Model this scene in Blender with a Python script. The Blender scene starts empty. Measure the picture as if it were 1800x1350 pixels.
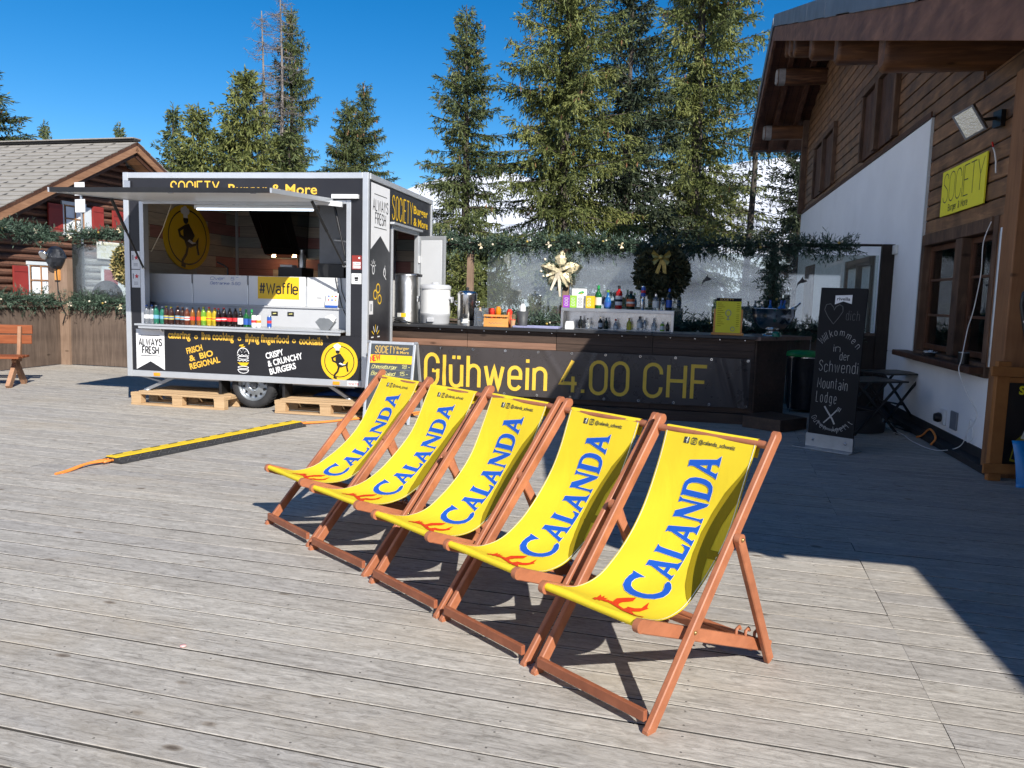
import bpy, math, random
import numpy as np
from mathutils import Vector, Matrix

rad = math.radians
scene = bpy.context.scene
COL = scene.collection

# ------------------------------------------------------------------ camera
EYE = 1.55
cam_d = bpy.data.cameras.new("camera")
cam = bpy.data.objects.new("camera", cam_d)
COL.objects.link(cam)
cam_d.sensor_fit = 'HORIZONTAL'
cam_d.sensor_width = 36.0
cam_d.lens = 28.0
cam_d.clip_start = 0.05
cam_d.clip_end = 3000.0
_p, _r = rad(6.3), rad(1.6)
_f = Vector((0, math.cos(_p), -math.sin(_p)))
_x = Vector((1, 0, 0))
_u = _x.cross(_f)
_rx = math.cos(_r) * _x + math.sin(_r) * _u
_uy = math.cos(_r) * _u - math.sin(_r) * _x
cm = Matrix.Identity(4)
for i in range(3):
    cm[i][0], cm[i][1], cm[i][2] = _rx[i], _uy[i], -_f[i]
cm[2][3] = EYE
cam.matrix_world = cm
scene.camera = cam

# ------------------------------------------------------------------ light
SUNV = Vector((0.646, -1.342, 1.0)).normalized()      # towards the sun
SUN_EL = math.asin(SUNV.z)
SUN_AZ = math.atan2(SUNV.x, SUNV.y)
world = bpy.data.worlds.new("World")
scene.world = world
world.use_nodes = True
wn = world.node_tree
bg = wn.nodes["Background"]
sky = wn.nodes.new("ShaderNodeTexSky")
sky.sky_type = 'NISHITA'
sky.sun_disc = False
sky.sun_elevation = SUN_EL
sky.sun_rotation = SUN_AZ
sky.altitude = 1700
sky.air_density = 1.0
sky.dust_density = 0.1
sky.ozone_density = 2.6
hsv = wn.nodes.new("ShaderNodeHueSaturation")
hsv.inputs["Saturation"].default_value = 1.42
wn.links.new(sky.outputs[0], hsv.inputs["Color"])
wn.links.new(hsv.outputs[0], bg.inputs[0])
bg.inputs[1].default_value = 0.092
sun_d = bpy.data.lights.new("sun", 'SUN')
sun = bpy.data.objects.new("sun", sun_d)
COL.objects.link(sun)
sun_d.energy = 4.7
sun_d.angle = rad(0.5)
sun_d.color = (1.0, 0.955, 0.88)
sun.location = (6, -12, 12)
sun.rotation_euler = (-SUNV).to_track_quat('-Z', 'Y').to_euler()
scene.view_settings.view_transform = 'Standard'
scene.view_settings.look = 'None'
scene.view_settings.exposure = 0.55
scene.view_settings.gamma = 1.0
scene.render.engine = 'CYCLES'
scene.cycles.max_bounces = 7
scene.cycles.diffuse_bounces = 3
scene.cycles.transparent_max_bounces = 12
scene.cycles.caustics_reflective = False
scene.cycles.caustics_refractive = False

RNG = random.Random(7)

# ------------------------------------------------------------------ materials
MATS = {}
def nmat(name):
    m = bpy.data.materials.new(name)
    m.use_nodes = True
    MATS[name] = m
    nt = m.node_tree
    return m, nt, nt.nodes["Principled BSDF"]

def ramp(nt, fac, stops):
    r = nt.nodes.new("ShaderNodeValToRGB")
    e = r.color_ramp.elements
    e[0].position, e[0].color = stops[0][0], (*stops[0][1], 1)
    e[1].position, e[1].color = stops[1][0], (*stops[1][1], 1)
    for p, c in stops[2:]:
        k = e.new(p); k.color = (*c, 1)
    nt.links.new(fac, r.inputs[0])
    return r.outputs[0]

def coords(nt, scale=(1, 1, 1), kind="Object", rot=(0, 0, 0)):
    tc = nt.nodes.new("ShaderNodeTexCoord")
    mp = nt.nodes.new("ShaderNodeMapping")
    mp.inputs["Scale"].default_value = scale
    mp.inputs["Rotation"].default_value = rot
    nt.links.new(tc.outputs[kind], mp.inputs[0])
    return mp.outputs[0]

def noise(nt, vec, scale=5, detail=4, rough=0.55, dist=0.0):
    n = nt.nodes.new("ShaderNodeTexNoise")
    n.inputs["Scale"].default_value = scale
    n.inputs["Detail"].default_value = detail
    n.inputs["Roughness"].default_value = rough
    n.inputs["Distortion"].default_value = dist
    nt.links.new(vec, n.inputs["Vector"])
    return n.outputs[0]

def mixc(nt, fac, a, b, mode='MIX'):
    m = nt.nodes.new("ShaderNodeMix")
    m.data_type = 'RGBA'
    m.blend_type = mode
    for s, v in ((m.inputs[0], fac), (m.inputs[6], a), (m.inputs[7], b)):
        if isinstance(v, (int, float)): s.default_value = v
        elif isinstance(v, tuple): s.default_value = (*v, 1) if len(v) == 3 else v
        else: nt.links.new(v, s)
    return m.outputs[2]

def math_n(nt, op, a, b=0.5, c=None):
    m = nt.nodes.new("ShaderNodeMath"); m.operation = op
    for i, v in enumerate((a, b) if c is None else (a, b, c)):
        if isinstance(v, (int, float)): m.inputs[i].default_value = v
        else: nt.links.new(v, m.inputs[i])
    return m.outputs[0]

def bump(nt, b, h, strength=0.3, dist=0.01):
    n = nt.nodes.new("ShaderNodeBump")
    n.inputs["Strength"].default_value = strength
    n.inputs["Distance"].default_value = dist
    nt.links.new(h, n.inputs["Height"])
    nt.links.new(n.outputs[0], b.inputs["Normal"])

def attr(nt, name="rnd"):
    a = nt.nodes.new("ShaderNodeAttribute"); a.attribute_name = name
    return a.outputs["Fac"]

def plain(name, col, rough=0.55, metal=0.0, var=0.12, scale=9, bmp=0.0, spec=0.5, coat=0.0):
    """Slightly uneven single-colour surface."""
    m, nt, b = nmat(name)
    v = coords(nt)
    n = noise(nt, v, scale, 5, 0.6)
    lo = tuple(c * (1 - var) for c in col); hi = tuple(min(1, c * (1 + var)) for c in col)
    nt.links.new(ramp(nt, n, [(0.3, lo), (0.7, hi)]), b.inputs["Base Color"])
    n2 = noise(nt, v, scale * 4, 4, 0.6)
    rr = nt.nodes.new("ShaderNodeMapRange")
    rr.inputs["To Min"].default_value = max(0.02, rough - 0.08); rr.inputs["To Max"].default_value = min(1, rough + 0.1)
    nt.links.new(n2, rr.inputs[0]); nt.links.new(rr.outputs[0], b.inputs["Roughness"])
    b.inputs["Metallic"].default_value = metal
    b.inputs["Specular IOR Level"].default_value = spec
    b.inputs["Coat Weight"].default_value = coat
    if bmp: bump(nt, b, n2, bmp, 0.006)
    return m

def wood(name, dark, mid, light, grain=(1.2, 18, 18), rough=0.65, bmp=0.25, knots=True, planks=None, rot=(0, 0, 0), spec=0.3):
    """Grain stretched along local X; planks=(axis, pitch) darkens board joints."""
    m, nt, b = nmat(name)
    v = coords(nt, grain, rot=rot)
    n = noise(nt, v, 2.2, 7, 0.62, 0.6)
    col = ramp(nt, n, [(0.28, dark), (0.52, mid), (0.75, light)])
    v2 = coords(nt, (0.7, 2.2, 2.2), rot=rot)
    big = noise(nt, v2, 1.3, 3, 0.5)
    col = mixc(nt, 0.45, col, ramp(nt, big, [(0.3, tuple(c * .62 for c in mid)), (0.7, light)]))
    h = n
    if planks:
        ax, pitch = planks
        tc = nt.nodes.new("ShaderNodeTexCoord"); sp = nt.nodes.new("ShaderNodeSeparateXYZ")
        nt.links.new(tc.outputs["Object"], sp.inputs[0])
        q = math_n(nt, 'DIVIDE', sp.outputs[ax], pitch)
        fr = math_n(nt, 'FRACT', q, 0)
        d = math_n(nt, 'ABSOLUTE', math_n(nt, 'SUBTRACT', fr, 0.5), 0)
        line = math_n(nt, 'GREATER_THAN', d, 0.475)
        fl = math_n(nt, 'FLOOR', q, 0)
        wn_ = nt.nodes.new("ShaderNodeTexWhiteNoise"); wn_.noise_dimensions = '1D'
        nt.links.new(fl, wn_.inputs["W"])
        tint = ramp(nt, wn_.outputs[0], [(0, (0.72, 0.72, 0.72)), (1, (1.15, 1.12, 1.1))])
        col = mixc(nt, 1.0, col, tint, 'MULTIPLY')
        col = mixc(nt, line, col, tuple(c * 0.25 for c in dark))
        h = math_n(nt, 'SUBTRACT', math_n(nt, 'MULTIPLY', n, 0.25), line)
    if knots:
        vo = nt.nodes.new("ShaderNodeTexVoronoi"); vo.inputs["Scale"].default_value = 1.6
        nt.links.new(coords(nt, (1.0, 2.6, 2.6), rot=rot), vo.inputs["Vector"])
        k = ramp(nt, vo.outputs["Distance"], [(0.035, (0.25, 0.22, 0.2)), (0.1, (1, 1, 1))])
        col = mixc(nt, 0.8, col, k, 'MULTIPLY')
    nt.links.new(col, b.inputs["Base Color"])
    b.inputs["Roughness"].default_value = rough
    b.inputs["Specular IOR Level"].default_value = spec
    bump(nt, b, h, bmp, 0.012)
    return m

def glassy(name, tint=(0.9, 0.95, 0.93), gloss=0.12, sheen=0.1, sheen_col=(0.75, 0.8, 0.78)):
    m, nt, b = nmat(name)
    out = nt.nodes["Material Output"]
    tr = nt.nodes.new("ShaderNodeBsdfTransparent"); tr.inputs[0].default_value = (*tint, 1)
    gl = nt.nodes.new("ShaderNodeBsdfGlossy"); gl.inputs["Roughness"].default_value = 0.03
    df = nt.nodes.new("ShaderNodeBsdfDiffuse"); df.inputs[0].default_value = (*sheen_col, 1)  # diffuse white mixed in as a painted sheen of reflections
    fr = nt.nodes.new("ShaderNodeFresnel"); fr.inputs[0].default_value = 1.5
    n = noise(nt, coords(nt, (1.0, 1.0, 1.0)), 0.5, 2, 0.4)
    hz = math_n(nt, 'MULTIPLY', ramp_fac(nt, n, -0.4, 0.8), sheen)
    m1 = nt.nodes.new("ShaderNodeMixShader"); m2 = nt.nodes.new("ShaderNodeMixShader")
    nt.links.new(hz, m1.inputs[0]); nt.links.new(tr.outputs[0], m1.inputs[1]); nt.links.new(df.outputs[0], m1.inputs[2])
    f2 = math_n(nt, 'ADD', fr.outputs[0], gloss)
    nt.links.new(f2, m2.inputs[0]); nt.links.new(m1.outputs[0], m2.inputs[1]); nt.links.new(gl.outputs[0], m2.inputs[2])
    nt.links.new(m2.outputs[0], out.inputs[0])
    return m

def ramp_fac(nt, fac, lo, hi):
    r = nt.nodes.new("ShaderNodeMapRange")
    r.inputs[1].default_value = lo; r.inputs[2].default_value = hi
    nt.links.new(fac, r.inputs[0])
    return r.outputs[0]

def emit(name, col, s):
    m, nt, b = nmat(name)
    b.inputs["Base Color"].default_value = (*col, 1)
    b.inputs["Emission Color"].default_value = (*col, 1)
    b.inputs["Emission Strength"].default_value = s
    return m

# weathered larch deck boards: object X runs along the boards, 'rnd' differs per board
def deck_mat():
    m, nt, b = nmat("weathered_deck")
    tc = nt.nodes.new("ShaderNodeTexCoord")
    rnd = attr(nt)
    cmb = nt.nodes.new("ShaderNodeCombineXYZ")
    nt.links.new(math_n(nt, 'MULTIPLY', rnd, 37.0), cmb.inputs[0]); nt.links.new(math_n(nt, 'MULTIPLY', rnd, 11.0), cmb.inputs[2])
    ad = nt.nodes.new("ShaderNodeVectorMath"); ad.operation = 'ADD'
    nt.links.new(tc.outputs["Object"], ad.inputs[0]); nt.links.new(cmb.outputs[0], ad.inputs[1])
    def mp(s):
        k = nt.nodes.new("ShaderNodeMapping"); k.inputs["Scale"].default_value = s
        nt.links.new(ad.outputs[0], k.inputs[0]); return k.outputs[0]
    g = noise(nt, mp((1.3, 11, 4)), 2.2, 9, 0.66, 1.4)
    fine = noise(nt, mp((6, 60, 10)), 1.5, 5, 0.65)
    mot = noise(nt, mp((12, 28, 8)), 1.5, 7, 0.70, 1.0)
    col = ramp(nt, g, [(0.25, (0.22, 0.205, 0.19)), (0.42, (0.38, 0.362, 0.337)), (0.6, (0.475, 0.455, 0.428)), (0.8, (0.55, 0.528, 0.497))])
    tone = ramp(nt, rnd, [(0, (0.88, 0.88, 0.895)), (0.35, (1.0, 0.995, 0.985)), (0.7, (0.95, 0.935, 0.915)), (1, (1.07, 1.06, 1.035))])
    col = mixc(nt, 1, col, tone, 'MULTIPLY')
    col = mixc(nt, 0.7, col, ramp(nt, mot, [(0.30, (0.42, 0.40, 0.385)), (0.44, (0.82, 0.81, 0.80)), (0.56, (1.03, 1.03, 1.03)), (0.75, (1.25, 1.25, 1.25))]), 'MULTIPLY')
    col = mixc(nt, 0.25, col, ramp(nt, fine, [(0.35, (0.5, 0.48, 0.46)), (0.65, (1, 1, 1))]), 'MULTIPLY')
    # tan worn patches and dark water stains, unrelated to the boards
    ob = coords(nt, (0.55, 1.1, 1))
    st = noise(nt, ob, 1.1, 6, 0.65, 0.4)
    col = mixc(nt, ramp_fac(nt, st, 0.52, 0.72), col, mixc(nt, 0.42, col, (0.40, 0.335, 0.25)))
    st2 = noise(nt, coords(nt, (1.3, 5, 1)), 2.1, 6, 0.7, 0.6)
    col = mixc(nt, math_n(nt, 'MULTIPLY', ramp_fac(nt, st2, 0.6, 0.78), 0.6), col, (0.16, 0.14, 0.125))
    # knots
    vo = nt.nodes.new("ShaderNodeTexVoronoi"); vo.inputs["Scale"].default_value = 2.1
    vo.inputs["Randomness"].default_value = 1.0
    nt.links.new(mp((1.0, 2.2, 1)), vo.inputs["Vector"])
    kn = ramp(nt, vo.outputs["Distance"], [(0.035, (0.30, 0.25, 0.21)), (0.07, (0.66, 0.61, 0.56)), (0.10, (1, 1, 1))])
    col = mixc(nt, 0.85, col, kn, 'MULTIPLY')
    # cracks along the grain
    ck = noise(nt, mp((0.9, 55, 3)), 1.7, 3, 0.5, 0.3)
    cf = ramp_fac(nt, ck, 0.655, 0.7)
    col = mixc(nt, math_n(nt, 'MULTIPLY', cf, 0.65), col, (0.1, 0.09, 0.085))
    col = mixc(nt, 1, col, (1.075, 1.055, 1.02), 'MULTIPLY')
    # pairs of dark screw heads over the joists
    sp = nt.nodes.new("ShaderNodeSeparateXYZ"); nt.links.new(tc.outputs["Object"], sp.inputs[0])
    dx = math_n(nt, 'MULTIPLY', math_n(nt, 'SUBTRACT', math_n(nt, 'FRACT', math_n(nt, 'DIVIDE', math_n(nt, 'ADD', sp.outputs[0], 18.60), 0.65), 0), 0.5), 0.65)
    yy = math_n(nt, 'MULTIPLY', math_n(nt, 'FRACT', math_n(nt, 'DIVIDE', math_n(nt, 'ADD', sp.outputs[1], 6.0), 0.18), 0), 0.18)
    dy = math_n(nt, 'SUBTRACT', math_n(nt, 'ABSOLUTE', math_n(nt, 'SUBTRACT', yy, 0.0855), 0), 0.052)
    rr_ = math_n(nt, 'ADD', math_n(nt, 'MULTIPLY', dx, dx), math_n(nt, 'MULTIPLY', dy, dy))
    sm_ = math_n(nt, 'LESS_THAN', rr_, 0.000022)
    col = mixc(nt, math_n(nt, 'MULTIPLY', sm_, 0.75), col, (0.05, 0.045, 0.04))
    nt.links.new(col, b.inputs["Base Color"])
    b.inputs["Roughness"].default_value = 0.78
    b.inputs["Specular IOR Level"].default_value = 0.25
    h = math_n(nt, 'SUBTRACT', math_n(nt, 'ADD', g, math_n(nt, 'MULTIPLY', mot, 0.9)), cf)
    bump(nt, b, h, 0.35, 0.006)
    return m

def foliage_mat(name, stops, rough=0.6, trans=0.0):
    m, nt, b = nmat(name)
    col = ramp(nt, attr(nt), stops)
    nt.links.new(col, b.inputs["Base Color"])
    b.inputs["Roughness"].default_value = rough
    b.inputs["Specular IOR Level"].default_value = 0.25
    return m

deck_mat()
plain("deck_edge", (0.055, 0.05, 0.046), 0.9, var=0.4, scale=20)  # board sides darkened for grime and for the shade in the gaps
plain("yellow_canvas", (0.82, 0.615, 0.030), 0.75, var=0.03, scale=4, spec=0.2)
def _canvas():
    nt = MATS["yellow_canvas"].node_tree; b = nt.nodes["Principled BSDF"]
    v = coords(nt)
    w1 = noise(nt, coords(nt, (3, 1.2, 1.2)), 2.3, 5, 0.55, 0.8); w2 = noise(nt, v, 420, 2, 0.5)
    bump(nt, b, math_n(nt, 'ADD', math_n(nt, 'MULTIPLY', w1, 1.0), math_n(nt, 'MULTIPLY', w2, 0.03)), 0.22, 0.015)
_canvas()
plain("canvas_blue", (0.014, 0.10, 0.50), 0.7, var=0.05, spec=0.2)
plain("canvas_white", (0.82, 0.80, 0.62), 0.7, var=0.03, spec=0.2)
plain("canvas_red", (0.72, 0.045, 0.008), 0.7, var=0.05, spec=0.2)
plain("canvas_olive", (0.31, 0.225, 0.005), 0.75, var=0.04, spec=0.2)
plain("canvas_ink", (0.045, 0.05, 0.06), 0.7, var=0.1, spec=0.2)
wood("teak", (0.22, 0.070, 0.031), (0.41, 0.142, 0.066), (0.54, 0.21, 0.105), (4, 4, 4), 0.5, 0.12, knots=False, spec=0.4)
wood("teak_dark", (0.16, 0.048, 0.022), (0.30, 0.095, 0.045), (0.42, 0.15, 0.075), (5, 5, 5), 0.5, 0.12, knots=False, spec=0.4)
plain("brass", (0.55, 0.36, 0.14), 0.35, 0.9)
plain("aluminium", (0.60, 0.62, 0.64), 0.38, 0.55, var=0.05, scale=3)
plain("steel", (0.68, 0.68, 0.67), 0.2, 1.0, var=0.06, scale=2)
plain("brushed_steel", (0.55, 0.54, 0.52), 0.33, 1.0, var=0.08, scale=3)
plain("galvanised", (0.36, 0.39, 0.42), 0.4, 0.7, var=0.12)
plain("trailer_black", (0.018, 0.018, 0.022), 0.33, var=0.15, scale=2, spec=0.4)
plain("sign_yellow", (0.80, 0.50, 0.012), 0.5, var=0.04, scale=3)
plain("lime_yellow", (0.72, 0.66, 0.02), 0.5, var=0.03, scale=3)
plain("gold_print", (0.62, 0.40, 0.09), 0.5, var=0.05)
plain("gold_text", (0.78, 0.46, 0.05), 0.5, var=0.04)
plain("banner_yellow", (0.82, 0.53, 0.055), 0.5, var=0.04)
plain("print_white", (0.80, 0.80, 0.80), 0.5, var=0.03)
plain("white_plastic", (0.80, 0.80, 0.79), 0.35, var=0.03)
plain("white_panel", (0.72, 0.73, 0.74), 0.4, var=0.03, scale=2)
plain("grey_panel", (0.50, 0.51, 0.53), 0.45, var=0.04, scale=2)
plain("mid_grey", (0.22, 0.23, 0.25), 0.5, var=0.08)
plain("black_plastic", (0.012, 0.012, 0.013), 0.4, var=0.2)
plain("rubber", (0.028, 0.028, 0.03), 0.75, var=0.35, bmp=0.15)
plain("black_glass", (0.006, 0.006, 0.007), 0.08)
plain("orange_plastic", (0.85, 0.27, 0.01), 0.4)
plain("orange_cable", (0.80, 0.26, 0.05), 0.5)
plain("ramp_yellow", (0.80, 0.55, 0.02), 0.55, var=0.1, scale=20)
plain("red_plastic", (0.75, 0.05, 0.03), 0.4)
plain("red_paint", (0.27, 0.028, 0.022), 0.6, var=0.15, scale=3)
plain("grey_blue_plastic", (0.30, 0.31, 0.48), 0.5)
plain("blue_plastic", (0.015, 0.06, 0.22), 0.35)
plain("green_plastic", (0.02, 0.34, 0.08), 0.4)
plain("bag_black", (0.02, 0.022, 0.028), 0.3, var=0.3, scale=20, bmp=0.5)
plain("banner_black", (0.056, 0.048, 0.047), 0.28, var=0.12, scale=2, spec=0.5)
plain("chalkboard", (0.010, 0.011, 0.013), 0.7, var=0.25, scale=3, spec=0.25)
plain("slate_board", (0.055, 0.065, 0.075), 0.7, var=0.12, scale=4)
plain("chalk", (0.42, 0.42, 0.41), 0.9, var=0.15, scale=40)
plain("chalk_dim", (0.17, 0.17, 0.17), 0.9, var=0.3, scale=40)
plain("chalk_yellow", (0.62, 0.58, 0.22), 0.9, var=0.15, scale=40)
plain("plaster", (0.90, 0.905, 0.91), 0.85, var=0.04, scale=1.2, bmp=0.08, spec=0.2)
plain("white_trim", (0.62, 0.66, 0.68), 0.6, var=0.06, scale=4)
def _plaster():
    nt = MATS["plaster"].node_tree; b = nt.nodes["Principled BSDF"]
    src = b.inputs["Base Color"].links[0].from_socket
    st = noise(nt, coords(nt, (2, 5, 0.35)), 1.6, 6, 0.65, 0.5)
    big = noise(nt, coords(nt, (1, 1, 1)), 0.9, 5, 0.6)
    c = mixc(nt, math_n(nt, 'MULTIPLY', ramp_fac(nt, st, 0.55, 0.85), 0.10), src, (0.52, 0.50, 0.46))
    c = mixc(nt, math_n(nt, 'MULTIPLY', ramp_fac(nt, big, 0.5, 0.8), 0.15), c, (0.62, 0.62, 0.62))
    nt.links.new(c, b.inputs["Base Color"])
_plaster()
plain("plinth_black", (0.02, 0.02, 0.022), 0.8, var=0.2)
plain("metal_flashing", (0.17, 0.18, 0.20), 0.45, 0.5, var=0.25, scale=3)
plain("slate_roof", (0.30, 0.28, 0.25), 0.8, var=0.12, scale=3, bmp=0.2, spec=0.2)
plain("roof_gap", (0.03, 0.028, 0.026), 0.9)
plain("curtain", (0.86, 0.87, 0.88), 0.9, var=0.05)
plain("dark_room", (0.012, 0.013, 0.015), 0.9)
plain("gold_fabric", (0.74, 0.63, 0.40), 0.4, 0.15, var=0.35, scale=30, bmp=0.3)
plain("gold_bow", (0.42, 0.30, 0.07), 0.35, 0.3, var=0.35, scale=25, bmp=0.3)
plain("pearl", (0.75, 0.66, 0.5), 0.35)
plain("label_paper", (0.72, 0.72, 0.68), 0.6)
plain("kraft", (0.55, 0.33, 0.17), 0.8)
plain("pot_grey", (0.055, 0.058, 0.062), 0.55)
plain("snow", (0.86, 0.87, 0.90), 0.6, var=0.03, scale=0.05, bmp=0.0, spec=0.3)
plain("blueprint", (0.02, 0.09, 0.40), 0.5)
plain("red_logo", (0.62, 0.03, 0.04), 0.5)
plain("amber", (0.85, 0.33, 0.02), 0.3)
plain("tan_rope", (0.5, 0.42, 0.3), 0.9)
wood("pallet_wood", (0.36, 0.22, 0.11), (0.56, 0.37, 0.2), (0.66, 0.47, 0.28), (1.5, 14, 14), 0.8, 0.25)
wood("bar_wood", (0.019, 0.0133, 0.0114), (0.057, 0.0361, 0.0266), (0.114, 0.0722, 0.0513), (0.8, 12, 12), 0.6, 0.3, spec=0.35)
wood("bar_wood_sunlit", (0.11, 0.058, 0.04), (0.24, 0.125, 0.08), (0.34, 0.19, 0.125), (0.8, 12, 12), 0.6, 0.3, spec=0.35)  # bar wood with the sun's brightness put into its colour
wood("counter_top", (0.012, 0.012, 0.014), (0.026, 0.027, 0.03), (0.05, 0.05, 0.055), (1, 10, 10), 0.38, 0.1, knots=False, spec=0.5)
wood("counter_wood", (0.13, 0.0806, 0.0585), (0.247, 0.1625, 0.1235), (0.351, 0.234, 0.182), (1, 12, 12), 0.6, 0.2)
wood("fence_wood", (0.045, 0.032, 0.025), (0.125, 0.090, 0.070), (0.21, 0.155, 0.12), (9, 9, 0.8), 0.85, 0.4)
wood("post_wood", (0.16, 0.10, 0.07), (0.27, 0.18, 0.125), (0.36, 0.25, 0.18), (10, 10, 1), 0.8, 0.25)
wood("dark_post", (0.012, 0.009, 0.008), (0.028, 0.02, 0.016), (0.05, 0.035, 0.027), (10, 10, 1), 0.7, 0.25)
wood("timber_wall", (0.026, 0.013, 0.009), (0.15, 0.072, 0.035), (0.48, 0.26, 0.125), (8, 0.9, 8), 0.5, 0.5, planks=(2, 0.19), spec=0.4)
wood("timber_dark", (0.027, 0.0135, 0.0095), (0.0743, 0.0324, 0.0189), (0.1418, 0.0635, 0.0338), (12, 12, 1), 0.6, 0.3, spec=0.35)
wood("timber_frame", (0.0216, 0.0135, 0.0108), (0.081, 0.0473, 0.0324), (0.2565, 0.1485, 0.0891), (7, 7, 1.0), 0.7, 0.5)
wood("sash_wood", (0.05, 0.022, 0.012), (0.10, 0.042, 0.022), (0.16, 0.07, 0.036), (10, 10, 2), 0.5, 0.15, knots=False)
wood("beam_wood", (0.018, 0.008, 0.005), (0.085, 0.034, 0.016), (0.34, 0.15, 0.06), (0.7, 7, 7), 0.55, 0.5)
wood("beam_end", (0.22, 0.2, 0.19), (0.34, 0.31, 0.29), (0.42, 0.4, 0.38), (6, 6, 6), 0.85, 0.5, knots=False)
wood("soffit", (0.08, 0.034, 0.019), (0.165, 0.070, 0.038), (0.24, 0.11, 0.06), (1, 12, 12), 0.65, 0.3, planks=(0, 0.16))
wood("verge_board", (0.03, 0.014, 0.009), (0.125, 0.055, 0.032), (0.28, 0.14, 0.082), (7, 1.0, 5), 0.65, 0.5)
wood("orange_post", (0.16, 0.07, 0.03), (0.27, 0.125, 0.055), (0.34, 0.17, 0.08), (10, 10, 0.8), 0.6, 0.3)
wood("sign_frame", (0.28, 0.115, 0.035), (0.36, 0.15, 0.045), (0.42, 0.185, 0.06), (3, 3, 3), 0.55, 0.1, knots=False)
wood("log_wall", (0.045, 0.022, 0.016), (0.135, 0.064, 0.042), (0.25, 0.125, 0.08), (10, 1.2, 10), 0.8, 0.6, planks=(2, 0.2))
wood("grey_log", (0.19, 0.19, 0.19), (0.30, 0.30, 0.29), (0.4, 0.4, 0.39), (10, 1.2, 10), 0.85, 0.5, planks=(2, 0.2))
wood("chalet_soffit", (0.26, 0.115, 0.05), (0.40, 0.20, 0.09), (0.5, 0.27, 0.13), (1, 10, 10), 0.7, 0.3, planks=(0, 0.18))
wood("bench_wood", (0.15, 0.038, 0.014), (0.27, 0.075, 0.027), (0.36, 0.115, 0.045), (1.2, 10, 10), 0.5, 0.15)
wood("caddy_wood", (0.60, 0.24, 0.05), (0.72, 0.31, 0.08), (0.8, 0.4, 0.12), (2, 12, 12), 0.5, 0.1, knots=False)
wood("bark", (0.04, 0.032, 0.026), (0.085, 0.07, 0.058), (0.14, 0.118, 0.1), (8, 8, 1.5), 0.9, 0.6, knots=False)
# interior cladding of the trailer: printed boards in faded red, grey-green and tan
def cladding():
    m, nt, b = nmat("trailer_cladding")
    tc = nt.nodes.new("ShaderNodeTexCoord"); sp = nt.nodes.new("ShaderNodeSeparateXYZ")
    nt.links.new(tc.outputs["Object"], sp.inputs[0])
    row = math_n(nt, 'FLOOR', math_n(nt, 'DIVIDE', sp.outputs[2], 0.17), 0)
    al = math_n(nt, 'ADD', math_n(nt, 'ADD', sp.outputs[0], sp.outputs[1]), math_n(nt, 'MULTIPLY', row, 0.37))
    colm = math_n(nt, 'FLOOR', math_n(nt, 'DIVIDE', al, 0.9), 0)
    w = nt.nodes.new("ShaderNodeTexWhiteNoise"); w.noise_dimensions = '2D'
    cb = nt.nodes.new("ShaderNodeCombineXYZ")
    nt.links.new(row, cb.inputs[0]); nt.links.new(colm, cb.inputs[1]); nt.links.new(cb.outputs[0], w.inputs["Vector"])
    r = nt.nodes.new("ShaderNodeValToRGB"); r.color_ramp.interpolation = 'CONSTANT'
    e = r.color_ramp.elements
    cs = [(0, (0.60, 0.51, 0.40)), (0.28, (0.42, 0.19, 0.165)), (0.5, (0.42, 0.45, 0.42)), (0.7, (0.44, 0.40, 0.34)), (0.85, (0.62, 0.53, 0.43))]
    e[0].color = (*cs[0][1], 1); e[1].position = cs[1][0]; e[1].color = (*cs[1][1], 1)
    for p, c in cs[2:]:
        k = e.new(p); k.color = (*c, 1)
    nt.links.new(w.outputs[0], r.inputs[0])
    n = noise(nt, coords(nt, (1, 1, 12)), 3, 7, 0.65, 0.6)
    c = mixc(nt, 0.55, r.outputs[0], ramp(nt, n, [(0.3, (0.45, 0.43, 0.42)), (0.7, (1.2, 1.18, 1.15))]), 'MULTIPLY')
    f = math_n(nt, 'FRACT', math_n(nt, 'DIVIDE', sp.outputs[2], 0.17), 0)
    c = mixc(nt, math_n(nt, 'LESS_THAN', f, 0.035), c, (0.05, 0.04, 0.035))
    nt.links.new(c, b.inputs["Base Color"]); b.inputs["Roughness"].default_value = 0.45
cladding()
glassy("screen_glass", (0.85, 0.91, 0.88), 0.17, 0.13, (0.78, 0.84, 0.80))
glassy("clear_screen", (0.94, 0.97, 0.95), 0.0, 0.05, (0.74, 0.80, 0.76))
glassy("window_glass", (0.93, 0.95, 0.95), 0.12, 0.0)
glassy("clear_box", (0.93, 0.95, 0.97), 0.05, 0.05)
emit("tube_light", (0.70, 0.84, 1.0), 2.2)
emit("spot_light", (1.0, 0.62, 0.30), 30.0)
foliage_mat("needles_yellow", [(0, (0.0538, 0.0691, 0.0231)), (0.4, (0.11, 0.1306, 0.0381)), (0.75, (0.1794, 0.1946, 0.0554)), (1, (0.275, 0.2637, 0.0865))])
foliage_mat("needles_green", [(0, (0.037, 0.0536, 0.0227)), (0.45, (0.0816, 0.1049, 0.0374)), (0.8, (0.136, 0.1573, 0.0533)), (1, (0.1958, 0.1938, 0.0771))])
foliage_mat("needles_dark", [(0, (0.0189, 0.0297, 0.0175)), (0.5, (0.0405, 0.0567, 0.0284)), (1, (0.0837, 0.0945, 0.0419))])
foliage_mat("cones", [(0, (0.14, 0.07, 0.035)), (1, (0.28, 0.15, 0.07))])
foliage_mat("twigs_grey", [(0, (0.10, 0.085, 0.075)), (1, (0.24, 0.2, 0.175))])
foliage_mat("garland_green", [(0, (0.016, 0.030, 0.019)), (0.5, (0.042, 0.075, 0.048)), (0.85, (0.12, 0.175, 0.125)), (1, (0.26, 0.30, 0.235))])
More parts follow.
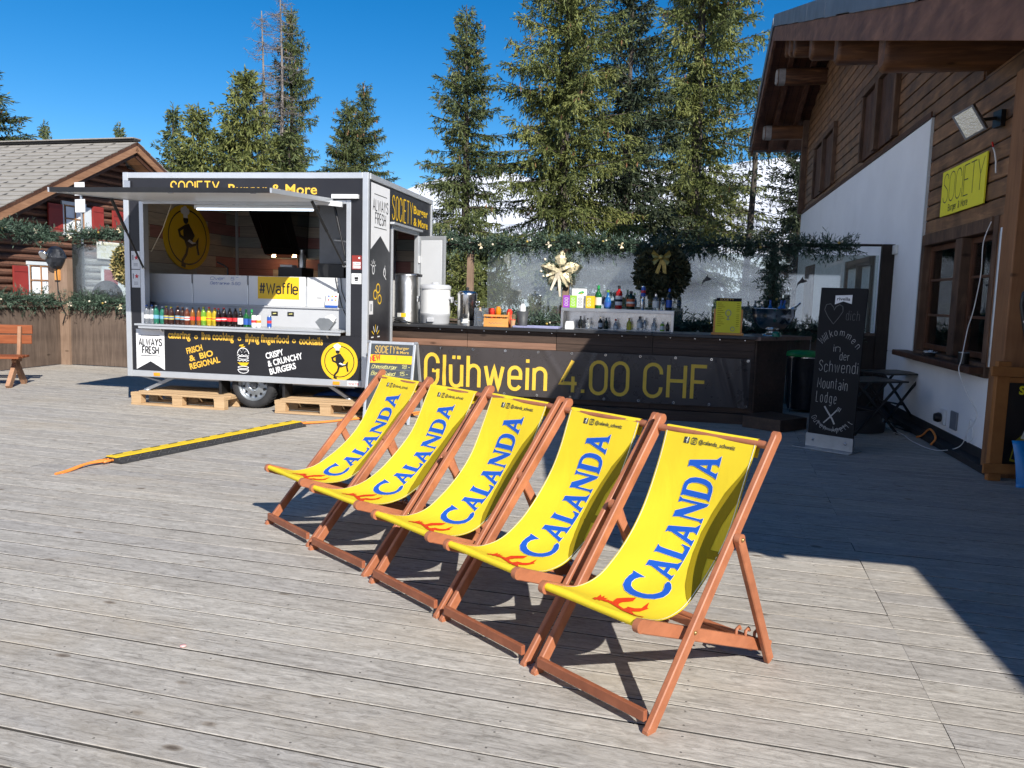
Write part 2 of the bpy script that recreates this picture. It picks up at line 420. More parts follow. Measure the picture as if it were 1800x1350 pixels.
foliage_mat("wreath_leaf", [(0, (0.03, 0.036, 0.018)), (0.6, (0.085, 0.09, 0.042)), (1, (0.20, 0.17, 0.08))])
foliage_mat("gold_leaf", [(0, (0.03, 0.045, 0.02)), (0.35, (0.10, 0.10, 0.04)), (0.6, (0.34, 0.27, 0.09)), (1, (0.55, 0.45, 0.22))])
def bottle_mat(name, col, a=0.55):
    m, nt, b = nmat(name)
    b.inputs["Base Color"].default_value = (*col, 1); b.inputs["Roughness"].default_value = 0.08
    b.inputs["Transmission Weight"].default_value = a; b.inputs["IOR"].default_value = 1.4
for n_, c_, a_ in (("pet_clear", (0.80, 0.86, 0.93), .8), ("pet_green", (0.05, 0.34, 0.22), .55), ("pet_lime", (0.30, 0.62, 0.06), .5), ("pet_tea", (0.06, 0.025, 0.02), .3),
                   ("pet_amber", (0.45, 0.17, 0.03), .5), ("pet_yellow", (0.75, 0.55, 0.03), .4), ("pet_cola", (0.012, 0.006, 0.005), .1), ("pet_brown", (0.22, 0.06, 0.03), .4),
                   ("beer_green", (0.015, 0.16, 0.04), .4), ("gin_clear", (0.86, 0.90, 0.92), .85), ("gin_blue", (0.03, 0.19, 0.55), .4), ("campari", (0.62, 0.02, 0.02), .35), ("herb_green", (0.012, 0.03, 0.014), .15), ("dark_bottle", (0.01, 0.012, 0.012), .1), ("oil_yellow", (0.66, 0.62, 0.08), .5)):
    bottle_mat(n_, c_, a_)

# ------------------------------------------------------------------ mesh builder
class MB:
    def __init__(s):
        s.v = []; s.f = []; s.m = []; s.mats = []; s.sm = []
    def mi(s, name):
        if name not in s.mats: s.mats.append(name)
        return s.mats.index(name)
    def add(s, verts, faces, mat, smooth=False):
        o = len(s.v); k = s.mi(mat)
        s.v += [tuple(p) for p in verts]
        for f in faces:
            s.f.append(tuple(i + o for i in f)); s.m.append(k); s.sm.append(smooth)
        return s
    def box(s, x0, x1, y0, y1, z0, z1, mat, M=None):
        vs = [Vector((x, y, z)) for z in (z0, z1) for y in (y0, y1) for x in (x0, x1)]
        if M is not None: vs = [M @ p for p in vs]
        return s.add(vs, [(0, 2, 3, 1), (4, 5, 7, 6), (0, 1, 5, 4), (2, 6, 7, 3), (0, 4, 6, 2), (1, 3, 7, 5)], mat)
    def bar(s, a, b, w, h, mat, up=(0, 0, 1), chamfer=0.0):
        """rectangular bar from a to b; w across, h along 'up'"""
        a, b = Vector(a), Vector(b); d = (b - a).normalized(); up = Vector(up)
        side = d.cross(up).normalized(); u2 = side.cross(d).normalized()
        c = chamfer
        if c: pr = [(-w/2+c, -h/2), (w/2-c, -h/2), (w/2, -h/2+c), (w/2, h/2-c), (w/2-c, h/2), (-w/2+c, h/2), (-w/2, h/2-c), (-w/2, -h/2+c)]
        else: pr = [(-w/2, -h/2), (w/2, -h/2), (w/2, h/2), (-w/2, h/2)]
        n = len(pr)
        vs = [a + side * p + u2 * q for p, q in pr] + [b + side * p + u2 * q for p, q in pr]
        fs = [tuple(range(n))[::-1], tuple(range(n, 2 * n))] + [(i, (i + 1) % n, n + (i + 1) % n, n + i) for i in range(n)]
        return s.add(vs, fs, mat)
    def tube(s, pts, r, mat, n=8, smooth=True):
        P = [Vector(p) for p in pts]; R = r if isinstance(r, (list, tuple)) else [r] * len(P)
        vs = []; fs = []
        t0 = (P[1] - P[0]).normalized()
        nrm = t0.orthogonal().normalized()
        for i, p in enumerate(P):
            t = (P[min(i + 1, len(P) - 1)] - P[max(i - 1, 0)]).normalized()
            nrm = (nrm - t * nrm.dot(t)).normalized(); b = t.cross(nrm)
            for k in range(n):
                a = 2 * math.pi * k / n
                vs.append(p + (nrm * math.cos(a) + b * math.sin(a)) * R[i])
        for i in range(len(P) - 1):
            for k in range(n):
                fs.append((i*n+k, i*n+(k+1) % n, (i+1)*n+(k+1) % n, (i+1)*n+k))
        s.add(vs, fs, mat, smooth)
        s.add(vs[:n], [tuple(range(n))[::-1]], mat); s.add(vs[-n:], [tuple(range(n))], mat)
        return s
    def lathe(s, prof, mat, c=(0, 0, 0), n=20, M=None, smooth=True, cap=True):
        vs = []; fs = []
        for r, z in prof:
            for k in range(n):
                a = 2 * math.pi * k / n
                p = Vector((r * math.cos(a), r * math.sin(a), z))
                vs.append((M @ p if M is not None else p) + Vector(c))
        for i in range(len(prof) - 1):
            for k in range(n):
                fs.append((i*n+k, i*n+(k+1) % n, (i+1)*n+(k+1) % n, (i+1)*n+k))
        s.add(vs, fs, mat, smooth)
        if cap and prof[0][0] > 1e-4: s.add(vs[:n], [tuple(range(n))[::-1]], mat)
        if cap and prof[-1][0] > 1e-4: s.add(vs[-n:], [tuple(range(n))], mat)
        return s
    def ball(s, c, r, mat, n=8, sc=(1, 1, 1)):
        pr = [(max(1e-5, math.cos(a) * r), math.sin(a) * r) for a in np.linspace(-math.pi/2, math.pi/2, n)]
        return s.lathe(pr, mat, c, n + 2, Matrix.Diagonal((*sc, 1)))
    def poly(s, pts, mat):
        return s.add(pts, [tuple(range(len(pts)))], mat)
    def prism(s, pts2, F, d0, d1, mat):
        """polygon in 2-D through a mapping F(x,y,level), thick from level d0 to d1"""
        n = len(pts2)
        vs = [F(x, y, d0) for x, y in pts2] + [F(x, y, d1) for x, y in pts2]
        return s.add(vs, [tuple(range(n))[::-1], tuple(range(n, 2 * n))] + [(i, (i + 1) % n, n + (i + 1) % n, n + i) for i in range(n)], mat)
    def build(s, name, parent=None, loc=(0, 0, 0), rz=0.0, bevel=0.0, label=None, rnd=None):
        me = bpy.data.meshes.new(name)
        me.from_pydata(s.v, [], s.f)
        for k in s.mats: me.materials.append(MATS[k])
        me.polygons.foreach_set("material_index", s.m)
        me.polygons.foreach_set("use_smooth", s.sm)
        if rnd is not None:
            at = me.attributes.new("rnd", 'FLOAT', 'FACE'); at.data.foreach_set("value", rnd)
        me.update()
        o = bpy.data.objects.new(name, me)
        COL.objects.link(o)
        o.location = loc; o.rotation_euler = (0, 0, rz)
        if parent is not None: o.parent = parent
        if bevel:
            b = o.modifiers.new("bevel", 'BEVEL'); b.width = bevel; b.segments = 2; b.limit_method = 'ANGLE'; b.angle_limit = rad(50)
            b.harden_normals = False
        if label: o["label"] = label
        return o

def smooth(pts, k=7):
    P = [Vector(p) for p in pts]; out = []
    for i in range(len(P) - 1):
        a, b, c, d = P[max(i-1, 0)], P[i], P[i+1], P[min(i+2, len(P)-1)]
        for q in range(k):
            u = q / k; out.append(.5 * ((2*b) + (-a+c)*u + (2*a-5*b+4*c-d)*u*u + (-a+3*b-3*c+d)*u**3))
    return out + [P[-1]]
def tag(o, label, cat, group=None):
    o["label"] = label; o["category"] = cat
    if group: o["group"] = group
    return o
def thing(name, label, cat, loc=(0, 0, 0), rz=0.0, group=None):
    o = bpy.data.objects.new(name, None); COL.objects.link(o)
    o.empty_display_size = 0.2
    o.location = loc; o.rotation_euler = (0, 0, rz)
    return tag(o, label, cat, group)
def structure(o, kind="structure"):
    o["kind"] = kind
    return o
def az(a):
    """rotation for a frame whose local X runs az degrees clockwise of world X"""
    return -rad(a)
def plane_map(O, U, V, N):
    O, U, V, N = Vector(O), Vector(U), Vector(V), Vector(N)
    return lambda x, y, l=0.0: O + U * x + V * y + N * l
def rot_map(F, cx, cy, ang):
    c, s_ = math.cos(rad(ang)), math.sin(rad(ang))
    return lambda x, y, l=0.0: F(cx + x * c - y * s_, cy + x * s_ + y * c, l)
# ------------------------------------------------------------------ lettering
def arc(cx, cy, rx, ry, a0, a1, n=9):
    return [(cx + rx * math.cos(rad(a0 + (a1 - a0) * i / n)), cy + ry * math.sin(rad(a0 + (a1 - a0) * i / n))) for i in range(n + 1)]
XH = 0.70      # height of small letters against capitals
def _bowl(w=0.44, r=0.2):
    return arc(w/2, XH - r, w/2, r, 0, 180) + arc(w/2, r, w/2, r, 180, 360) + [(w, XH - r)]
def _o(w=0.5, h=1.0, r=0.26):
    return arc(w/2, h - r, w/2, r, 0, 180) + arc(w/2, r, w/2, r, 180, 360) + [(w, h - r)]
GL = {
 'A': (.56, [[(0, 0), (.28, 1), (.56, 0)], [(.10, .3), (.46, .3)]]),
 'B': (.48, [[(0, 0), (0, 1), (.25, 1)] + arc(.25, .765, .2, .235, 90, -90) + [(0, .53)], [(.25, .53)] + arc(.25, .265, .23, .265, 90, -90) + [(0, 0)]]),
 'C': (.5, [[(.5, .70)] + arc(.25, .74, .25, .26, 0, 180) + arc(.25, .26, .25, .26, 180, 360) + [(.5, .30)]]),
 'D': (.5, [[(0, 0), (0, 1), (.22, 1)] + arc(.22, .7, .28, .3, 90, 0) + arc(.22, .3, .28, .3, 0, -90) + [(0, 0)]]),
 'E': (.42, [[(.42, 1), (0, 1), (0, 0), (.42, 0)], [(0, .52), (.36, .52)]]),
 'F': (.42, [[(.42, 1), (0, 1), (0, 0)], [(0, .52), (.36, .52)]]),
 'G': (.5, [[(.5, .72)] + arc(.25, .74, .25, .26, 0, 180) + arc(.25, .26, .25, .26, 180, 360) + [(.5, .48), (.27, .48)]]),
 'H': (.5, [[(0, 0), (0, 1)], [(.5, 0), (.5, 1)], [(0, .52), (.5, .52)]]),
 'I': (.02, [[(.01, 0), (.01, 1)]]),
 'K': (.48, [[(0, 0), (0, 1)], [(.46, 1), (0, .42)], [(.16, .6), (.48, 0)]]),
 'L': (.4, [[(0, 1), (0, 0), (.4, 0)]]),
 'M': (.66, [[(0, 0), (.04, 1), (.33, .3), (.62, 1), (.66, 0)]]),
 'N': (.52, [[(0, 0), (0, 1), (.52, 0), (.52, 1)]]),
 'O': (.5, [_o()]),
 'P': (.46, [[(0, 0), (0, 1), (.24, 1)] + arc(.24, .75, .22, .25, 90, -90) + [(0, .5)]]),
 'R': (.48, [[(0, 0), (0, 1), (.24, 1)] + arc(.24, .75, .22, .25, 90, -90) + [(0, .5)], [(.22, .5), (.48, 0)]]),
 'S': (.48, [arc(.24, .755, .23, .245, 10, 205) + arc(.24, .25, .24, .25, 62, -170)]),
 'T': (.48, [[(0, 1), (.48, 1)], [(.24, 1), (.24, 0)]]),
 'U': (.5, [[(0, 1)] + arc(.25, .26, .25, .26, 180, 360) + [(.5, 1)]]),
 'V': (.52, [[(0, 1), (.26, 0), (.52, 1)]]),
 'W': (.8, [[(0, 1), (.2, 0), (.4, .85), (.6, 0), (.8, 1)]]),
 'Y': (.52, [[(0, 1), (.26, .5), (.52, 1)], [(.26, .5), (.26, 0)]]),
 'a': (.44, [[(.04, XH-.1)] + arc(.22, XH-.2, .22, .2, 140, 0) + [(.44, 0)], arc(.22, .2, .22, .2, 0, 360)]),
 'b': (.44, [[(0, 1), (0, 0)], _bowl()]),
 'c': (.42, [arc(.22, XH-.2, .22, .2, 15, 180) + arc(.22, .2, .22, .2, 180, 345)]),
 'd': (.44, [[(.44, 1), (.44, 0)], _bowl()]),
 'e': (.44, [[(0, .37), (.44, .37), (.44, XH-.2)] + arc(.22, XH-.2, .22, .2, 0, 180) + arc(.22, .2, .22, .2, 180, 335)]),
 'f': (.3, [[(.32, 1)] + arc(.22, .86, .12, .14, 90, 180) + [(.10, 0)], [(0, XH), (.28, XH)]]),
 'g': (.44, [_bowl(), [(.44, XH), (.44, -.08)] + arc(.22, -.08, .22, .2, 0, -150)]),
 'h': (.44, [[(0, 1), (0, 0)], [(0, XH-.2)] + arc(.22, XH-.2, .22, .2, 180, 0) + [(.44, 0)]]),
 'i': (.02, [[(.01, 0), (.01, XH)], [(.01, .86), (.01, .97)]]),
 'k': (.4, [[(0, 0), (0, 1)], [(.38, XH), (0, .28)], [(.13, .42), (.4, 0)]]),
 'l': (.02, [[(.01, 0), (.01, 1)]]),
 'm': (.7, [[(0, 0), (0, XH)], [(0, XH-.18)] + arc(.175, XH-.18, .175, .18, 180, 0) + [(.35, 0)], [(.35, XH-.18)] + arc(.525, XH-.18, .175, .18, 180, 0) + [(.7, 0)]]),
 'n': (.44, [[(0, 0), (0, XH)], [(0, XH-.2)] + arc(.22, XH-.2, .22, .2, 180, 0) + [(.44, 0)]]),
 'o': (.44, [_bowl()]),
 'p': (.44, [[(0, XH), (0, -.28)], _bowl()]),
 'r': (.3, [[(0, 0), (0, XH)], [(0, XH-.22)] + arc(.2, XH-.2, .2, .2, 180, 60)]),
 's': (.4, [arc(.2, XH-.17, .19, .17, 20, 215) + arc(.2, .18, .2, .18, 58, -165)]),
 't': (.3, [[(.1, .95), (.1, .14)] + arc(.22, .14, .12, .14, 180, 280), [(0, XH), (.28, XH)]]),
 'u': (.44, [[(0, XH)] + arc(.22, .2, .22, .2, 180, 360), [(.44, XH), (.44, 0)]]),
 'v': (.42, [[(0, XH), (.21, 0), (.42, XH)]]),
 'w': (.68, [[(0, XH), (.17, 0), (.34, XH-.04), (.51, 0), (.68, XH)]]),
 'y': (.42, [[(0, XH), (.21, 0)], [(.42, XH), (.14, -.28)]]),
 'z': (.4, [[(0, XH), (.4, XH), (0, 0), (.4, 0)]]),
 '0': (.48, [_o(.48)]), '1': (.24, [[(0, .75), (.2, 1), (.2, 0)]]), '2': (.46, [arc(.23, .74, .23, .26, 170, -25) + [(0, 0), (.46, 0)]]),
 '4': (.5, [[(.36, 1), (0, .28), (.5, .28)], [(.38, .5), (.38, 0)]]), '5': (.46, [[(.42, 1), (.05, 1), (.03, .56)] + arc(.22, .32, .24, .32, 130, -160)]),
 '8': (.46, [arc(.23, .76, .2, .24, 0, 360), arc(.23, .27, .23, .27, 0, 360)]),
 '.': (.06, [[(.03, 0), (.03, .09)]]), '-': (.3, [[(0, .4), (.3, .4)]]), '_': (.4, [[(0, -.06), (.4, -.06)]]), '~': (.3, [[(0, .95), (.3, 1)]]),
 '&': (.56, [[(.56, 0), (.12, .68)] + arc(.25, .8, .16, .2, 215, -45) + [(.1, .42)] + arc(.22, .22, .22, .22, 130, 350) + [(.54, .42)]]),
 '#': (.56, [[(.12, 0), (.2, 1)], [(.36, 0), (.44, 1)], [(0, .32), (.52, .32)], [(.04, .68), (.56, .68)]]),
 ' ': (.28, []),
}
GL['ü'] = (.44, GL['u'][1] + [[(.12, .88), (.12, .99)], [(.32, .88), (.32, .99)]])
LV = 0.0
def ribbon(pts, th, closed=None):
    """2-D polyline -> left and right offset lists with mitred joints"""
    P = [np.array(p, float) for p in pts]
    Q = [P[0]]
    for p in P[1:]:
        if np.linalg.norm(p - Q[-1]) > 1e-5: Q.append(p)
    P = Q
    if closed is None: closed = np.linalg.norm(P[0] - P[-1]) < 1e-4 and len(P) > 3
    if closed: P = P[:-1]
    n = len(P); L = []; R = []
    for i in range(n):
        a = P[(i - 1) % n] if (closed or i > 0) else None
        b = P[(i + 1) % n] if (closed or i < n - 1) else None
        d1 = (P[i] - a) / np.linalg.norm(P[i] - a) if a is not None else None
        d2 = (b - P[i]) / np.linalg.norm(b - P[i]) if b is not None else None
        if d1 is None: d1 = d2
        if d2 is None: d2 = d1
        n1 = np.array([-d1[1], d1[0]]); n2 = np.array([-d2[1], d2[0]])
        m = n1 + n2; l = np.linalg.norm(m)
        m = n1 if l < 1e-6 else m / l
        k = 1 / max(0.45, float(m @ n1))
        L.append(P[i] + m * th / 2 * k); R.append(P[i] - m * th / 2 * k)
    if closed: L.append(L[0]); R.append(R[0])
    return L, R
def stroke(mb, pts, th, F, mat, lvl=0.0):
    L, R = ribbon(pts, th)
    n = len(L)
    mb.add([F(p[0], p[1], lvl) for p in L] + [F(p[0], p[1], lvl) for p in R], [(i, n + i, n + i + 1, i + 1) for i in range(n - 1)], mat)
def text_width(s, sx, gap, space=None):
    w = 0
    for c in s: w += (GL[c][0] if not (c == ' ' and space) else space) * sx + gap
    return w - gap
def stext(mb, s, F, x0, x1, y0, h, th, mat, gap=0.2, slant=0.0, lvl=0.001, jit=0.0, sx=None, bow=None):
    """stroke lettering of cap height h from x0 to x1 on the baseline y0"""
    raw = sum(GL[c][0] for c in s); n = len(s) - 1
    if sx is None: sx = ((x1 - x0) / h - gap * n) / raw
    x = x0; k = 0
    rg = random.Random(len(s) * 31 + ord(s[0]))
    for c in s:
        w, sts = GL[c]
        dy = rg.uniform(-jit, jit) * h; ds = 1 + rg.uniform(-jit, jit)
        for st in sts:
            pts = []
            for px, py in st:
                X = x + (px * sx + py * slant) * h; Y = y0 + dy + py * h * ds
                if bow: Y += bow(X)
                pts.append((X, Y))
            stroke(mb, pts, th, F, mat, lvl + k * 0.00004); k += 1
        x += (w * sx + gap) * h
_bt = {}
def _bfont(s, bold):
    if (s, bold) in _bt: return _bt[(s, bold)]
    cu = bpy.data.curves.new("tmp_text", 'FONT'); cu.body = s; cu.size = 1.0; cu.offset = bold; cu.resolution_u = 3
    cu.fill_mode = 'BOTH'
    o = bpy.data.objects.new("tmp_text", cu); COL.objects.link(o)
    dg = bpy.context.evaluated_depsgraph_get(); dg.update()
    me = bpy.data.meshes.new_from_object(o.evaluated_get(dg))
    v = [(p.co.x, p.co.y) for p in me.vertices]; f = [tuple(p.vertices) for p in me.polygons]
    bpy.data.objects.remove(o); bpy.data.curves.remove(cu); bpy.data.meshes.remove(me)
    _bt[(s, bold)] = (v, f)
    return v, f
def btext(mb, s, F, x0, x1, y0, h, mat, bold=0.0, lvl=0.001):
    """lettering in Blender's own font, cap height h"""
    v, f = _bfont(s, bold)
    a = min(p[0] for p in v); b = max(p[0] for p in v)
    sx = (x1 - x0) / (b - a); sy = h / 0.73
    mb.add([F(x0 + (x - a) * sx, y0 + y * sy, lvl) for x, y in v], f, mat)
def disc2(mb, cx, cy, rx, ry, F, mat, lvl, n=36):
    mb.add([F(cx + rx * math.cos(2 * math.pi * i / n), cy + ry * math.sin(2 * math.pi * i / n), lvl) for i in range(n)], [tuple(range(n))], mat)
def ring2(mb, cx, cy, rx, ry, w, F, mat, lvl, a0=0, a1=360, n=40):
    vs = []
    for i in range(n + 1):
        a = rad(a0 + (a1 - a0) * i / n)
        vs += [F(cx + rx * math.cos(a), cy + ry * math.sin(a), lvl), F(cx + (rx - w) * math.cos(a), cy + (ry - w) * math.sin(a), lvl)]
    mb.add(vs, [(2*i, 2*i+1, 2*i+3, 2*i+2) for i in range(n)], mat)
def rect2(mb, x0, x1, y0, y1, F, mat, lvl):
    mb.add([F(x0, y0, lvl), F(x1, y0, lvl), F(x1, y1, lvl), F(x0, y1, lvl)], [(0, 1, 2, 3)], mat)
def poly2(mb, pts, F, mat, lvl):
    mb.add([F(x, y, lvl) for x, y in pts], [tuple(range(len(pts)))], mat)

# heavy flared roman letters of the deck-chair lettering: strips given as (left, right) point pairs
def _strip(pairs): return pairs
ROMAN = {
 'C': (0.92, [[((.86, 1.01), (.80, .70)), ((.78, .985), (.735, .80)), ((.66, 1.02), (.63, .87)), ((.5, 1.03), (.5, .885)), ((.30, .98), (.37, .83)), ((.12, .83), (.28, .72)), ((.03, .63), (.235, .60)), ((.01, .46), (.225, .46)), ((.05, .28), (.25, .34)), ((.16, .10), (.32, .23)), ((.33, -.01), (.43, .145)), ((.52, -.04), (.54, .105)), ((.70, -.02), (.66, .125)), ((.83, .05), (.78, .17)), ((.89, .12), (.885, .15))]]),
 'A': (0.94, [[((.0, .0), (.30, .0)), ((.07, .09), (.215, .06)), ((.36, .80), (.45, .70)), ((.36, .93), (.56, .93)), ((.30, 1.0), (.56, 1.0))],
              [((.50, 1.0), (.38, .78)), ((.58, 1.0), (.42, .70)), ((.80, .12), (.60, .12)), ((.92, .04), (.57, .04)), ((.97, .0), (.52, .0))],
              [((.17, .37), (.19, .25)), ((.66, .37), (.69, .25))]]),
 'L': (0.66, [[((.0, 1.0), (.38, 1.0)), ((.05, .93), (.30, .93)), ((.055, .8), (.285, .8)), ((.055, .1), (.285, .1)), ((.0, .0), (.30, .0))],
              [((.25, .125), (.25, .0)), ((.50, .125), (.53, .0)), ((.60, .20), (.645, .0)), ((.655, .30), (.68, .28))]]),
 'N': (0.92, [[((.03, 1.0), (.20, 1.0)), ((.095, .86), (.175, .86)), ((.095, .1), (.175, .1)), ((.03, .0), (.25, .0))],
              [((.03, 1.0), (.10, .80)), ((.30, 1.0), (.13, .76)), ((.80, .28), (.75, .02)), ((.84, .22), (.86, -.02))],
              [((.68, 1.0), (.92, 1.0)), ((.755, .9), (.85, .9)), ((.765, .15), (.85, .15)), ((.77, .02), (.85, -.02))]]),
 'D': (0.90, [[((.0, 1.0), (.33, 1.0)), ((.06, .9), (.285, .9)), ((.06, .1), (.285, .1)), ((.0, .0), (.33, .0))],
              [((.25, 1.0), (.25, .885)), ((.45, 1.0), (.42, .885)), ((.62, .965), (.54, .85)), ((.78, .85), (.62, .75)), ((.86, .68), (.66, .62)), ((.875, .5), (.67, .5)), ((.86, .32), (.66, .38)), ((.78, .15), (.62, .25)), ((.62, .035), (.54, .15)), ((.45, .0), (.42, .115)), ((.25, .0), (.25, .115))]]),
}
def roman(mb, word, F, x0, x1, y0, h, mats, cscale=1.4, gap=0.05, lvl=0.001, grow=0.018):
    """word in ROMAN; the first letter is larger and hangs below and above the rest"""
    ws = [ROMAN[c][0] * (cscale if i == 0 else 1.0) for i, c in enumerate(word)]
    raw = sum(ws) + gap * (len(ws) - 1)
    s = (x1 - x0) / raw; x = x0
    for i, c in enumerate(word):
        k = cscale if i == 0 else 1.0
        yb = y0 - (0.18 * h if i == 0 else 0)
        for j, pairs in enumerate(ROMAN[c][1]):
            # subdivide so that the strip follows the curved cloth
            pp = []
            for a, b in zip(pairs[:-1], pairs[1:]):
                nn = 1 + int(max(abs(b[0][0]-a[0][0]), abs(b[0][1]-a[0][1])) / 0.12)
                for t in range(nn):
                    u = t / nn
                    pp.append(tuple((a[q][0]*(1-u)+b[q][0]*u, a[q][1]*(1-u)+b[q][1]*u) for q in (0, 1)))
            pp.append(pairs[-1])
            for g, mat, lv in ((grow, mats[1], lvl + .00004 * j), (grow * .45, mats[0], lvl + .0006 + .00006 * j)):
                A = []; B = []
                for q, (a, b) in enumerate(pp):
                    a = np.array(a); b = np.array(b); d = (a - b); l = np.linalg.norm(d); d = d / max(l, 1e-6)
                    e = np.zeros(2)
                    if q == 0: e = (np.add(*pp[0]) - np.add(*pp[1])); e = e / max(np.linalg.norm(e), 1e-6) * g
                    if q == len(pp) - 1: e = (np.add(*pp[-1]) - np.add(*pp[-2])); e = e / max(np.linalg.norm(e), 1e-6) * g
                    A.append(a + d * g + e); B.append(b - d * g + e)
                T = lambda p: F(x + p[0] * k * s, yb + p[1] * k * h, lv)
                n = len(A); m = 3
                vs = []
                for a, b in zip(A, B):
                    for w in range(m + 1): vs.append(T(a + (b - a) * w / m))
                mb.add(vs, [(r*(m+1)+w, r*(m+1)+w+1, (r+1)*(m+1)+w+1, (r+1)*(m+1)+w) for r in range(n - 1) for w in range(m)], mat)
        x += (ws[i] + gap) * s
# ------------------------------------------------------------------ the wooden terrace
def build_deck():
    mb = MB(); rnd = []
    rg = random.Random(3)
    pitch, gap = 0.180, 0.009
    # local X along the boards; the terrace is rotated as a whole
    y = -6.0
    row = 0
    while y < 18.2:
        x = -18.64
        while x < 12.0:
            L = 6.5
            a, b = x + rg.uniform(-.004, .004), min(x + L, 12.2)
            r = rg.random()
            dz = rg.uniform(-0.0025, 0.0)
            y0, y1 = y, y + pitch - gap - rg.uniform(0, 0.003)
            c = 0.0025
            for px0, px1 in ((a + .0006, b - .0006),):
                vs = [(px0, y0, dz - .03), (px0, y0, dz - c), (px0, y0 + c, dz), (px0, y1 - c, dz), (px0, y1, dz - c), (px0, y1, dz - .03),
                      (px1, y0, dz - .03), (px1, y0, dz - c), (px1, y0 + c, dz), (px1, y1 - c, dz), (px1, y1, dz - c), (px1, y1, dz - .03)]
                fs = [(i, i + 1, i + 7, i + 6) for i in range(5)] + [(0, 1, 2, 3, 4, 5), (6, 7, 8, 9, 10, 11)]
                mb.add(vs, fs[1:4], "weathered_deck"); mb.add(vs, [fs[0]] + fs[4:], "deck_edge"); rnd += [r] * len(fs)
            x += L
        y += pitch; row += 1
    o = mb.build("wooden_deck", rz=az(15.0), rnd=rnd)
    structure(o)
    # dark void and joists below the boards
    m2 = MB()
    m2.box(-16, 12, -6, 18.3, -0.45, -0.05, "roof_gap")
    u = m2.build("deck_underside", rz=az(15.0)); structure(u)
build_deck()

def build_ground():
    m, nt, b = nmat("meadow")
    n = noise(nt, coords(nt, (1, 1, 1)), 0.09, 8, 0.65)
    nt.links.new(ramp(nt, n, [(0.30, (0.10, 0.095, 0.07)), (0.38, (0.20, 0.185, 0.14)), (0.43, (0.70, 0.71, 0.74)), (0.8, (0.84, 0.85, 0.88))]), b.inputs["Base Color"])
    b.inputs["Roughness"].default_value = 0.9
    n_ = 60
    mb = MB(); vs = []; fs = []
    for j in range(n_ + 1):
        for i in range(n_ + 1):
            x = -900 + 1800 * i / n_; y = -900 + 1800 * j / n_
            d = max(0, math.hypot(x, y) - 25)
            vs.append((x, y, -0.9 - min(2.5, d * 0.03)))
    for j in range(n_):
        for i in range(n_):
            a = j * (n_ + 1) + i
            fs.append((a, a + 1, a + n_ + 2, a + n_ + 1))
    mb.add(vs, fs, "meadow", True)
    structure(mb.build("ground"))
    # far snowy slopes
    m, nt, b = nmat("snow_slope")
    v = coords(nt, (1, 1, 1.6))
    n = noise(nt, v, 0.03, 5, 0.58, 0.6)
    n2 = noise(nt, coords(nt, (1, 1, 1)), 0.4, 4, 0.6)
    c = ramp(nt, n, [(0.30, (0.22, 0.21, 0.215)), (0.38, (0.48, 0.49, 0.53)), (0.46, (0.76, 0.78, 0.83)), (0.8, (0.86, 0.88, 0.92))])
    c = mixc(nt, 0.2, c, ramp(nt, n2, [(0.3, (0.6, 0.62, 0.68)), (0.7, (1, 1, 1))]), 'MULTIPLY')
    nt.links.new(c, b.inputs["Base Color"]); b.inputs["Roughness"].default_value = 0.8
    from mathutils import noise as mn
    def slope(name, pts, d0, d1, seed):
        """pts: azimuth in degrees -> crest elevation angle"""
        mb = MB(); vs = []; fs = []
        na, nr = 150, 26
        a0, a1 = pts[0][0], pts[-1][0]
        for j in range(nr + 1):
            t = j / nr; d = d0 + (d1 - d0) * t
            for i in range(na + 1):
                a = a0 + (a1 - a0) * i / na
                e = np.interp(a, [p[0] for p in pts], [p[1] for p in pts])
                top = d1 * math.tan(rad(e)) + EYE
                z = -3.5 + (top + 3.5) * t ** 1.35
                q = Vector((d * math.sin(rad(a)), d * math.cos(rad(a)), 0))
                z += mn.fractal(q * 0.022 + Vector((seed, 0, 0)), 1.0, 2.0, 6) * 5.0 * min(1, t * 2.5) * (0.45 if j == nr else 1)
                vs.append((q.x, q.y, z))
        for j in range(nr):
            for i in range(na):
                k = j * (na + 1) + i
                fs.append((k, k + 1, k + na + 2, k + na + 1))
        mb.add(vs, fs, "snow_slope", True)
        structure(mb.build(name))
    slope("snowy_hillside", [(-50, 1.2), (-30, 2.2), (-14, 4.2), (-9, 6.6), (-5, 7.9), (4, 8.5), (15, 9.5), (22, 9.9), (34, 9.2), (60, 8)], 70, 260, 3)
    slope("added_bounce_slope", [(-178, 15), (-150, 22), (-120, 27), (-92, 28), (-68, 23), (-52, 14), (-43, 7), (-37, 2)], 110, 420, 5)  # added slope out of view, bounces sunlight onto the shaded lodge wall
    slope("added_reflected_mountain", [(100, 9), (130, 12), (165, 15), (200, 17), (230, 13), (265, 9)], 220, 620, 9)  # added behind the camera, something bright for the glass to reflect
build_ground()

def litter():
    m = MB(); m.lathe([(.013, 0), (.014, .003), (.012, .006), (.0001, .0065)], "cap_pink", (0, 0, .001), 14)
    tag(m.build("dropped_cap", None, (-1.393, 3.301, .002)), "small pinkish bottle cap lying alone on the open deck boards", "bottle cap")
plain("cap_pink", (0.75, 0.42, 0.40), 0.4, var=0.3, scale=60)
litter()
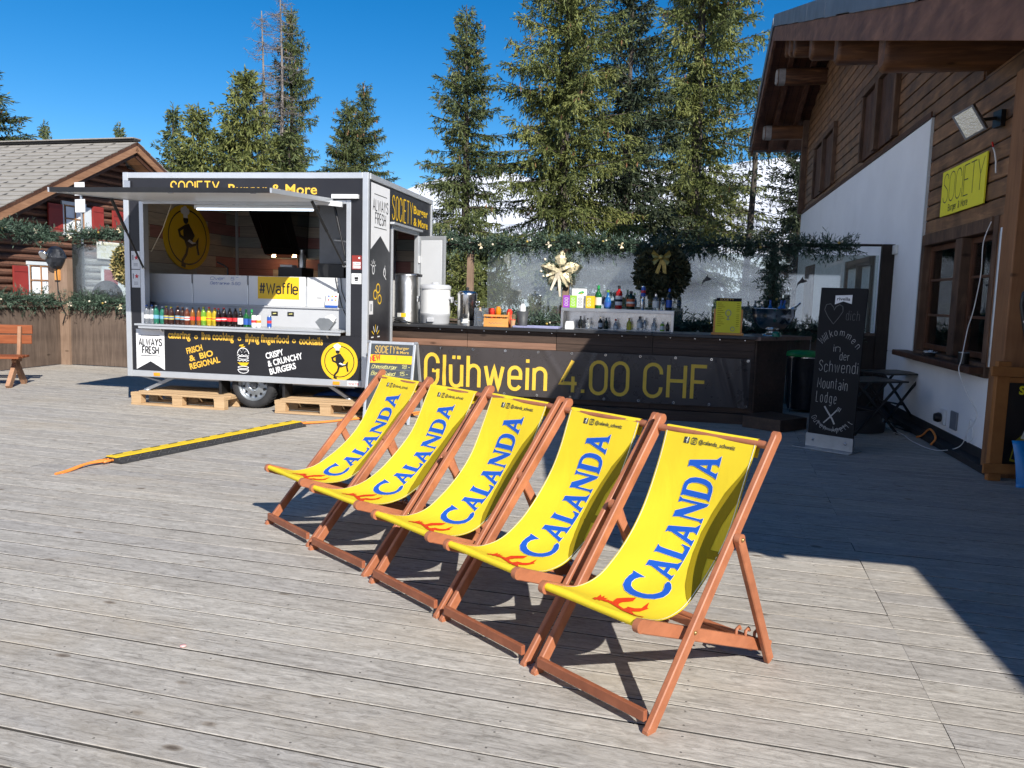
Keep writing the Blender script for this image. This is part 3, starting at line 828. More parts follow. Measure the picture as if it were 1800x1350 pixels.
# ------------------------------------------------------------------ deck chairs
CH_W = 0.583
def bez(P, t):
    a, b, c, d = [np.array(p) for p in P]
    return a*(1-t)**3 + 3*b*t*(1-t)**2 + 3*c*t*t*(1-t) + d*t**3
def deck_chair(cx, cy, ang, top, label, sag=0.0, skin="teak", off=0.0):
    """local X = width, local Y = towards the back; top = (back, height) of the rail ends"""
    t = thing("deck_chair", label, "deck chair", (cx, cy, 0), rad(ang), "yellow deck chairs standing in a row")
    rg = random.Random(int(cx * 1000))
    hw = CH_W / 2
    tb, tz = top
    d = Vector((0, tb, tz)).normalized()
    perp = Vector((0, d.z, -d.y))
    def at(f, x=0.0): return Vector((x, tb * f, tz * f))
    for s in (-1, 1):
        m = MB(); m.bar(at(-0.005, s * hw), at(1.0, s * hw), 0.026, 0.048, skin, up=perp, chamfer=0.004)
        # rounded ends
        for f in (0.0, 1.0):
            c = at(f, s * hw)
            m.lathe([(0.0235, -0.0125), (0.0235, 0.0125)], skin, c, 14, Matrix.Rotation(rad(90), 4, 'Y'))
        m.build("rail", t, bevel=0.0)
    m = MB(); m.box(-hw + .014, hw - .014, -0.016, 0.006, 0.036, 0.078, skin + "_dark")
    fb = m.build("foot_bar", t, bevel=0.003)
    fb.rotation_euler = (0, 0, 0)
    tpt = at(0.965)
    m = MB(); m.tube([(-hw + .012, tpt.y, tpt.z), (hw - .012, tpt.y, tpt.z)], 0.0165, skin, 12); m.build("top_bar", t)
    # seat frame
    iw = hw - 0.05
    fr = Vector((0, -0.02, 0.388)); re = Vector((0, 0.90, 0.052))
    for s in (-1, 1):
        m = MB(); m.bar(fr + Vector((s * iw, 0, 0)), re + Vector((s * iw, 0, 0)), 0.026, 0.052, skin, up=(0, .3, 1), chamfer=0.004)
        c = fr + Vector((s * iw, 0, 0))
        m.lathe([(0.026, -0.0126), (0.026, 0.0126)], skin, c, 14, Matrix.Rotation(rad(90), 4, 'Y'))
        sr = m.build("seat_rail", t)
        # notches that hold the prop
        m = MB()
        for q in (0.72, 0.80, 0.88):
            p = fr.lerp(re, q) + Vector((s * iw, 0, 0.03))
            m.tube([p + Vector((0, -.012, -.01)), p + Vector((0, -.01, .022)), p + Vector((0, .012, .03)), p + Vector((0, .02, .016))], 0.007, skin, 6)
        m.build("notch", sr)
        # pivot bolts
        m = MB(); pv = fr.lerp(re, 0.27)
        m.lathe([(0.0075, -0.006), (0.0075, 0.004), (0.003, 0.006)], "brass", at(0.312, s * (hw + .014)), 10, Matrix.Rotation(rad(90 * s), 4, 'Y'))
        m.build("bolt", t); m = MB()
        m.lathe([(0.0075, -0.006), (0.0075, 0.004), (0.003, 0.006)], "brass", at(0.63, s * (hw + .044)), 10, Matrix.Rotation(rad(90 * s), 4, 'Y'))
        m.build("bolt", t)
    m = MB(); m.tube([(-iw + .012, fr.y + .001, fr.z + .005), (iw - .012, fr.y + .001, fr.z + .005)], 0.0125, skin, 12); m.build("front_bar", t)
    m = MB(); m.box(-iw + .014, iw - .014, re.y - .11, re.y - .085, re.z - .0, re.z + .04, skin); m.build("rear_bar", t, bevel=0.003)
    # prop
    pv = at(0.63); pf = Vector((0, 0.86, 0.0))
    for s in (-1, 1):
        m = MB()
        a = pv + Vector((s * (hw + .029), 0, 0)); b = pf + Vector((s * (iw + .029), 0, 0.012))
        m.bar(a, b, 0.026, 0.045, skin, up=(0, 1, .5), chamfer=0.004)
        m.lathe([(0.0225, -0.0128), (0.0225, 0.0128)], skin, a, 14, Matrix.Rotation(rad(90), 4, 'Y'))
        m.build("prop_leg", t)
    m = MB(); m.tube([(-iw - .015, pf.y - .055, .10), (iw + .015, pf.y - .055, .10)], 0.013, skin, 10); m.build("prop_bar", t)
    # canvas: a sheet with thickness, its printing sits 1 mm above it
    C0 = [(-.014, .4075), (.06, .382), (.12, .366), (.18, .360), (.25, .366), (.31, .386), (.37, .424), (.435, .476), (.52, .565), (.59, .665), (.65, .79), (.695, .90), (.723, .975)]
    fy, dz = tpt.y / .735 - 1, tpt.z - .969
    C1 = [(y * (1 + fy * max(0, y) / .735), z + dz * (z - .36) / .6 - sag * math.sin(math.pi * min(1, max(0, y) / .6)) * .6) for y, z in C0]
    NS = (len(C1) - 1) * 6
    front = [(-0.019 + 0.0150 * math.cos(rad(a)), 0.393 + 0.0150 * math.sin(rad(a))) for a in (-30, -80, -130, 180, 140, 105)]
    curve = [(p.x, p.y) for p in smooth([(y, z, 0) for y, z in C1], 6)]
    topw = [(tpt.y + 0.0205 * math.cos(rad(a)), tpt.z + 0.0205 * math.sin(rad(a))) for a in (110, 75, 40, 0, -40)]
    topw += [(tpt.y - 0.004, tpt.z - .06)]
    full = front + curve + topw
    L = [0]
    for a, b in zip(full[:-1], full[1:]): L.append(L[-1] + math.hypot(b[0]-a[0], b[1]-a[1]))
    i0 = len(front); i1 = len(front) + NS
    arcl = np.array(L[i0:i1+1]) - L[i0]; total = arcl[-1]
    cv = np.array(curve)
    cw = 0.462
    wk = (rg.uniform(2, 5), rg.uniform(5, 11), rg.uniform(0, 6), rg.uniform(5, 9), rg.uniform(12, 20))
    def F(u, v, l=0.0):
        """u across 0..1, v along the cloth 0 (front bar) .. 1 (top bar)"""
        s = v * total
        y = float(np.interp(s, arcl, cv[:, 0])); z = float(np.interp(s, arcl, cv[:, 1]))
        e = 0.02
        y2 = float(np.interp(s + e, arcl, cv[:, 0])); z2 = float(np.interp(s + e, arcl, cv[:, 1]))
        y1 = float(np.interp(s - e, arcl, cv[:, 0])); z1 = float(np.interp(s - e, arcl, cv[:, 1]))
        n = Vector((0, -(z2 - z1), (y2 - y1))).normalized()
        l += .0035 * math.sin(u * wk[0] + v * wk[1] + wk[2]) * math.sin(v * 3.1416) + .0022 * math.sin(u * wk[3] - v * wk[4])
        # the edges of the cloth pull in a little and the middle sags
        b = 0.5 - abs(u - 0.5)
        w = 1.0 - 0.035 * math.sin(math.pi * min(1, max(0, v)))
        dip = -0.012 * math.sin(math.pi * u) * math.sin(math.pi * min(1, max(0, v))) ** 1.0
        return Vector(((u - 0.5) * cw * w + off, y, z)) + n * (l + dip)
    m = MB()
    NU = 22
    vs = []
    for k, (y, z) in enumerate(full):
        for i in range(NU + 1):
            u = i / NU
            if i0 <= k <= i1: vs.append(F(u, arcl[k - i0] / total))
            else: vs.append(Vector(((u - .5) * cw + off, y, z)))
    fs = [(k*(NU+1)+i, k*(NU+1)+i+1, (k+1)*(NU+1)+i+1, (k+1)*(NU+1)+i) for k in range(len(full)-1) for i in range(NU)]
    m.add(vs, fs, "yellow_canvas", True)
    # seams at both ends and hems down the sides
    for u0, u1 in ((0.012, 0.020), (0.980, 0.988)):
        vv = np.linspace(0.0, 1.0, 40)
        m.add([F(u, v, 0.0018) for v in vv for u in (u0, u1)], [(2*i, 2*i+1, 2*i+3, 2*i+2) for i in range(39)], "canvas_white")
    # big olive letter shape on the right edge
    vo = [.307, .327, .38, .45, .52, .61, .697, .783, .857, .93]
    uo = [1.0, .944, .85, .775, .731, .719, .756, .825, .925, 1.0]
    vi = [.40, .413, .453, .513, .55, .597, .653, .717, .777]
    ui = [1.0, .969, .931, .897, .885, .881, .890, .938, 1.0]
    vv = np.linspace(.307, .93, 56)
    A = [F(np.interp(v, vo, uo), v, 0.0016) for v in vv]
    B = [F(1.0 if (v < .40 or v > .777) else np.interp(v, vi, ui), v, 0.0016) for v in vv]
    nn = len(vv)
    m.add(A + B, [(i, nn+i, nn+i+1, i+1) for i in range(nn - 1)], "canvas_olive", True)
    m.add([F(u, v, 0.0018) for v in np.linspace(.515, .552, 4) for u in (.880, 1.0)], [(0, 1, 3, 2), (2, 3, 5, 4), (4, 5, 7, 6)], "canvas_olive", True)
    # CALANDA, read from the front bar upwards
    G = lambda x, y, l=0.0: F(1 - y, x, l)
    roman(m, "CALANDA", G, 0.250, 0.918, 0.315, 0.325, ("canvas_blue", "canvas_white"), lvl=0.0024)
    # small social-media line
    H = lambda x, y, l=0.0: F(x, 0.962 + y, l + .001)
    m.prism([(.238, -.013), (.298, -.013), (.298, .013), (.238, .013)], H, 0.0005, 0.0010, "canvas_ink")
    stroke(m, [(.287, .0095), (.279, .0095), (.275, .006), (.275, -.0118)], .0075, H, "canvas_white", .0016)
    stroke(m, [(.263, .000), (.288, .000)], .004, H, "canvas_white", .0017)
    x0, x1, y0, y1 = .325, .386, -.0125, .0125
    stroke(m, [(x0+.008, y0), (x1-.008, y0), (x1, y0+.004), (x1, y1-.004), (x1-.008, y1), (x0+.008, y1), (x0, y1-.004), (x0, y0+.004), (x0+.008, y0)], .0045, H, "canvas_ink", .0012)
    ring2(m, .3555, .0, .017, .0072, .0040, H, "canvas_ink", .0013, n=16)
    disc2(m, .374, .0082, .004, .0016, H, "canvas_ink", .0013, 8)
    btext(m, "@calanda_schweiz", H, .408, .80, -.007, .0175, "canvas_ink", 0.014, .0013)
    # leaping red beast near the front bar
    def q(px, py):
        return (.000294 * px + .003352 * py - .775, .00068 * px - .00175 * py + .0789)
    E_ = lambda x, y, l=0.0: F(x, y, l)
    def beast(pts, k):
        pts = [q(*p) for p in pts]
        m.add([E_(x, y, .0022 + k * .00005) for x, y in pts], [tuple(range(len(pts)))], "canvas_red")
    beast([(715, 290), (735, 278), (725, 272), (748, 270), (770, 245), (778, 262), (800, 255), (796, 270), (825, 272), (806, 282), (838, 286), (812, 296), (775, 294), (768, 303), (752, 292), (738, 303)], 0)
    beast([(812, 284), (870, 300), (893, 318), (935, 345), (950, 372), (925, 362), (895, 345), (872, 330), (830, 305), (790, 298)], 1)
    beast([(855, 303), (885, 280), (960, 290), (1022, 303), (1000, 313), (930, 306), (905, 312), (898, 325)], 2)
    beast([(898, 328), (930, 348), (962, 338), (985, 352), (1000, 380), (975, 388), (945, 376), (912, 358)], 3)
    beast([(962, 333), (1010, 346), (1060, 352), (1113, 340), (1098, 356), (1108, 362), (1050, 366), (1005, 364), (965, 350)], 4)
    beast([(945, 374), (985, 372), (1015, 398), (1068, 404), (1060, 412), (1000, 408), (972, 392)], 5)
    m.build("canvas", t)
    return t
CHAIRS = [
    (-1.400, 4.945, -48.6, (.868, .975), "farthest yellow deck chair, at the left end of the row by the menu board", 0.012),
    (-0.975, 4.452, -46.6, (.866, .975), "yellow deck chair second from the left end of the row, close against the end chair", -0.004),
    (-0.520, 3.923, -48.0, (.792, 1.000), "middle yellow deck chair of the five with two chairs on each side", 0.006),
    (-0.100, 3.447, -48.6, (.792, 0.997), "yellow deck chair second from the right, just behind the nearest chair", 0.016),
    (0.332, 2.936, -47.6, (.762, 1.004), "nearest yellow deck chair, at the right end of the row", 0.00),
]
for c in CHAIRS: deck_chair(c[0], c[1], c[2], c[3], c[4], sag=c[5])
# ------------------------------------------------------------------ bottles, cans and other small goods
def bottle(loc, h, r, body, cap, lab, label, group, shape="pet", lab2=None, cat="bottle", par=None, tilt=None):
    m = MB()
    if shape == "pet":
        pr = [(r*.86, 0), (r, .03*h), (r*.93, .18*h), (r, .24*h), (r, .58*h), (r*.95, .68*h), (r*.62, .82*h), (r*.36, .90*h), (r*.36, .94*h)]; c0, c1, cr = .935, 1.0, .42; l0, l1 = .28, .48
    elif shape == "wine":
        pr = [(r*.95, 0), (r, .02*h), (r, .56*h), (r*.85, .64*h), (r*.38, .76*h), (r*.34, .95*h)]; c0, c1, cr = .86, 1.0, .38; l0, l1 = .14, .48
    elif shape == "square":
        pr = [(r*.97, 0), (r, .02*h), (r, .66*h), (r*.85, .74*h), (r*.36, .80*h), (r*.34, .94*h)]; c0, c1, cr = .86, 1.0, .42; l0, l1 = .16, .56
    elif shape == "round":
        pr = [(r*.8, 0), (r, .06*h), (r, .36*h), (r*.8, .52*h), (r*.36, .66*h), (r*.32, .93*h)]; c0, c1, cr = .88, 1.0, .40; l0, l1 = .10, .34
    elif shape == "sauce":
        pr = [(r*.8, 0), (r*.85, .5*h), (r*.9, .62*h), (r, .64*h), (r, .9*h)]; c0, c1, cr = .9, 1.0, .7; l0, l1 = .2, .5
    elif shape == "can":
        pr = [(r*.85, 0), (r, .05*h), (r, .92*h), (r*.84, .985*h), (r*.84, h)]; c0 = None; l0, l1 = .08, .9
    M = None
    m.lathe(pr, body, n=14)
    o = m.build(cat.split()[-1] if shape != "can" else "drink_can", None, loc)
    tag(o, label, cat, group)
    if tilt: o.rotation_euler = tilt
    if c0:
        k = MB(); k.lathe([(r*cr, c0*h), (r*cr, c1*h)], cap, n=12); k.build("cap", o)
    if lab:
        k = MB(); k.lathe([(r*1.012, l0*h), (r*1.012, l1*h)], lab, n=14)
        if lab2:
            a, b = (l0*.62+l1*.38), (l0*.36+l1*.64)
            k.lathe([(r*1.03, a*h), (r*1.03, b*h)], lab2, n=14)
        k.build("bottle_label" if shape != "can" else "can_print", o)
    return o

# ------------------------------------------------------------------ food trailer
TR_O = Vector((-3.410, 10.210, 0)); TR_A = 10.2
_c, _s = math.cos(rad(TR_A)), math.sin(rad(TR_A))
def tr_world(x, y, z=0.0):
    return Vector((TR_O.x + x * _c + y * _s, TR_O.y - x * _s + y * _c, z))
def build_trailer():
    T = thing("food_trailer", "black food trailer with an open serving hatch and yellow lettering, raised on pallets", "food trailer", TR_O, az(TR_A))
    X0, X1, ZB, ZT, D = -1.72, 1.62, 0.355, 3.0, 2.78
    ox0, ox1, oz0, oz1 = -1.44, 1.335, 1.05, 2.62
    B = "trailer_black"; AL = "aluminium"
    # shell
    m = MB()
    m.box(X0 + .02, X1 - .02, .03, D - .03, ZB + .06, ZB + .12, "grey_panel")
    m.build("floor_panel", T)
    m = MB(); m.box(X0 + .005, X1 - .005, .0, D, ZT - .045, ZT - .004, "white_panel"); m.build("roof_panel", T)
    m = MB(); m.box(X0 + .008, X0 + .04, .05, D - .05, ZB + .08, ZT - .05, B)
    m.box(X0 + .042, X0 + .05, .06, D - .06, ZB + .13, ZT - .06, "trailer_cladding"); m.build("left_wall", T)
    m = MB(); m.box(X0 + .05, X1 - .05, D - .04, D - .006, ZB + .08, ZT - .05, B)
    m.box(X0 + .055, X1 - .055, D - .05, D - .042, ZB + .13, ZT - .06, "trailer_cladding"); m.build("rear_wall", T)
    m = MB(); m.box(X0 + .05, X0 + .085, D - .085, D - .05, 1.3, ZT - .07, AL); m.build("corner_trim", T)
    dy0, dy1, dz1 = 0.90, 2.06, 2.42
    m = MB()
    m.box(X1 - .04, X1 - .008, .05, dy0 - .03, ZB + .08, ZT - .05, B)
    m.box(X1 - .04, X1 - .008, dy1 + .03, D - .05, ZB + .08, ZT - .05, B)
    m.box(X1 - .04, X1 - .008, dy0 - .03, dy1 + .03, dz1 + .03, ZT - .05, B)
    m.build("right_wall", T)
    # aluminium edge profiles
    m = MB(); w = .075
    m.box(X0, X0 + w, -.012, .045, ZB, ZT, AL); m.box(X1 - w, X1, -.012, .045, ZB, ZT, AL)
    m.box(X0 + w, X1 - w, -.010, .045, ZT - .075, ZT - .002, AL); m.box(X0 + w, X1 - w, -.010, .045, ZB + .002, ZB + .085, AL)
    m.box(X1 - .045, X1 + .012, .047, D, ZT - .075, ZT - .003, AL); m.box(X1 - .045, X1 + .012, .047, D, ZB + .003, ZB + .08, AL)
    m.box(X1 - .045, X1 + .012, D - .06, D + .003, ZB + .085, ZT - .08, AL)
    m.box(X0 - .012, X0 + .045, .047, D, ZT - .075, ZT - .003, AL); m.box(X0 - .012, X0 + .045, .047, D, ZB + .003, ZB + .08, AL)
    m.box(X0 - .012, X0 + .045, D - .06, D + .003, ZB + .085, ZT - .08, AL)
    m.build("edge_profile", T, bevel=.006)
    # front panels
    m = MB(); m.box(X0 + w + .002, X1 - w - .002, 0, .03, oz1 + .05, ZT - .078, B); hp = m.build("header_panel", T)
    m = MB(); m.box(X0 + w + .002, X1 - w - .002, 0, .03, ZB + .088, oz0 - .055, B); lp = m.build("lower_panel", T)
    m = MB(); m.box(X0 + w + .002, ox0 - .062, 0, .03, oz0 - .053, oz1 + .048, B); p1 = m.build("side_panel", T)
    m = MB(); m.box(ox1 + .062, X1 - w - .002, 0, .03, oz0 - .053, oz1 + .048, B); p2 = m.build("side_panel", T)
    m = MB()
    m.box(ox0 - .06, ox0, -.006, .10, oz0 - .05, oz1 + .046, AL); m.box(ox1, ox1 + .06, -.006, .10, oz0 - .05, oz1 + .046, AL)
    m.box(ox0 + .001, ox1 - .001, -.004, .09, oz1, oz1 + .044, AL)
    m.build("opening_frame", T, bevel=.004)
    # serving shelf
    m = MB(); m.box(ox0 - .075, ox1 - .015, -.135, .30, oz0 - .012, oz0 + .012, AL); m.box(ox0 - .03, ox1 - .03, -.12, -.095, oz0 - .05, oz0 - .013, AL)
    for x in (-1.2, 1.1): m.bar((x, -.09, oz0 - .014), (x, -.006, oz0 - .09), .016, .016, AL)
    m.build("serving_shelf", T, bevel=.003)
    # things built into the kitchen
    m = MB(); m.box(ox0 - .05, ox1 + .02, .302, .32, oz0 + .013, 1.315, "grey_panel"); m.box(ox0 - .05, ox1 + .02, .28, .36, 1.316, 1.335, "grey_panel"); m.build("splash_back", T)
    xs = (-1.64, -.985, -.18, .645, 1.36)
    for a, b in zip(xs[:-1], xs[1:]):
        m = MB(); m.box(a + .012, b - .012, .352, .375, 1.337, 1.72, "white_panel"); m.box(b - .011, b + .009, .348, .365, 1.337, 1.60, AL); m.build("cabinet_door", T, bevel=.003)
    m = MB(); m.box(-1.62, 1.36, .377, .95, 1.30, 1.715, "mid_grey"); m.build("worktop", T)
    m = MB(); m.box(.56, 1.0, .95, 1.0, 1.92, 2.85, "mid_grey"); m.box(.56, 1.0, 1.001, 1.6, 1.92, 2.85, "mid_grey"); m.tube([(.8, .93, 2.24), (.8, .90, 2.24), (.98, .90, 2.22)], .018, "aluminium"); m.build("wall_cabinet", T, bevel=.004)
    m = MB(); m.box(.60, .98, .80, 1.2, 1.717, 1.915, "black_plastic"); m.box(1.0, 1.3, .85, 1.2, 1.717, 1.9, "black_glass"); m.build("microwave_oven", T, bevel=.008)
    m = MB(); m.box(-.20, .16, 1.25, 1.65, 1.70, 1.87, "black_plastic"); m.lathe([(.055, 0), (.055, .16), (.03, .2), (.03, .25)], "brushed_steel", (.12, 1.35, 1.871)); m.box(-.19, .0, 1.28, 1.45, 1.871, 1.905, "white_plastic"); m.build("cooking_range", T, bevel=.005)
    m = MB(); m.box(1.02, 1.06, .98, 2.72, ZB + .13, ZT - .07, "white_panel"); m.build("partition", T)
    m = MB(); m.box(1.005, 1.5, .95, .975, 1.92, 2.85, "mid_grey"); m.build("side_panel", T)
    m = MB(); m.tube([(-.62, .62, 1.716), (-.62, .62, 1.82), (-.68, .62, 1.86), (-.80, .66, 1.90)], .012, "black_plastic"); m.build("tap", T)
    # inclined extractor hood on the rear wall
    m = MB()
    pts = [(-1.06, 1.92, 2.84), (-.38, 1.92, 2.84), (-.42, 2.43, 2.10), (-1.02, 2.43, 2.10)]
    bk = [(-1.06, 2.70, 2.84), (-.38, 2.70, 2.84), (-.42, 2.70, 2.06), (-1.02, 2.70, 2.06)]
    m.add(pts + bk, [(0, 1, 2, 3), (4, 7, 6, 5), (0, 4, 5, 1), (1, 5, 6, 2), (2, 6, 7, 3), (3, 7, 4, 0)], "black_glass")
    hd = m.build("extractor_hood", T, bevel=.006)
    m = MB(); F = plane_map((-1.02, 2.425, 2.105), (1, 0, 0), Vector((0, -.51, .74)).normalized(), Vector((0, -.74, -.51)).normalized())
    stroke(m, [(.1, .12), (.5, .12), (.5, .75), (.1, .75), (.1, .12)], .006, F, "black_plastic", .012); m.build("hood_trim", hd)
    for x in (-.90, -.55):
        m = MB(); m.lathe([(.032, 0), (.032, -.012)], "spot_light", (x, 2.50, 2.078)); m.build("spot_lamp", hd)
    # round emblem on the left wall, with a plain generic cook
    m = MB(); F = plane_map((X0 + .052, 1.32, 2.27), (0, -1, 0), (0, 0, 1), (1, 0, 0))
    F2 = lambda x, y, l=0.0: F(-x, y, l)
    F3 = F
    n = 48
    ell = [(.58 * math.cos(2*math.pi*i/n), .465 * math.sin(2*math.pi*i/n)) for i in range(n)]
    m.prism(ell, F3, .002, .02, "sign_yellow")
    ring2(m, 0, 0, .49, .40, .022, F3, "black_plastic", .022)
    emblem_inside(m, F3, 1.22, .0215, mirror=True, sx=1.18)
    m.build("round_emblem", T)
    # hatch, hinged at the top of the opening
    hw0, hw1, HL = ox0, 1.15, 1.60
    hz, tip = oz1 + .03, 2.565
    m = MB()
    a = Vector((0, -.02, hz)); b = Vector((0, -HL, tip)); d = (b - a).normalized(); nn = Vector((0, d.z, -d.y)) * -1
    nn = Vector((0, -d.z, d.y)); nn = nn if nn.z > 0 else -nn
    def H(x, l, k): return Vector((x, 0, 0)) + a + d * l + nn * k
    L = (b - a).length
    vs = [H(x, l, k) for k in (-.012, .018) for l in (0, L) for x in (hw0, hw1)]
    m.add(vs, [(0, 1, 3, 2), (4, 6, 7, 5), (0, 4, 5, 1), (2, 3, 7, 6), (0, 2, 6, 4), (1, 5, 7, 3)], "white_panel")
    ht = m.build("serving_hatch", T)
    m = MB()
    m.bar(H(hw0, L + .012, .004), H(hw1, L + .012, .004), .022, .052, "black_plastic", up=nn)
    m.bar(H(hw0 - .012, 0, .004), H(hw0 - .012, L + .02, .004), .022, .05, AL, up=nn); m.bar(H(hw1 + .012, 0, .004), H(hw1 + .012, L + .02, .004), .022, .05, AL, up=nn)
    m.build("hatch_edge", ht)
    m = MB(); m.box(hw0, hw1, -.028, -.008, hz - .05, hz + .03, AL); m.build("hinge_rail", ht)
    for x in (-1.2, -.0, .95):
        m = MB(); m.box(x - .03, x + .03, -.05, -.03, 0, .03, "steel", Matrix.Translation(H(0, L - .05, -.03))); m.build("latch", ht)
    # gutter pieces by the upper right corner
    m = MB(); m.bar((1.0, -.10, hz - .02), (1.30, -.05, hz - .045), .07, .06, "white_panel"); m.build("rain_gutter", T)
    m = MB(); m.bar((1.16, -.03, oz1 + .085), (1.50, -.03, oz1 + .085), .05, .05, "white_plastic"); m.build("rain_gutter", T)
    m = MB(); m.bar((-.80, .16, 2.585), (.88, .16, 2.585), .07, .05, "white_plastic"); tl = m.build("tube_lamp", T)
    m = MB(); m.tube([(-.76, .13, 2.556), (.84, .13, 2.556)], .014, "tube_light"); m.build("lamp_tube", tl)
    # gas struts
    for (p, q) in (((ox0 - .01, -.01, 1.78), (ox0 + .01, -.62, 2.585)), ((ox1 - .02, -.01, 1.86), (hw1 - .02, -.55, 2.585)), ((ox1 - .02, .05, 1.92), (ox1 - .18, .05, 2.6))):
        m = MB(); P, Q = Vector(p), Vector(q)
        m.tube([P, P.lerp(Q, .55)], .013, "black_plastic"); m.tube([P.lerp(Q, .55), Q], .019, "black_plastic"); m.tube([P - Vector((.02, 0, 0)), P + Vector((.02, 0, 0))], .012, "steel"); m.build("gas_strut", T)
    m = MB(); m.tube([(ox0 + .02, .12, 2.0), (ox0 + .2, .10, 2.28), (ox0 + .36, .06, 2.6)], .005, "tan_rope"); m.build("pull_cord", T)
    m = MB(); m.tube([(1.05, .34, 1.72), (1.08, .335, 1.6), (1.16, .3, 1.35), (1.30, .2, 1.15)], .006, "black_plastic"); m.tube([(1.12, .34, 1.72), (1.14, .335, 1.55), (1.26, .3, 1.3), (1.32, .2, 1.12)], .006, "black_plastic"); m.build("power_cord", T)
    # lettering on the front
    Ff = plane_map((0, 0, 0), (1, 0, 0), (0, 0, 1), (0, -1, 0))
    m = MB()
    stext(m, "SOCIETY", Ff, -1.04, -.37, 2.70, .185, .017, "gold_text", gap=.16, lvl=.002)
    m.build("header_lettering", hp); m = MB()
    btext(m, "Burger & More", Ff, -.24, .95, 2.735, .125, "gold_text", .014, .002); m.build("header_lettering", hp)
    m = MB(); btext(m, "catering", Ff, -1.12, -.80, .880, .100, "gold_text", .030, .002); m.build("slogan_lettering", lp); m = MB(); btext(m, "live cooking", Ff, -.64, -.19, .880, .100, "gold_text", .030, .002)
    m.build("slogan_lettering", lp); m = MB(); btext(m, "flying fingerfood", Ff, -.03, .57, .875, .100, "gold_text", .030, .002); m.build("slogan_lettering", lp); m = MB(); btext(m, "cocktails", Ff, .71, 1.03, .870, .100, "gold_text", .030, .002)
    m.build("slogan_lettering", lp)
    for x in (-.72, -.11, .64): m = MB(); ring2(m, x, .905, .026, .026, .014, Ff, "gold_text", .002, n=18); m.build("slogan_dot", lp)
    def block(lines, cx, cy, ang, mat, h):
        m = MB(); R = rot_map(Ff, cx, cy, ang)
        for i, (s, x0, x1) in enumerate(lines): btext(m, s, R, x0, x1, (1 - i) * h * 1.32 - h * .5, h, mat, .030, .002)
        m.build("slogan_lettering", lp)
    block([("FRISCH", -.21, .02), ("&  BIO", -.20, .15), ("REGIONAL", -.22, .22)], -.63, .675, 15, "gold_text", .078)
    block([("CRISPY", -.25, .0), ("& CRUNCHY", -.25, .24), ("BURGERS", -.25, .12)], .52, .665, 15, "print_white", .078)
    # stacked burger drawing
    m = MB(); cx = -.06; W_ = "print_white"
    stroke(m, arc(cx, .715, .078, .075, 0, 180, 16) + [(cx - .078, .715)], .010, Ff, W_, .002)
    for k, (a, b) in enumerate(((-.04, .75), (0, .765), (.04, .75), (-.02, .735), (.022, .737))): stroke(m, [(cx + a - .006, b), (cx + a + .006, b + .004)], .006, Ff, W_, .0021)
    stroke(m, [(cx - .08, .70)] + [(cx - .08 + .016 * i, .695 + .010 * math.sin(i * 1.9)) for i in range(11)], .008, Ff, W_, .002)
    stroke(m, _o(.15, .04, .018) and [(cx - .072 + p[0], .645 + p[1]) for p in _o(.145, .038, .018)], .008, Ff, W_, .002)
    stroke(m, [(cx - .08 + .016 * i, .628 + .009 * math.sin(i * 2.2)) for i in range(11)], .008, Ff, W_, .002)
    poly2(m, [(cx - .08, .600), (cx + .08, .605), (cx + .05, .565), (cx - .01, .552), (cx - .05, .575)], Ff, "sign_yellow", .002)
    stroke(m, [(cx - .072 + p[0], .525 + p[1]) for p in _o(.145, .03, .014)], .008, Ff, W_, .0022)
    stroke(m, arc(cx, .51, .074, .045, 180, 360, 14) + [(cx + .074, .51), (cx - .074, .51)], .009, Ff, W_, .002)
    poly2(m, [(cx - .05, .828), (cx + .01, .838), (cx + .0, .82), (cx - .055, .812)], Ff, "sign_yellow", .002); poly2(m, [(cx - .03, .808), (cx + .03, .816), (cx + .02, .80), (cx - .035, .795)], Ff, "sign_yellow", .002)
    m.build("burger_drawing", lp)
    # flag with swallow tail
    def flag(F, x0, x1, z1, z0, par, name="pennant_print", mat="print_white"):
        m = MB(); w = x1 - x0
        poly2(m, [(x0, z1), (x0, z0), (x0 + w * .5, z0 + w * .27)], F, mat, .0020); poly2(m, [(x0, z1), (x0 + w * .5, z0 + w * .27), (x1, z0), (x1, z1)], F, mat, .0020)
        hh = z1 - z0
        for zz in (z1 - hh * .155, z1 - hh * .655): stroke(m, [(x0 + w * .16, zz), (x1 - w * .16, zz)], .009, F, "black_plastic", .0032)
        stext(m, "ALWAYS", F, x0 + w * .10, x1 - w * .10, z1 - hh * .40, hh * .165, .0165, "black_plastic", gap=.2, lvl=.003)
        stext(m, "FRESH", F, x0 + w * .22, x1 - w * .22, z1 - hh * .60, hh * .165, .0165, "black_plastic", gap=.18, lvl=.003)
        return m.build(name, par)
    flag(Ff, -1.585, -1.175, .985, .455, lp)
    # round badge at lower right, again with the plain cook
    m = MB(); Fb = plane_map((1.25, 0, .67), (1, 0, 0), (0, 0, 1), (0, -1, 0))
    disc2(m, 0, 0, .243, .243, Fb, "sign_yellow", .002); ring2(m, 0, 0, .20, .20, .011, Fb, "black_plastic", .003)
    emblem_inside(m, Fb, .62, .0032); m.build("round_badge", lp)
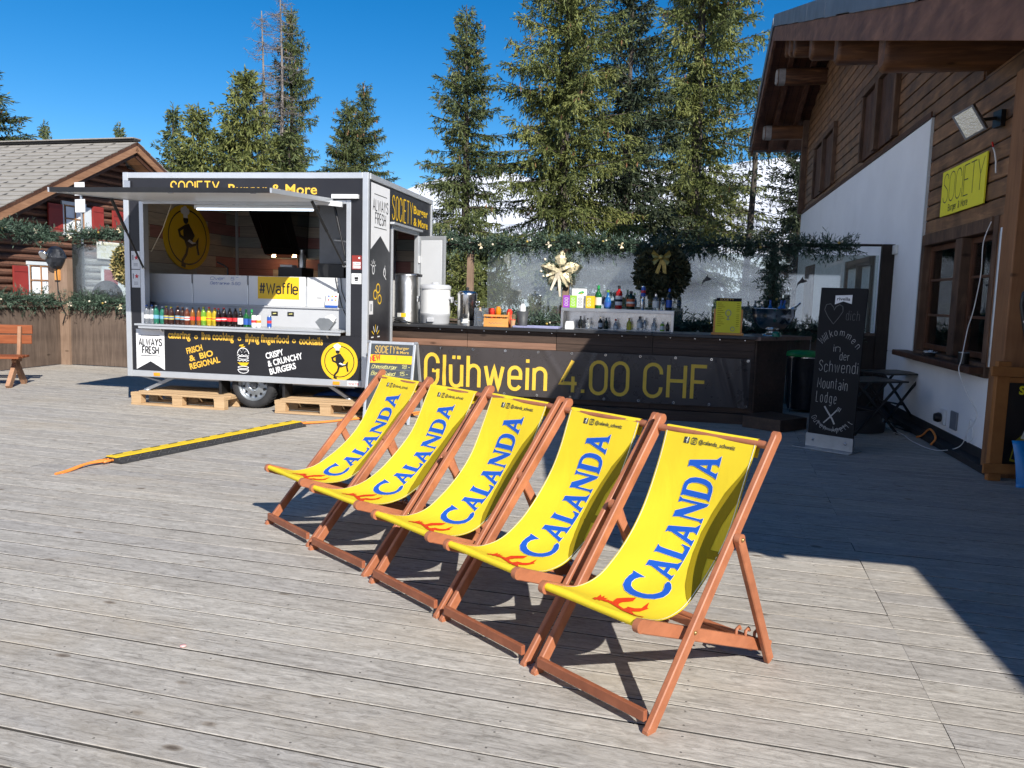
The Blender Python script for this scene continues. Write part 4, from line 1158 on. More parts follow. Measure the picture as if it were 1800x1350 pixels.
    # stickers
    for (x0, x1, z0, z1, p, kind) in ((-1.628, -1.505, 1.765, 1.995, p1, 's'), (-1.628, -1.505, 1.525, 1.755, p1, 's'), (1.41, 1.535, 1.825, 1.995, p2, 'r'), (1.405, 1.535, 1.645, 1.775, p2, 'w')):
        m = MB(); rect2(m, x0, x1, z0, z1, Ff, "red_paint" if kind == 'r' else "print_white", .002)
        c, d_ = (x0 + x1) / 2, (z0 + z1) / 2
        if kind == 's':
            for k in range(5):
                an = rad(90 + 72 * k); poly2(m, [(c + .012 + .034 * math.cos(an), d_ + .03 + .034 * math.sin(an)), (c + .012 + .016 * math.cos(an + .63), d_ + .03 + .016 * math.sin(an + .63)), (c + .012, d_ + .03), (c + .012 + .016 * math.cos(an - .63), d_ + .03 + .016 * math.sin(an - .63))], Ff, "red_logo", .003)
            rect2(m, c - .045, c - .03, d_ - .0, d_ + .065, Ff, "mid_grey", .003)
            for q in (.045, .06, .075): stroke(m, [(c - .03, d_ - q), (c + .03, d_ - q)], .005, Ff, "mid_grey", .003)
        elif kind == 'r':
            for q in (.055, .012): rect2(m, x0 + .012, x1 - .012, z0 + q, z0 + q + .035, Ff, "print_white", .003); ring2(m, x0 + .026, z0 + q + .016, .010, .010, .004, Ff, "red_logo", .004, n=12); stroke(m, [(x0 + .045, z0 + q + .018), (x1 - .02, z0 + q + .018)], .007, Ff, "mid_grey", .004)
            disc2(m, x1 - .03, z1 - .03, .013, .013, Ff, "print_white", .003, 14)
        else:
            ring2(m, c, d_, .052, .052, .006, Ff, "mid_grey", .003, n=24); rect2(m, c - .025, c + .025, d_ - .01, d_ + .02, Ff, "black_plastic", .003); rect2(m, c - .02, c + .02, d_ - .03, d_ - .014, Ff, "black_plastic", .003)
        m.build("sticker", p)
    for x in (-1.285, 1.215):
        m = MB(); m.box(x - .045, x + .045, -.022, -.011, ZB + .02, ZB + .062, "amber"); m.build("marker_light", T, bevel=.004)
    m = MB(); m.box(1.36, 1.54, -.016, -.0115, ZB + .012, ZB + .07, "print_white"); btext(m, "WIETIK", plane_map((0, -.016, 0), (1, 0, 0), (0, 0, 1), (0, -1, 0)), 1.375, 1.525, ZB + .026, .032, "red_logo", .01, .001); m.build("maker_plate", T)
    m = MB(); m.box(X0 + .03, X0 + .12, -.03, -.012, ZT - .20, ZT - .11, "steel"); m.build("corner_lamp", T, bevel=.004)
    # right-hand side: flag, sign, doodles, door
    Fs = plane_map((X1 - .008, 0, 0), (0, 1, 0), (0, 0, 1), (1, 0, 0))
    flag(Fs, .10, .80, 2.90, 2.08, T)
    m = MB(); rect2(m, .84, 2.66, 2.485, 2.88, Fs, B, .003)
    stext(m, "SOCIETY", Fs, .90, 1.78, 2.53, .31, .020, "sign_yellow", gap=.15, lvl=.005); btext(m, "Burger", Fs, 1.84, 2.56, 2.70, .115, "sign_yellow", .02, .005); btext(m, "& More", Fs, 1.84, 2.56, 2.53, .115, "sign_yellow", .02, .005)
    m.build("side_sign", T)
    m = MB()
    for k, (y, z) in enumerate(((.2, 1.86), (.62, 1.84))):
        for a in range(5 if k == 0 else 0): stroke(m, [(y + .05 * math.cos(rad(20 + a * 35)), z + .05 * math.sin(rad(20 + a * 35))), (y + .10 * math.cos(rad(20 + a * 35)), z + .10 * math.sin(rad(20 + a * 35)))], .012, Fs, "print_white", .002)
        ring2(m, y, z - .03, .045, .06, .016, Fs, "print_white", .0022, n=18)
    stroke(m, [(.64, 1.90), (.58, 1.78), (.68, 1.72)], .013, Fs, "print_white", .0024)
    for k, (y, z) in enumerate(((.28, 1.52), (.38, 1.60), (.44, 1.46))): ring2(m, y, z, .075, .065, .02, Fs, "sign_yellow", .002 + k * .0001, n=20)
    for a in range(7): stroke(m, [(.30 + .07 * math.cos(rad(a * 30)), .98 + .07 * math.sin(rad(a * 30))), (.30 + .16 * math.cos(rad(a * 30)), .98 + .16 * math.sin(rad(a * 30)))], .016, Fs, "sign_yellow" if a % 2 else "print_white", .002 + a * .00005)
    ring2(m, .22, .80, .06, .08, .018, Fs, "print_white", .0028, n=20)
    rect2(m, .06, .20, 1.27, 1.44, Fs, "print_white", .002); rect2(m, .11, .15, 1.31, 1.40, Fs, "mid_grey", .003)
    m.build("chalk_drawings", T)
    m = MB()
    m.box(X1 - .05, X1 + .012, dy0 - .028, dy0 + .02, ZB + .09, dz1 + .028, AL); m.box(X1 - .05, X1 + .012, dy1 - .02, dy1 + .028, ZB + .09, dz1 + .028, AL); m.box(X1 - .05, X1 + .013, dy0 + .022, dy1 - .022, dz1 - .02, dz1 + .029, AL)
    m.box(X1 + .0, X1 + .06, dy0 - .10, dy1 + .06, dz1 + .032, dz1 + .062, AL)
    m.build("door_frame", T, bevel=.004)
    # half-open door leaf hinged at the far jamb
    m = MB(); Md = Matrix.Translation((X1 + .015, dy1 + .03, 0)) @ Matrix.Rotation(rad(-18), 4, 'Z')
    m.box(.0, .46, -.02, .02, ZB + .12, dz1 - .03, AL, Md); m.box(.045, .415, -.026, -.0205, ZB + .18, dz1 - .09, "white_panel", Md)
    dl = m.build("door", T, bevel=.004)
    for z in (1.0, 2.05):
        m = MB(); m.box(-.05, .03, -.05, -.022, z - .05, z + .05, "white_plastic", Md); m.build("hinge", dl)
    # undercarriage
    m = MB(); m.box(X0 + .3, X1 - .3, .35, .45, ZB - .06, ZB + .05, "galvanised"); m.box(X0 + .3, X1 - .3, 2.2, 2.3, ZB - .06, ZB + .05, "galvanised")
    m.tube([(.03, .25, .306), (.03, 2.6, .306)], .035, "galvanised"); m.box(-1.0, 1.2, .5, 2.2, ZB - .02, ZB + .055, "plinth_black")
    m.build("chassis", T)
    m = MB()
    for (x, z) in ((-.42, .13), (.47, .14)): m.box(x - .02, x + .02, .05, .28, z, ZB + .08, "black_plastic")
    m.build("mudguard", T, bevel=.01)
    for side, y0 in ((0, .06), (1, 2.53)):
        m = MB(); Mw = Matrix.Translation((.03, y0, .306)) @ Matrix.Rotation(rad(90), 4, 'X') @ Matrix.Scale(-1, 4, (0, 0, 1))
        R = .303
        m.lathe([(.205, .015), (.225, .0), (.27, .004), (.292, .02), (.303, .045), (.303, .14), (.292, .165), (.27, .181), (.225, .185), (.205, .17)], "rubber", n=44, M=Mw, cap=False)
        for k in range(40):
            a = 2 * math.pi * k / 40
            m.bar(Mw @ Vector((.300 * math.cos(a), .300 * math.sin(a), .04)), Mw @ Vector((.3015 * math.cos(a + .05), .3015 * math.sin(a + .05), .145)), .012, .012, "rubber")
        wh = m.build("wheel", T)
        m = MB(); m.lathe([(.207, .012), (.205, .03), (.19, .035), (.18, .06), (.172, .075), (.12, .05), (.085, .03), (.06, .034), (.055, .05), (.0001, .05)], "galvanised", n=40, M=Mw, cap=False)
        rm = m.build("rim", wh)
        m = MB()
        for k in range(12):
            a = 2 * math.pi * (k + .3) / 12
            p = Vector((.146 * math.cos(a), .146 * math.sin(a), .059)); q_ = p + Vector((0, 0, -.008))
            m.lathe([(.017, 0), (.017, -.006)], "black_plastic", n=12, M=Mw @ Matrix.Translation(p))
        m.build("vent_hole", rm)
        m = MB()
        for k in range(5):
            a = 2 * math.pi * k / 5
            m.lathe([(.012, 0), (.012, -.014), (.006, -.018)], "galvanised", n=6, M=Mw @ Matrix.Translation((.075 * math.cos(a), .075 * math.sin(a), .032)))
        m.lathe([(.045, 0), (.042, -.02), (.0001, -.024)], "mid_grey", n=18, M=Mw @ Matrix.Translation((0, 0, .048)))
        m.build("wheel_nut", rm)
    for (xa, ya, xb) in ((-1.52, .12, -1.02), (1.28, .25, .85)):
        m = MB(); m.bar((xa, ya, .175), (xb, ya + .05, ZB + .05), .04, .04, "galvanised"); m.bar((xa - .18, ya + .02, ZB + .01), ((xa + xb) / 2, ya + .03, .27), .022, .022, "galvanised"); m.lathe([(.05, .158), (.05, .175), (.03, .19)], "galvanised", (xa, ya, 0), 14); m.build("support_leg", T)
    return T
def emblem_inside(m, F, k, lvl, mirror=False, sx=1.0):
    """generic kitchen motif: plain striding cook in a white hat with a knife"""
    g = -1 if mirror else 1
    Q = lambda x, y, l=0.0: F(g * x * k * sx, y * k, l)
    B = "black_plastic"
    # striding cook: leaning body, hand on hip, wide step
    poly2(m, [(-.055, .145), (.02, .165), (.075, .09), (.085, -.03), (.055, -.12), (-.03, -.115), (-.075, -.02), (-.085, .07)], Q, B, lvl)
    disc2(m, -.035, .205, .045, .05, Q, B, lvl + .0001, 20)
    stroke(m, [(-.05, .125), (-.155, .07), (-.135, .01), (-.06, -.02)], .036, Q, B, lvl + .0002)
    stroke(m, [(.045, .11), (.10, .03), (.055, -.03)], .034, Q, B, lvl + .0003)
    stroke(m, [(.03, -.10), (.135, -.07), (.175, -.02), (.16, -.10), (.185, -.20)], .036, Q, B, lvl + .0004)
    stroke(m, [(-.005, -.10), (-.035, -.20), (-.10, -.275), (-.105, -.33), (-.05, -.345)], .040, Q, B, lvl + .0005)
    poly2(m, [(-.01, -.045), (.07, -.075), (.15, -.055), (.09, -.05), (.02, -.02)], Q, "print_white", lvl + .0010)
    for x, y, r in ((-.085, .305, .038), (-.045, .325, .042), (-.005, .305, .038)): disc2(m, x, y, r, r, Q, "print_white", lvl + .0008 + x * .0005, 18)
    poly2(m, [(-.085, .29), (-.005, .29), (.0, .225), (-.075, .225)], Q, "print_white", lvl + .0012)
TR = build_trailer()

def trailer_goods():
    R = random.Random(5)
    Z = 1.063
    seq = []
    def run(n, *a): seq.extend([a] * n)
    run(2, "pet_clear", "blueprint", "print_white", None, "clear water bottle with a blue cap at the left end of the trailer shelf", "water bottles with blue caps")
    run(2, "pet_green", "white_plastic", "blue_sky_label", None, "green water bottle with a white cap and pale blue label", "green water bottles")
    run(2, "pet_tea", "lime_yellow", "lemon_label", "blueprint", "dark iced tea bottle with a yellow cap and yellow label", "lemon iced tea bottles")
    run(2, "pet_tea", "peach_cap", "blue_sky_label", "orange_plastic", "dark iced tea bottle with a peach coloured cap and blue label", "peach iced tea bottles")
    run(1, "pet_brown", "white_plastic", "print_white", "red_logo", "brown drink bottle with a white cap beside the peach iced tea", None)
    run(2, "pet_amber", "black_plastic", "red_plastic", None, "slim amber drink bottle with a black cap and orange red label", "amber drink bottles")
    run(1, "pet_lime", "lime_yellow", "lime_yellow", None, "bright lime green soft drink bottle between amber and yellow ones", None)
    run(2, "pet_yellow", "red_plastic", "sign_yellow", "red_logo", "yellow soft drink bottle with a red cap", "yellow soft drink bottles")
    run(2, "pet_cola", "red_plastic", "red_logo", "print_white", "cola bottle with a red cap and red and white label", "cola bottles with red caps")
    run(2, "pet_cola", "black_plastic", "red_logo", None, "cola bottle with a black cap and red label", "cola bottles with black caps")
    run(1, "dark_bottle", "gold_print", "print_white", None, "dark beer bottle with a round white label right of the colas", None)
    run(2, "beer_green", "green_plastic", "blueprint", None, "green beer bottle at the right end of the bottle row", "green beer bottles")
    for nm, c in (("blue_sky_label", (.16, .38, .52)), ("lemon_label", (.48, .44, .12)), ("peach_cap", (.55, .28, .15))): plain(nm, c, .5)
    n = len(seq)
    for i, (b, c, l, l2, lab, grp) in enumerate(seq):
        x = -1.385 + 1.475 * i / (n - 1) + R.uniform(-.004, .004)
        beer = b in ("dark_bottle", "beer_green")
        bottle(tr_world(x, -.06 + R.uniform(-.022, .014), Z), .235 + R.uniform(-.010, .010), .0352 if b != "pet_amber" else .031, b, c, l, lab, grp, "wine" if beer else "pet", l2)
        if i == 0: pass
    # second row, seen between the first
    for i, x in enumerate((.135, .200)): bottle(tr_world(x, -.08, Z), .155, .030, "white_plastic", None, "print_white", ("white drink can with a red mark, left of its twin" if i == 0 else "white drink can with an orange mark, right of its twin"), "white drink cans", "can", "red_logo" if i == 0 else "orange_plastic", "drink can")
    bottle(tr_world(.345, -.08, Z), .155, .028, "steel", None, "blueprint", "small blue and silver energy drink can standing alone on the trailer shelf", None, "can", "red_logo", "drink can")
    # yellow waffle sign taped to the cabinet doors
    F = plane_map((0, .352, 0), (1, 0, 0), (0, 0, 1), (0, -1, 0))
    o = MB(); rect2(o, -.035, .545, 1.425, 1.715, F, "sign_yellow", .004); o.prism([(-.035, 1.425), (.545, 1.425), (.545, 1.715), (-.035, 1.715)], F, .002, .0035, "sign_yellow")
    stext(o, "#Waffle", F, -.01, .525, 1.495, .135, .019, "black_plastic", gap=.16, lvl=.006)
    tag(o.build("price_sign", None, TR_O, az(TR_A)), "yellow sheet reading #Waffle taped inside the serving hatch", "sign")
    o = MB(); stext(o, "Over  5.~", F, -.72, -.32, 1.655, .04, .004, "blueprint", gap=.2, slant=.2, lvl=.003); stext(o, "Getrank 5.50", F, -.72, -.30, 1.595, .04, .004, "blueprint", gap=.2, slant=.2, lvl=.003) if False else None
    stext(o, "Getranke 5.50", F, -.72, -.29, 1.595, .036, .004, "blueprint", gap=.2, slant=.2, lvl=.003)
    o2 = o.build("handwritten_price", TR)
    # card-payment card, napkins, little clips
    o = MB(); Fc = plane_map((.94, .27, 1.337), (1, 0, 0), Vector((0, .2, 1)).normalized(), Vector((0, -1, .2)).normalized())
    o.prism([(0, 0), (.17, 0), (.17, .19), (0, .19)], Fc, -.004, 0, "print_white"); rect2(o, 0, .17, .0, .03, Fc, "blueprint", .001)
    for i in range(3):
        for j in range(2): rect2(o, .025 + i * .048, .052 + i * .048, .09 + j * .05, .108 + j * .05, Fc, ("red_logo", "blueprint", "amber")[(i + j) % 3], .001)
    tag(o.build("payment_card", None, TR_O, az(TR_A)), "small white card-payment notice leaning at the right of the hatch", "notice")
    o = MB(); rect2(o, .775, .875, 1.43, 1.60, F, "print_white", .003); stroke(o, [(.79, 1.455), (.86, 1.455)], .014, F, "mid_grey", .004); tag(o.build("paper_notice", None, TR_O, az(TR_A)), "plain white paper slip stuck on the right cabinet door", "notice")
    t = thing("napkin_holder", "grey fan-shaped napkin holder with white napkins on the trailer shelf", "napkin holder", tr_world(1.11, -.10, Z), az(TR_A))
    o = MB()
    for s in (-1, 1): o.prism([(-.05, 0), (.05, 0), (.12, .10), (.06, .15), (-.06, .15), (-.12, .10)], plane_map((0, s * .03, 0), (1, 0, 0), (0, s * .15, 1), (0, 1, 0)), -.002, .002, "galvanised")
    o.box(-.05, .05, -.03, .03, 0, .004, "galvanised"); o.build("holder", t)
    o = MB(); o.prism([(-.03, .01), (.05, .01), (.14, .15), (.08, .2), (.0, .17)], plane_map((0, 0, 0), (1, 0, 0), (0, 0, 1), (0, 1, 0)), -.018, .018, "print_white"); o.build("napkins", t)
    for i, x in enumerate((.225, .45)):
        o = MB(); Fk = plane_map((x, .299, 1.235), (1, 0, 0), (0, 0, 1), (0, -1, 0)); rect2(o, -.045, .045, -.028, .028, Fk, "black_plastic", .001); o.prism([(-.045, -.028), (.045, -.028), (.045, .028), (-.045, .028)], Fk, -.002, .0006, "black_plastic"); stroke(o, [(-.025, 0), (.025, .004)], .012, Fk, "chalk_yellow", .002)
        tag(o.build("price_tag", None, TR_O, az(TR_A)), ("small black price tag above the white cans" if i == 0 else "small black price tag above the energy drink can"), "price tag")
trailer_goods()

def pallet(loc, a, label, n=1, L=1.36):
    t = thing("wooden_pallet", label, "pallet", loc, az(a), "pallets under the trailer")
    Dp, h = .84, .165
    for i, y in enumerate((0, .155, .31, .465, .62, .74)):
        m = MB(); m.box(0, L, y, y + (.10 if i in (0, 5) else .12), h - .024, h, "pallet_wood"); m.build("top_board", t, bevel=.003)
    for x in (0, L / 2 - .075, L - .15):
        for y in (0.004, Dp / 2 - .07, Dp - .15):
            m = MB(); m.box(x + .004, x + .146, y, y + .10, .023, h - .047, "pallet_wood"); m.build("block", t, bevel=.003)
        m = MB(); m.box(x, x + .15, .001, Dp - .001, h - .046, h - .025, "pallet_wood"); m.build("stringer", t, bevel=.002)
    for y in (.002, Dp / 2 - .07, Dp - .15):
        m = MB(); m.box(.001, L - .001, y, y + .10, .0, .022, "pallet_wood"); m.build("bottom_board", t, bevel=.002)
pallet((-4.985, 10.33, .001), 12.5, "wooden pallet under the left half of the trailer")
pallet((-2.985, 9.935, .001), 11.0, "wooden pallet right of the trailer wheel, behind the deck chairs")
def tarp():
    from mathutils import noise as mn
    mb = MB(); vs = []; fs = []
    for i in range(15):
        for j in range(9):
            x, y = -.45 + .9 * i / 14, -.25 + .5 * j / 8
            r = max(0, 1 - (x / .46) ** 2) * max(0, 1 - (y / .26) ** 2)
            vs.append((x, y, .09 * r ** .5 + .07 * r * mn.noise(Vector((x * 7, y * 7, 3)))))
    for i in range(14):
        for j in range(8): k = i * 9 + j; fs.append((k, k + 9, k + 10, k + 1))
    mb.add(vs, fs, "blue_plastic"); o = mb.build("folded_tarp", None, tr_world(1.2, .55, .168), az(TR_A)); tag(o, "crumpled dark blue tarpaulin lying on the pallet under the trailer", "tarpaulin")
tarp()
# ------------------------------------------------------------------ bar counter and what stands on it
BAR_O = Vector((-1.82, 11.05, 0)); BAR_A = 12.0
_bc, _bs = math.cos(rad(BAR_A)), math.sin(rad(BAR_A))
def bar_w(x, y, z=0.0):
    return Vector((BAR_O.x + x * _bc + y * _bs, BAR_O.y - x * _bs + y * _bc, z))
CT = 1.130
def build_bar():
    B = thing("bar_counter", "long dark stained wooden bar counter behind the deck chairs", "bar counter", BAR_O, az(BAR_A))
    L = 4.98
    seams = (0.06, 1.20, 2.43, 3.70, L)
    # front boards: a top row, a strip coloured as sunlit on the left, a middle and a low row
    for a, b in zip(seams[:-1], seams[1:]):
        m = MB(); m.box(a + .003, b - .003, .085, .11, .935, CT - .085, "bar_wood"); m.build("front_board", B, bevel=.002)
        m = MB(); m.box(a + .003, b - .003, .088, .11, .845, .932, "bar_wood_sunlit" if b < 3 else "bar_wood"); m.build("front_board", B, bevel=.002)
        m = MB(); m.box(a + .003, b - .003, .086, .11, .42, .842, "bar_wood"); m.build("front_board", B, bevel=.002)
        m = MB(); m.box(a + .003, b - .003, .088, .11, .135, .417, "bar_wood"); m.build("front_board", B, bevel=.002)
        m = MB(); m.box(a + .004, b - .004, .06, .084, CT - .085, CT - .04, "bar_wood"); m.build("front_rail", B, bevel=.002)
    m = MB(); m.box(.05, L - .01, .13, .17, .01, CT - .05, "plinth_black"); m.build("carcass", B)
    m = MB(); m.box(.08, L - .02, .80, .83, .01, .8, "plinth_black"); m.build("carcass", B)
    m = MB(); m.box(.02, L + .02, .02, .30, .0, .13, "bar_wood"); m.build("plinth", B, bevel=.004)
    tops = (0.0, 1.20, 2.44, 3.69, L)
    for i, (a, b) in enumerate(zip(tops[:-1], tops[1:])):
        m = MB(); m.box(a + .002, b - .002, 0 + .004 * (i % 2), .80, CT - .038 - .003 * (i % 2), CT - .002 * (i % 2), "counter_top"); m.build("counter_top", B, bevel=.004)
    # screws along the rail
    m = MB()
    for x in np.arange(.2, L, .31): m.lathe([(.006, .0), (.006, -.004)], "steel", n=8, M=Matrix.Translation((x, .06, CT - .06)) @ Matrix.Rotation(rad(-90), 4, 'X'))
    m.build("screw", B)
    # angled end piece with a lighter top and a step
    c0 = Vector((L, .09, 0)); c1 = c0 + Vector((.43, .50, 0))
    d = (c1 - c0).normalized(); n = Vector((d.y, -d.x, 0))
    m = MB(); m.bar(c0 + Vector((.01, 0, .565)), c1 + Vector((0, 0, .565)), .03, 1.03, "bar_wood"); m.build("end_panel", B)
    F = lambda p, z: (p.x, p.y, z)
    a0 = c0 + n * .10 - d * .03; a1 = a0 + d * 1.12; a2 = a1 - n * .75; a3 = a0 - n * .75
    m = MB(); vs = [F(p, z) for z in (CT - .055, CT - .008) for p in (a0, a1, a2, a3)]
    m.add(vs, [(3, 2, 1, 0), (4, 5, 6, 7), (0, 1, 5, 4), (1, 2, 6, 5), (2, 3, 7, 6), (3, 0, 4, 7)], "counter_wood"); m.build("end_top", B, bevel=.004)
    s0 = Vector((L - .12, -.16, 0)); s1 = s0 + Vector((.78, .10, 0))
    m = MB(); vs = [F(p, z) for z in (0.0, .15) for p in (s0, s0 + Vector((.42, -.30, 0)), s1, s0 + Vector((.3, .62, 0)))]
    m.add(vs, [(3, 2, 1, 0), (4, 5, 6, 7), (0, 1, 5, 4), (1, 2, 6, 5), (2, 3, 7, 6), (3, 0, 4, 7)], "bar_wood"); m.build("step", B, bevel=.004)
    return B
BAR = build_bar()

def build_banner():
    from mathutils import noise as mn
    x0, x1, z0, z1 = .30, 4.935, .205, .845
    def drape(x, z):
        u = (x - x0) / (x1 - x0); v = (z - z0) / (z1 - z0)
        w = mn.noise(Vector((x * 1.4, z * 1.2, 2.2))) * .012 + mn.noise(Vector((x * 5, z * 2.3, 8))) * .006
        for gx, sl, a in ((1.18, -.55, .012), (2.28, .5, .010), (.85, -.2, .006), (4.55, .25, .012), (4.80, .1, .014), (3.0, -.3, .006)):
            t = x - gx - sl * (z1 - z) * 1.3
            w += 1.5 * a * math.exp(-(t / .045) ** 2) * (1 - .3 * v)
        return .066 - .030 - w
    m = MB(); NX, NZ = 190, 26; vs = []; fs = []
    for j in range(NZ + 1):
        for i in range(NX + 1):
            x = x0 + (x1 - x0) * i / NX; z = z0 + (z1 - z0) * j / NZ
            zz = z
            if j == NZ: zz -= .008 * abs(math.sin((x - x0) / .42 * math.pi))
            if j == 0: zz += .006 * abs(math.sin((x - x0) / .42 * math.pi))
            vs.append((x, drape(x, z), zz))
    for j in range(NZ):
        for i in range(NX): k = j * (NX + 1) + i; fs.append((k, k + 1, k + NX + 2, k + NX + 1))
    m.add(vs, fs, "banner_black", True)
    F = lambda x, y, l=0.0: Vector((x, drape(x, y) - l, y))
    def sub(pts, step=.05):
        out = []
        for a, b in zip(pts[:-1], pts[1:]):
            n = max(1, int(math.hypot(b[0]-a[0], b[1]-a[1]) / step))
            out += [(a[0]+(b[0]-a[0])*i/n, a[1]+(b[1]-a[1])*i/n) for i in range(n)]
        return out + [pts[-1]]
    def dinline(s, xa, xb, y0, h, th, gap):
        raw = sum(GL[c][0] for c in s); sx = ((xb - xa) / h - gap * (len(s) - 1)) / raw
        x = xa; k = 0
        for c in s:
            w, sts = GL[c]
            for st in sts:
                if c == '.': pts = [(x + .01 * h, y0), (x + .01 * h + .0001, y0 + th)]
                else: pts = sub([(x + p[0] * sx * h, y0 + p[1] * h) for p in st])
                stroke(m, pts, th, F, "banner_yellow", .004 + k * .0001); k += 1
            x += (w * sx + gap) * h
    ys = .255
    dinline("Glühwein", .63, 2.31, .30, .425, .048, .21)
    dinline("4.00", 2.52, 3.40, .30, .42, .045, .19)
    dinline("CHF", 3.62, 4.40, .30, .42, .045, .22)
    bn = m.build("price_banner", None, BAR_O, az(BAR_A))
    tag(bn, "black banner with yellow lettering Glühwein 4.00 CHF hung across the bar front", "banner")
    for z in (z1 - .03, z0 + .03):
        for k in range(11):
            x = x0 + .10 + k * .45
            if x > x1: break
            m = MB(); ring2(m, x, z, .017, .017, .009, F, "steel", .005, n=14); m.build("eyelet", bn)
    m = MB()
    m.tube([(4.88, .03, .40), (4.86, .03, .33), (4.80, .03, .28), (4.79, .035, .24)], .006, "black_plastic")
    m.build("cable_tie", bn)
build_banner()

# ---- things on the counter
def urn(x, y, r, h, label, kind):
    t = thing("drink_urn", label, "urn", bar_w(x, y, CT), az(BAR_A))
    if kind == "steel_tall":
        m = MB(); m.lathe([(r*1.02, 0), (r*1.02, .04), (r, .05), (r, h*.80), (r*.985, h*.81), (r*.985, h*.95)], "brushed_steel", n=36); m.build("body", t)
        m = MB(); m.lathe([(r*1.03, h*.95), (r*1.03, h*.975), (r*.7, h*.99), (.0001, h)], "brushed_steel", n=36); m.bar((-r, 0, h*.985), (r, 0, h*.985), .03, .02, "black_plastic"); m.box(r*.8, r*1.25, -.05, .05, h*.93, h*.985, "black_plastic"); m.build("lid", t)
        m = MB()
        for a0, a1, mt in ((-118, -96, "label_paper"), (-96, -72, "sign_yellow")):
            an = [rad(a0 + (a1 - a0) * i / 6) for i in range(7)]
            m.add([(r*1.006*math.cos(a), r*1.006*math.sin(a), z) for a in an for z in (h*.12, h*.20)], [(2*i, 2*i+2, 2*i+3, 2*i+1) for i in range(6)], mt)
        m.build("label_strip", t)
    elif kind == "white":
        m = MB(); m.lathe([(r*.9, 0), (r*.95, .02), (r*.97, .11), (r, .12), (r, .15)], "grey_panel", n=36); m.build("base", t)
        m = MB(); m.lathe([(r*.985, .15), (r*.985, h*.84)], "white_plastic", n=36); m.build("body", t)
        m = MB(); m.lathe([(r*1.03, h*.84), (r*1.03, h*.91), (r*.9, h*.945), (r*.25, h*.955), (r*.25, h), (.0001, h)], "grey_panel", n=36); m.build("lid", t)
        for s in (-1, 1):
            m = MB(); m.box(s*r*.98, s*r*1.2, -.05, .05, h*.60, h*.66, "grey_panel"); m.box(s*r*1.12, s*r*1.2, -.05, .05, h*.52, h*.60, "grey_panel"); m.build("handle", t, bevel=.006)
        m = MB(); m.box(-.05, .05, -r*1.05, -r*.9, .03, .09, "grey_panel"); m.build("tap", t, bevel=.01)
    else:
        m = MB(); m.lathe([(r*.96, 0), (r*.96, .07), (r, .075), (r, h*.78)], "steel", n=36); m.build("body", t)
        m = MB(); m.lathe([(r*.985, .0), (r*.985, .066)], "brushed_steel", n=36); m.build("base", t)
        m = MB(); m.lathe([(r*1.03, h*.78), (r*1.03, h*.82), (r*.85, h*.88), (r*.2, h*.90)], "steel", n=36); m.lathe([(r*.16, h*.90), (r*.12, h*.94), (r*.2, h*.97), (.0001, h)], "black_plastic", n=14); m.build("lid", t)
        for s in (-1, 1):
            m = MB(); m.tube([(s*r, 0, h*.60), (s*r*1.3, 0, h*.62), (s*r*1.32, 0, h*.55), (s*r, 0, h*.50)], .010, "steel"); m.build("handle", t)
        m = MB(); m.box(-.045, .055, -r*1.02, -r*.9, .03, .09, "label_paper"); m.build("label_strip", t)
        m = MB(); m.tube([(0, -r, .13), (0, -r*1.35, .13), (0, -r*1.4, .09)], .012, "black_plastic"); m.build("tap", t)
urn(.20, .42, .172, .70, "tall brushed steel urn with a yellow and white sticker, leftmost on the bar", "steel_tall")
urn(.64, .38, .215, .58, "white plastic mulled wine urn with a grey lid and grey base on the bar", "white")
urn(1.12, .34, .135, .53, "slim polished steel urn with a black knob right of the white urn", "steel")
def bar_cables():
    m = MB(); R = random.Random(2)
    for k in range(4):
        z = CT + .01
        m.tube(smooth([(.02 + .1 * k, .28, CT + .008), (-.04 + .03 * k, .10, CT + .02 + .02 * k), (-.09 + .02 * k, .02, CT - .12), (-.07 - .02 * k, .05, CT - .42 - .05 * k), (-.05, .12, .55 - .06 * k), (-.06, .2, .05)]), .007, "black_plastic", 6)
    for k in range(3): m.tube(smooth([(-.02, .16, CT + .012), (-.08 - .02 * k, .06, CT + .06 + .03 * k), (-.12, .0, CT - .08 - .05 * k), (-.06, .0, CT - .2 - .04 * k), (-.05, .1, CT - .5), (-.07, .2, .04)]), .006, "white_plastic", 6)
    m.tube([(.0, .12, CT + .02), (.18, .06, CT + .01), (.36, .10, CT + .01), (.52, .05, CT + .01), (.68, .14, CT + .01)], .008, "black_plastic", 6)
    tag(m.build("power_cables", None, BAR_O, az(BAR_A)), "tangle of black and white power cables hanging at the left end of the bar", "cables")
bar_cables()
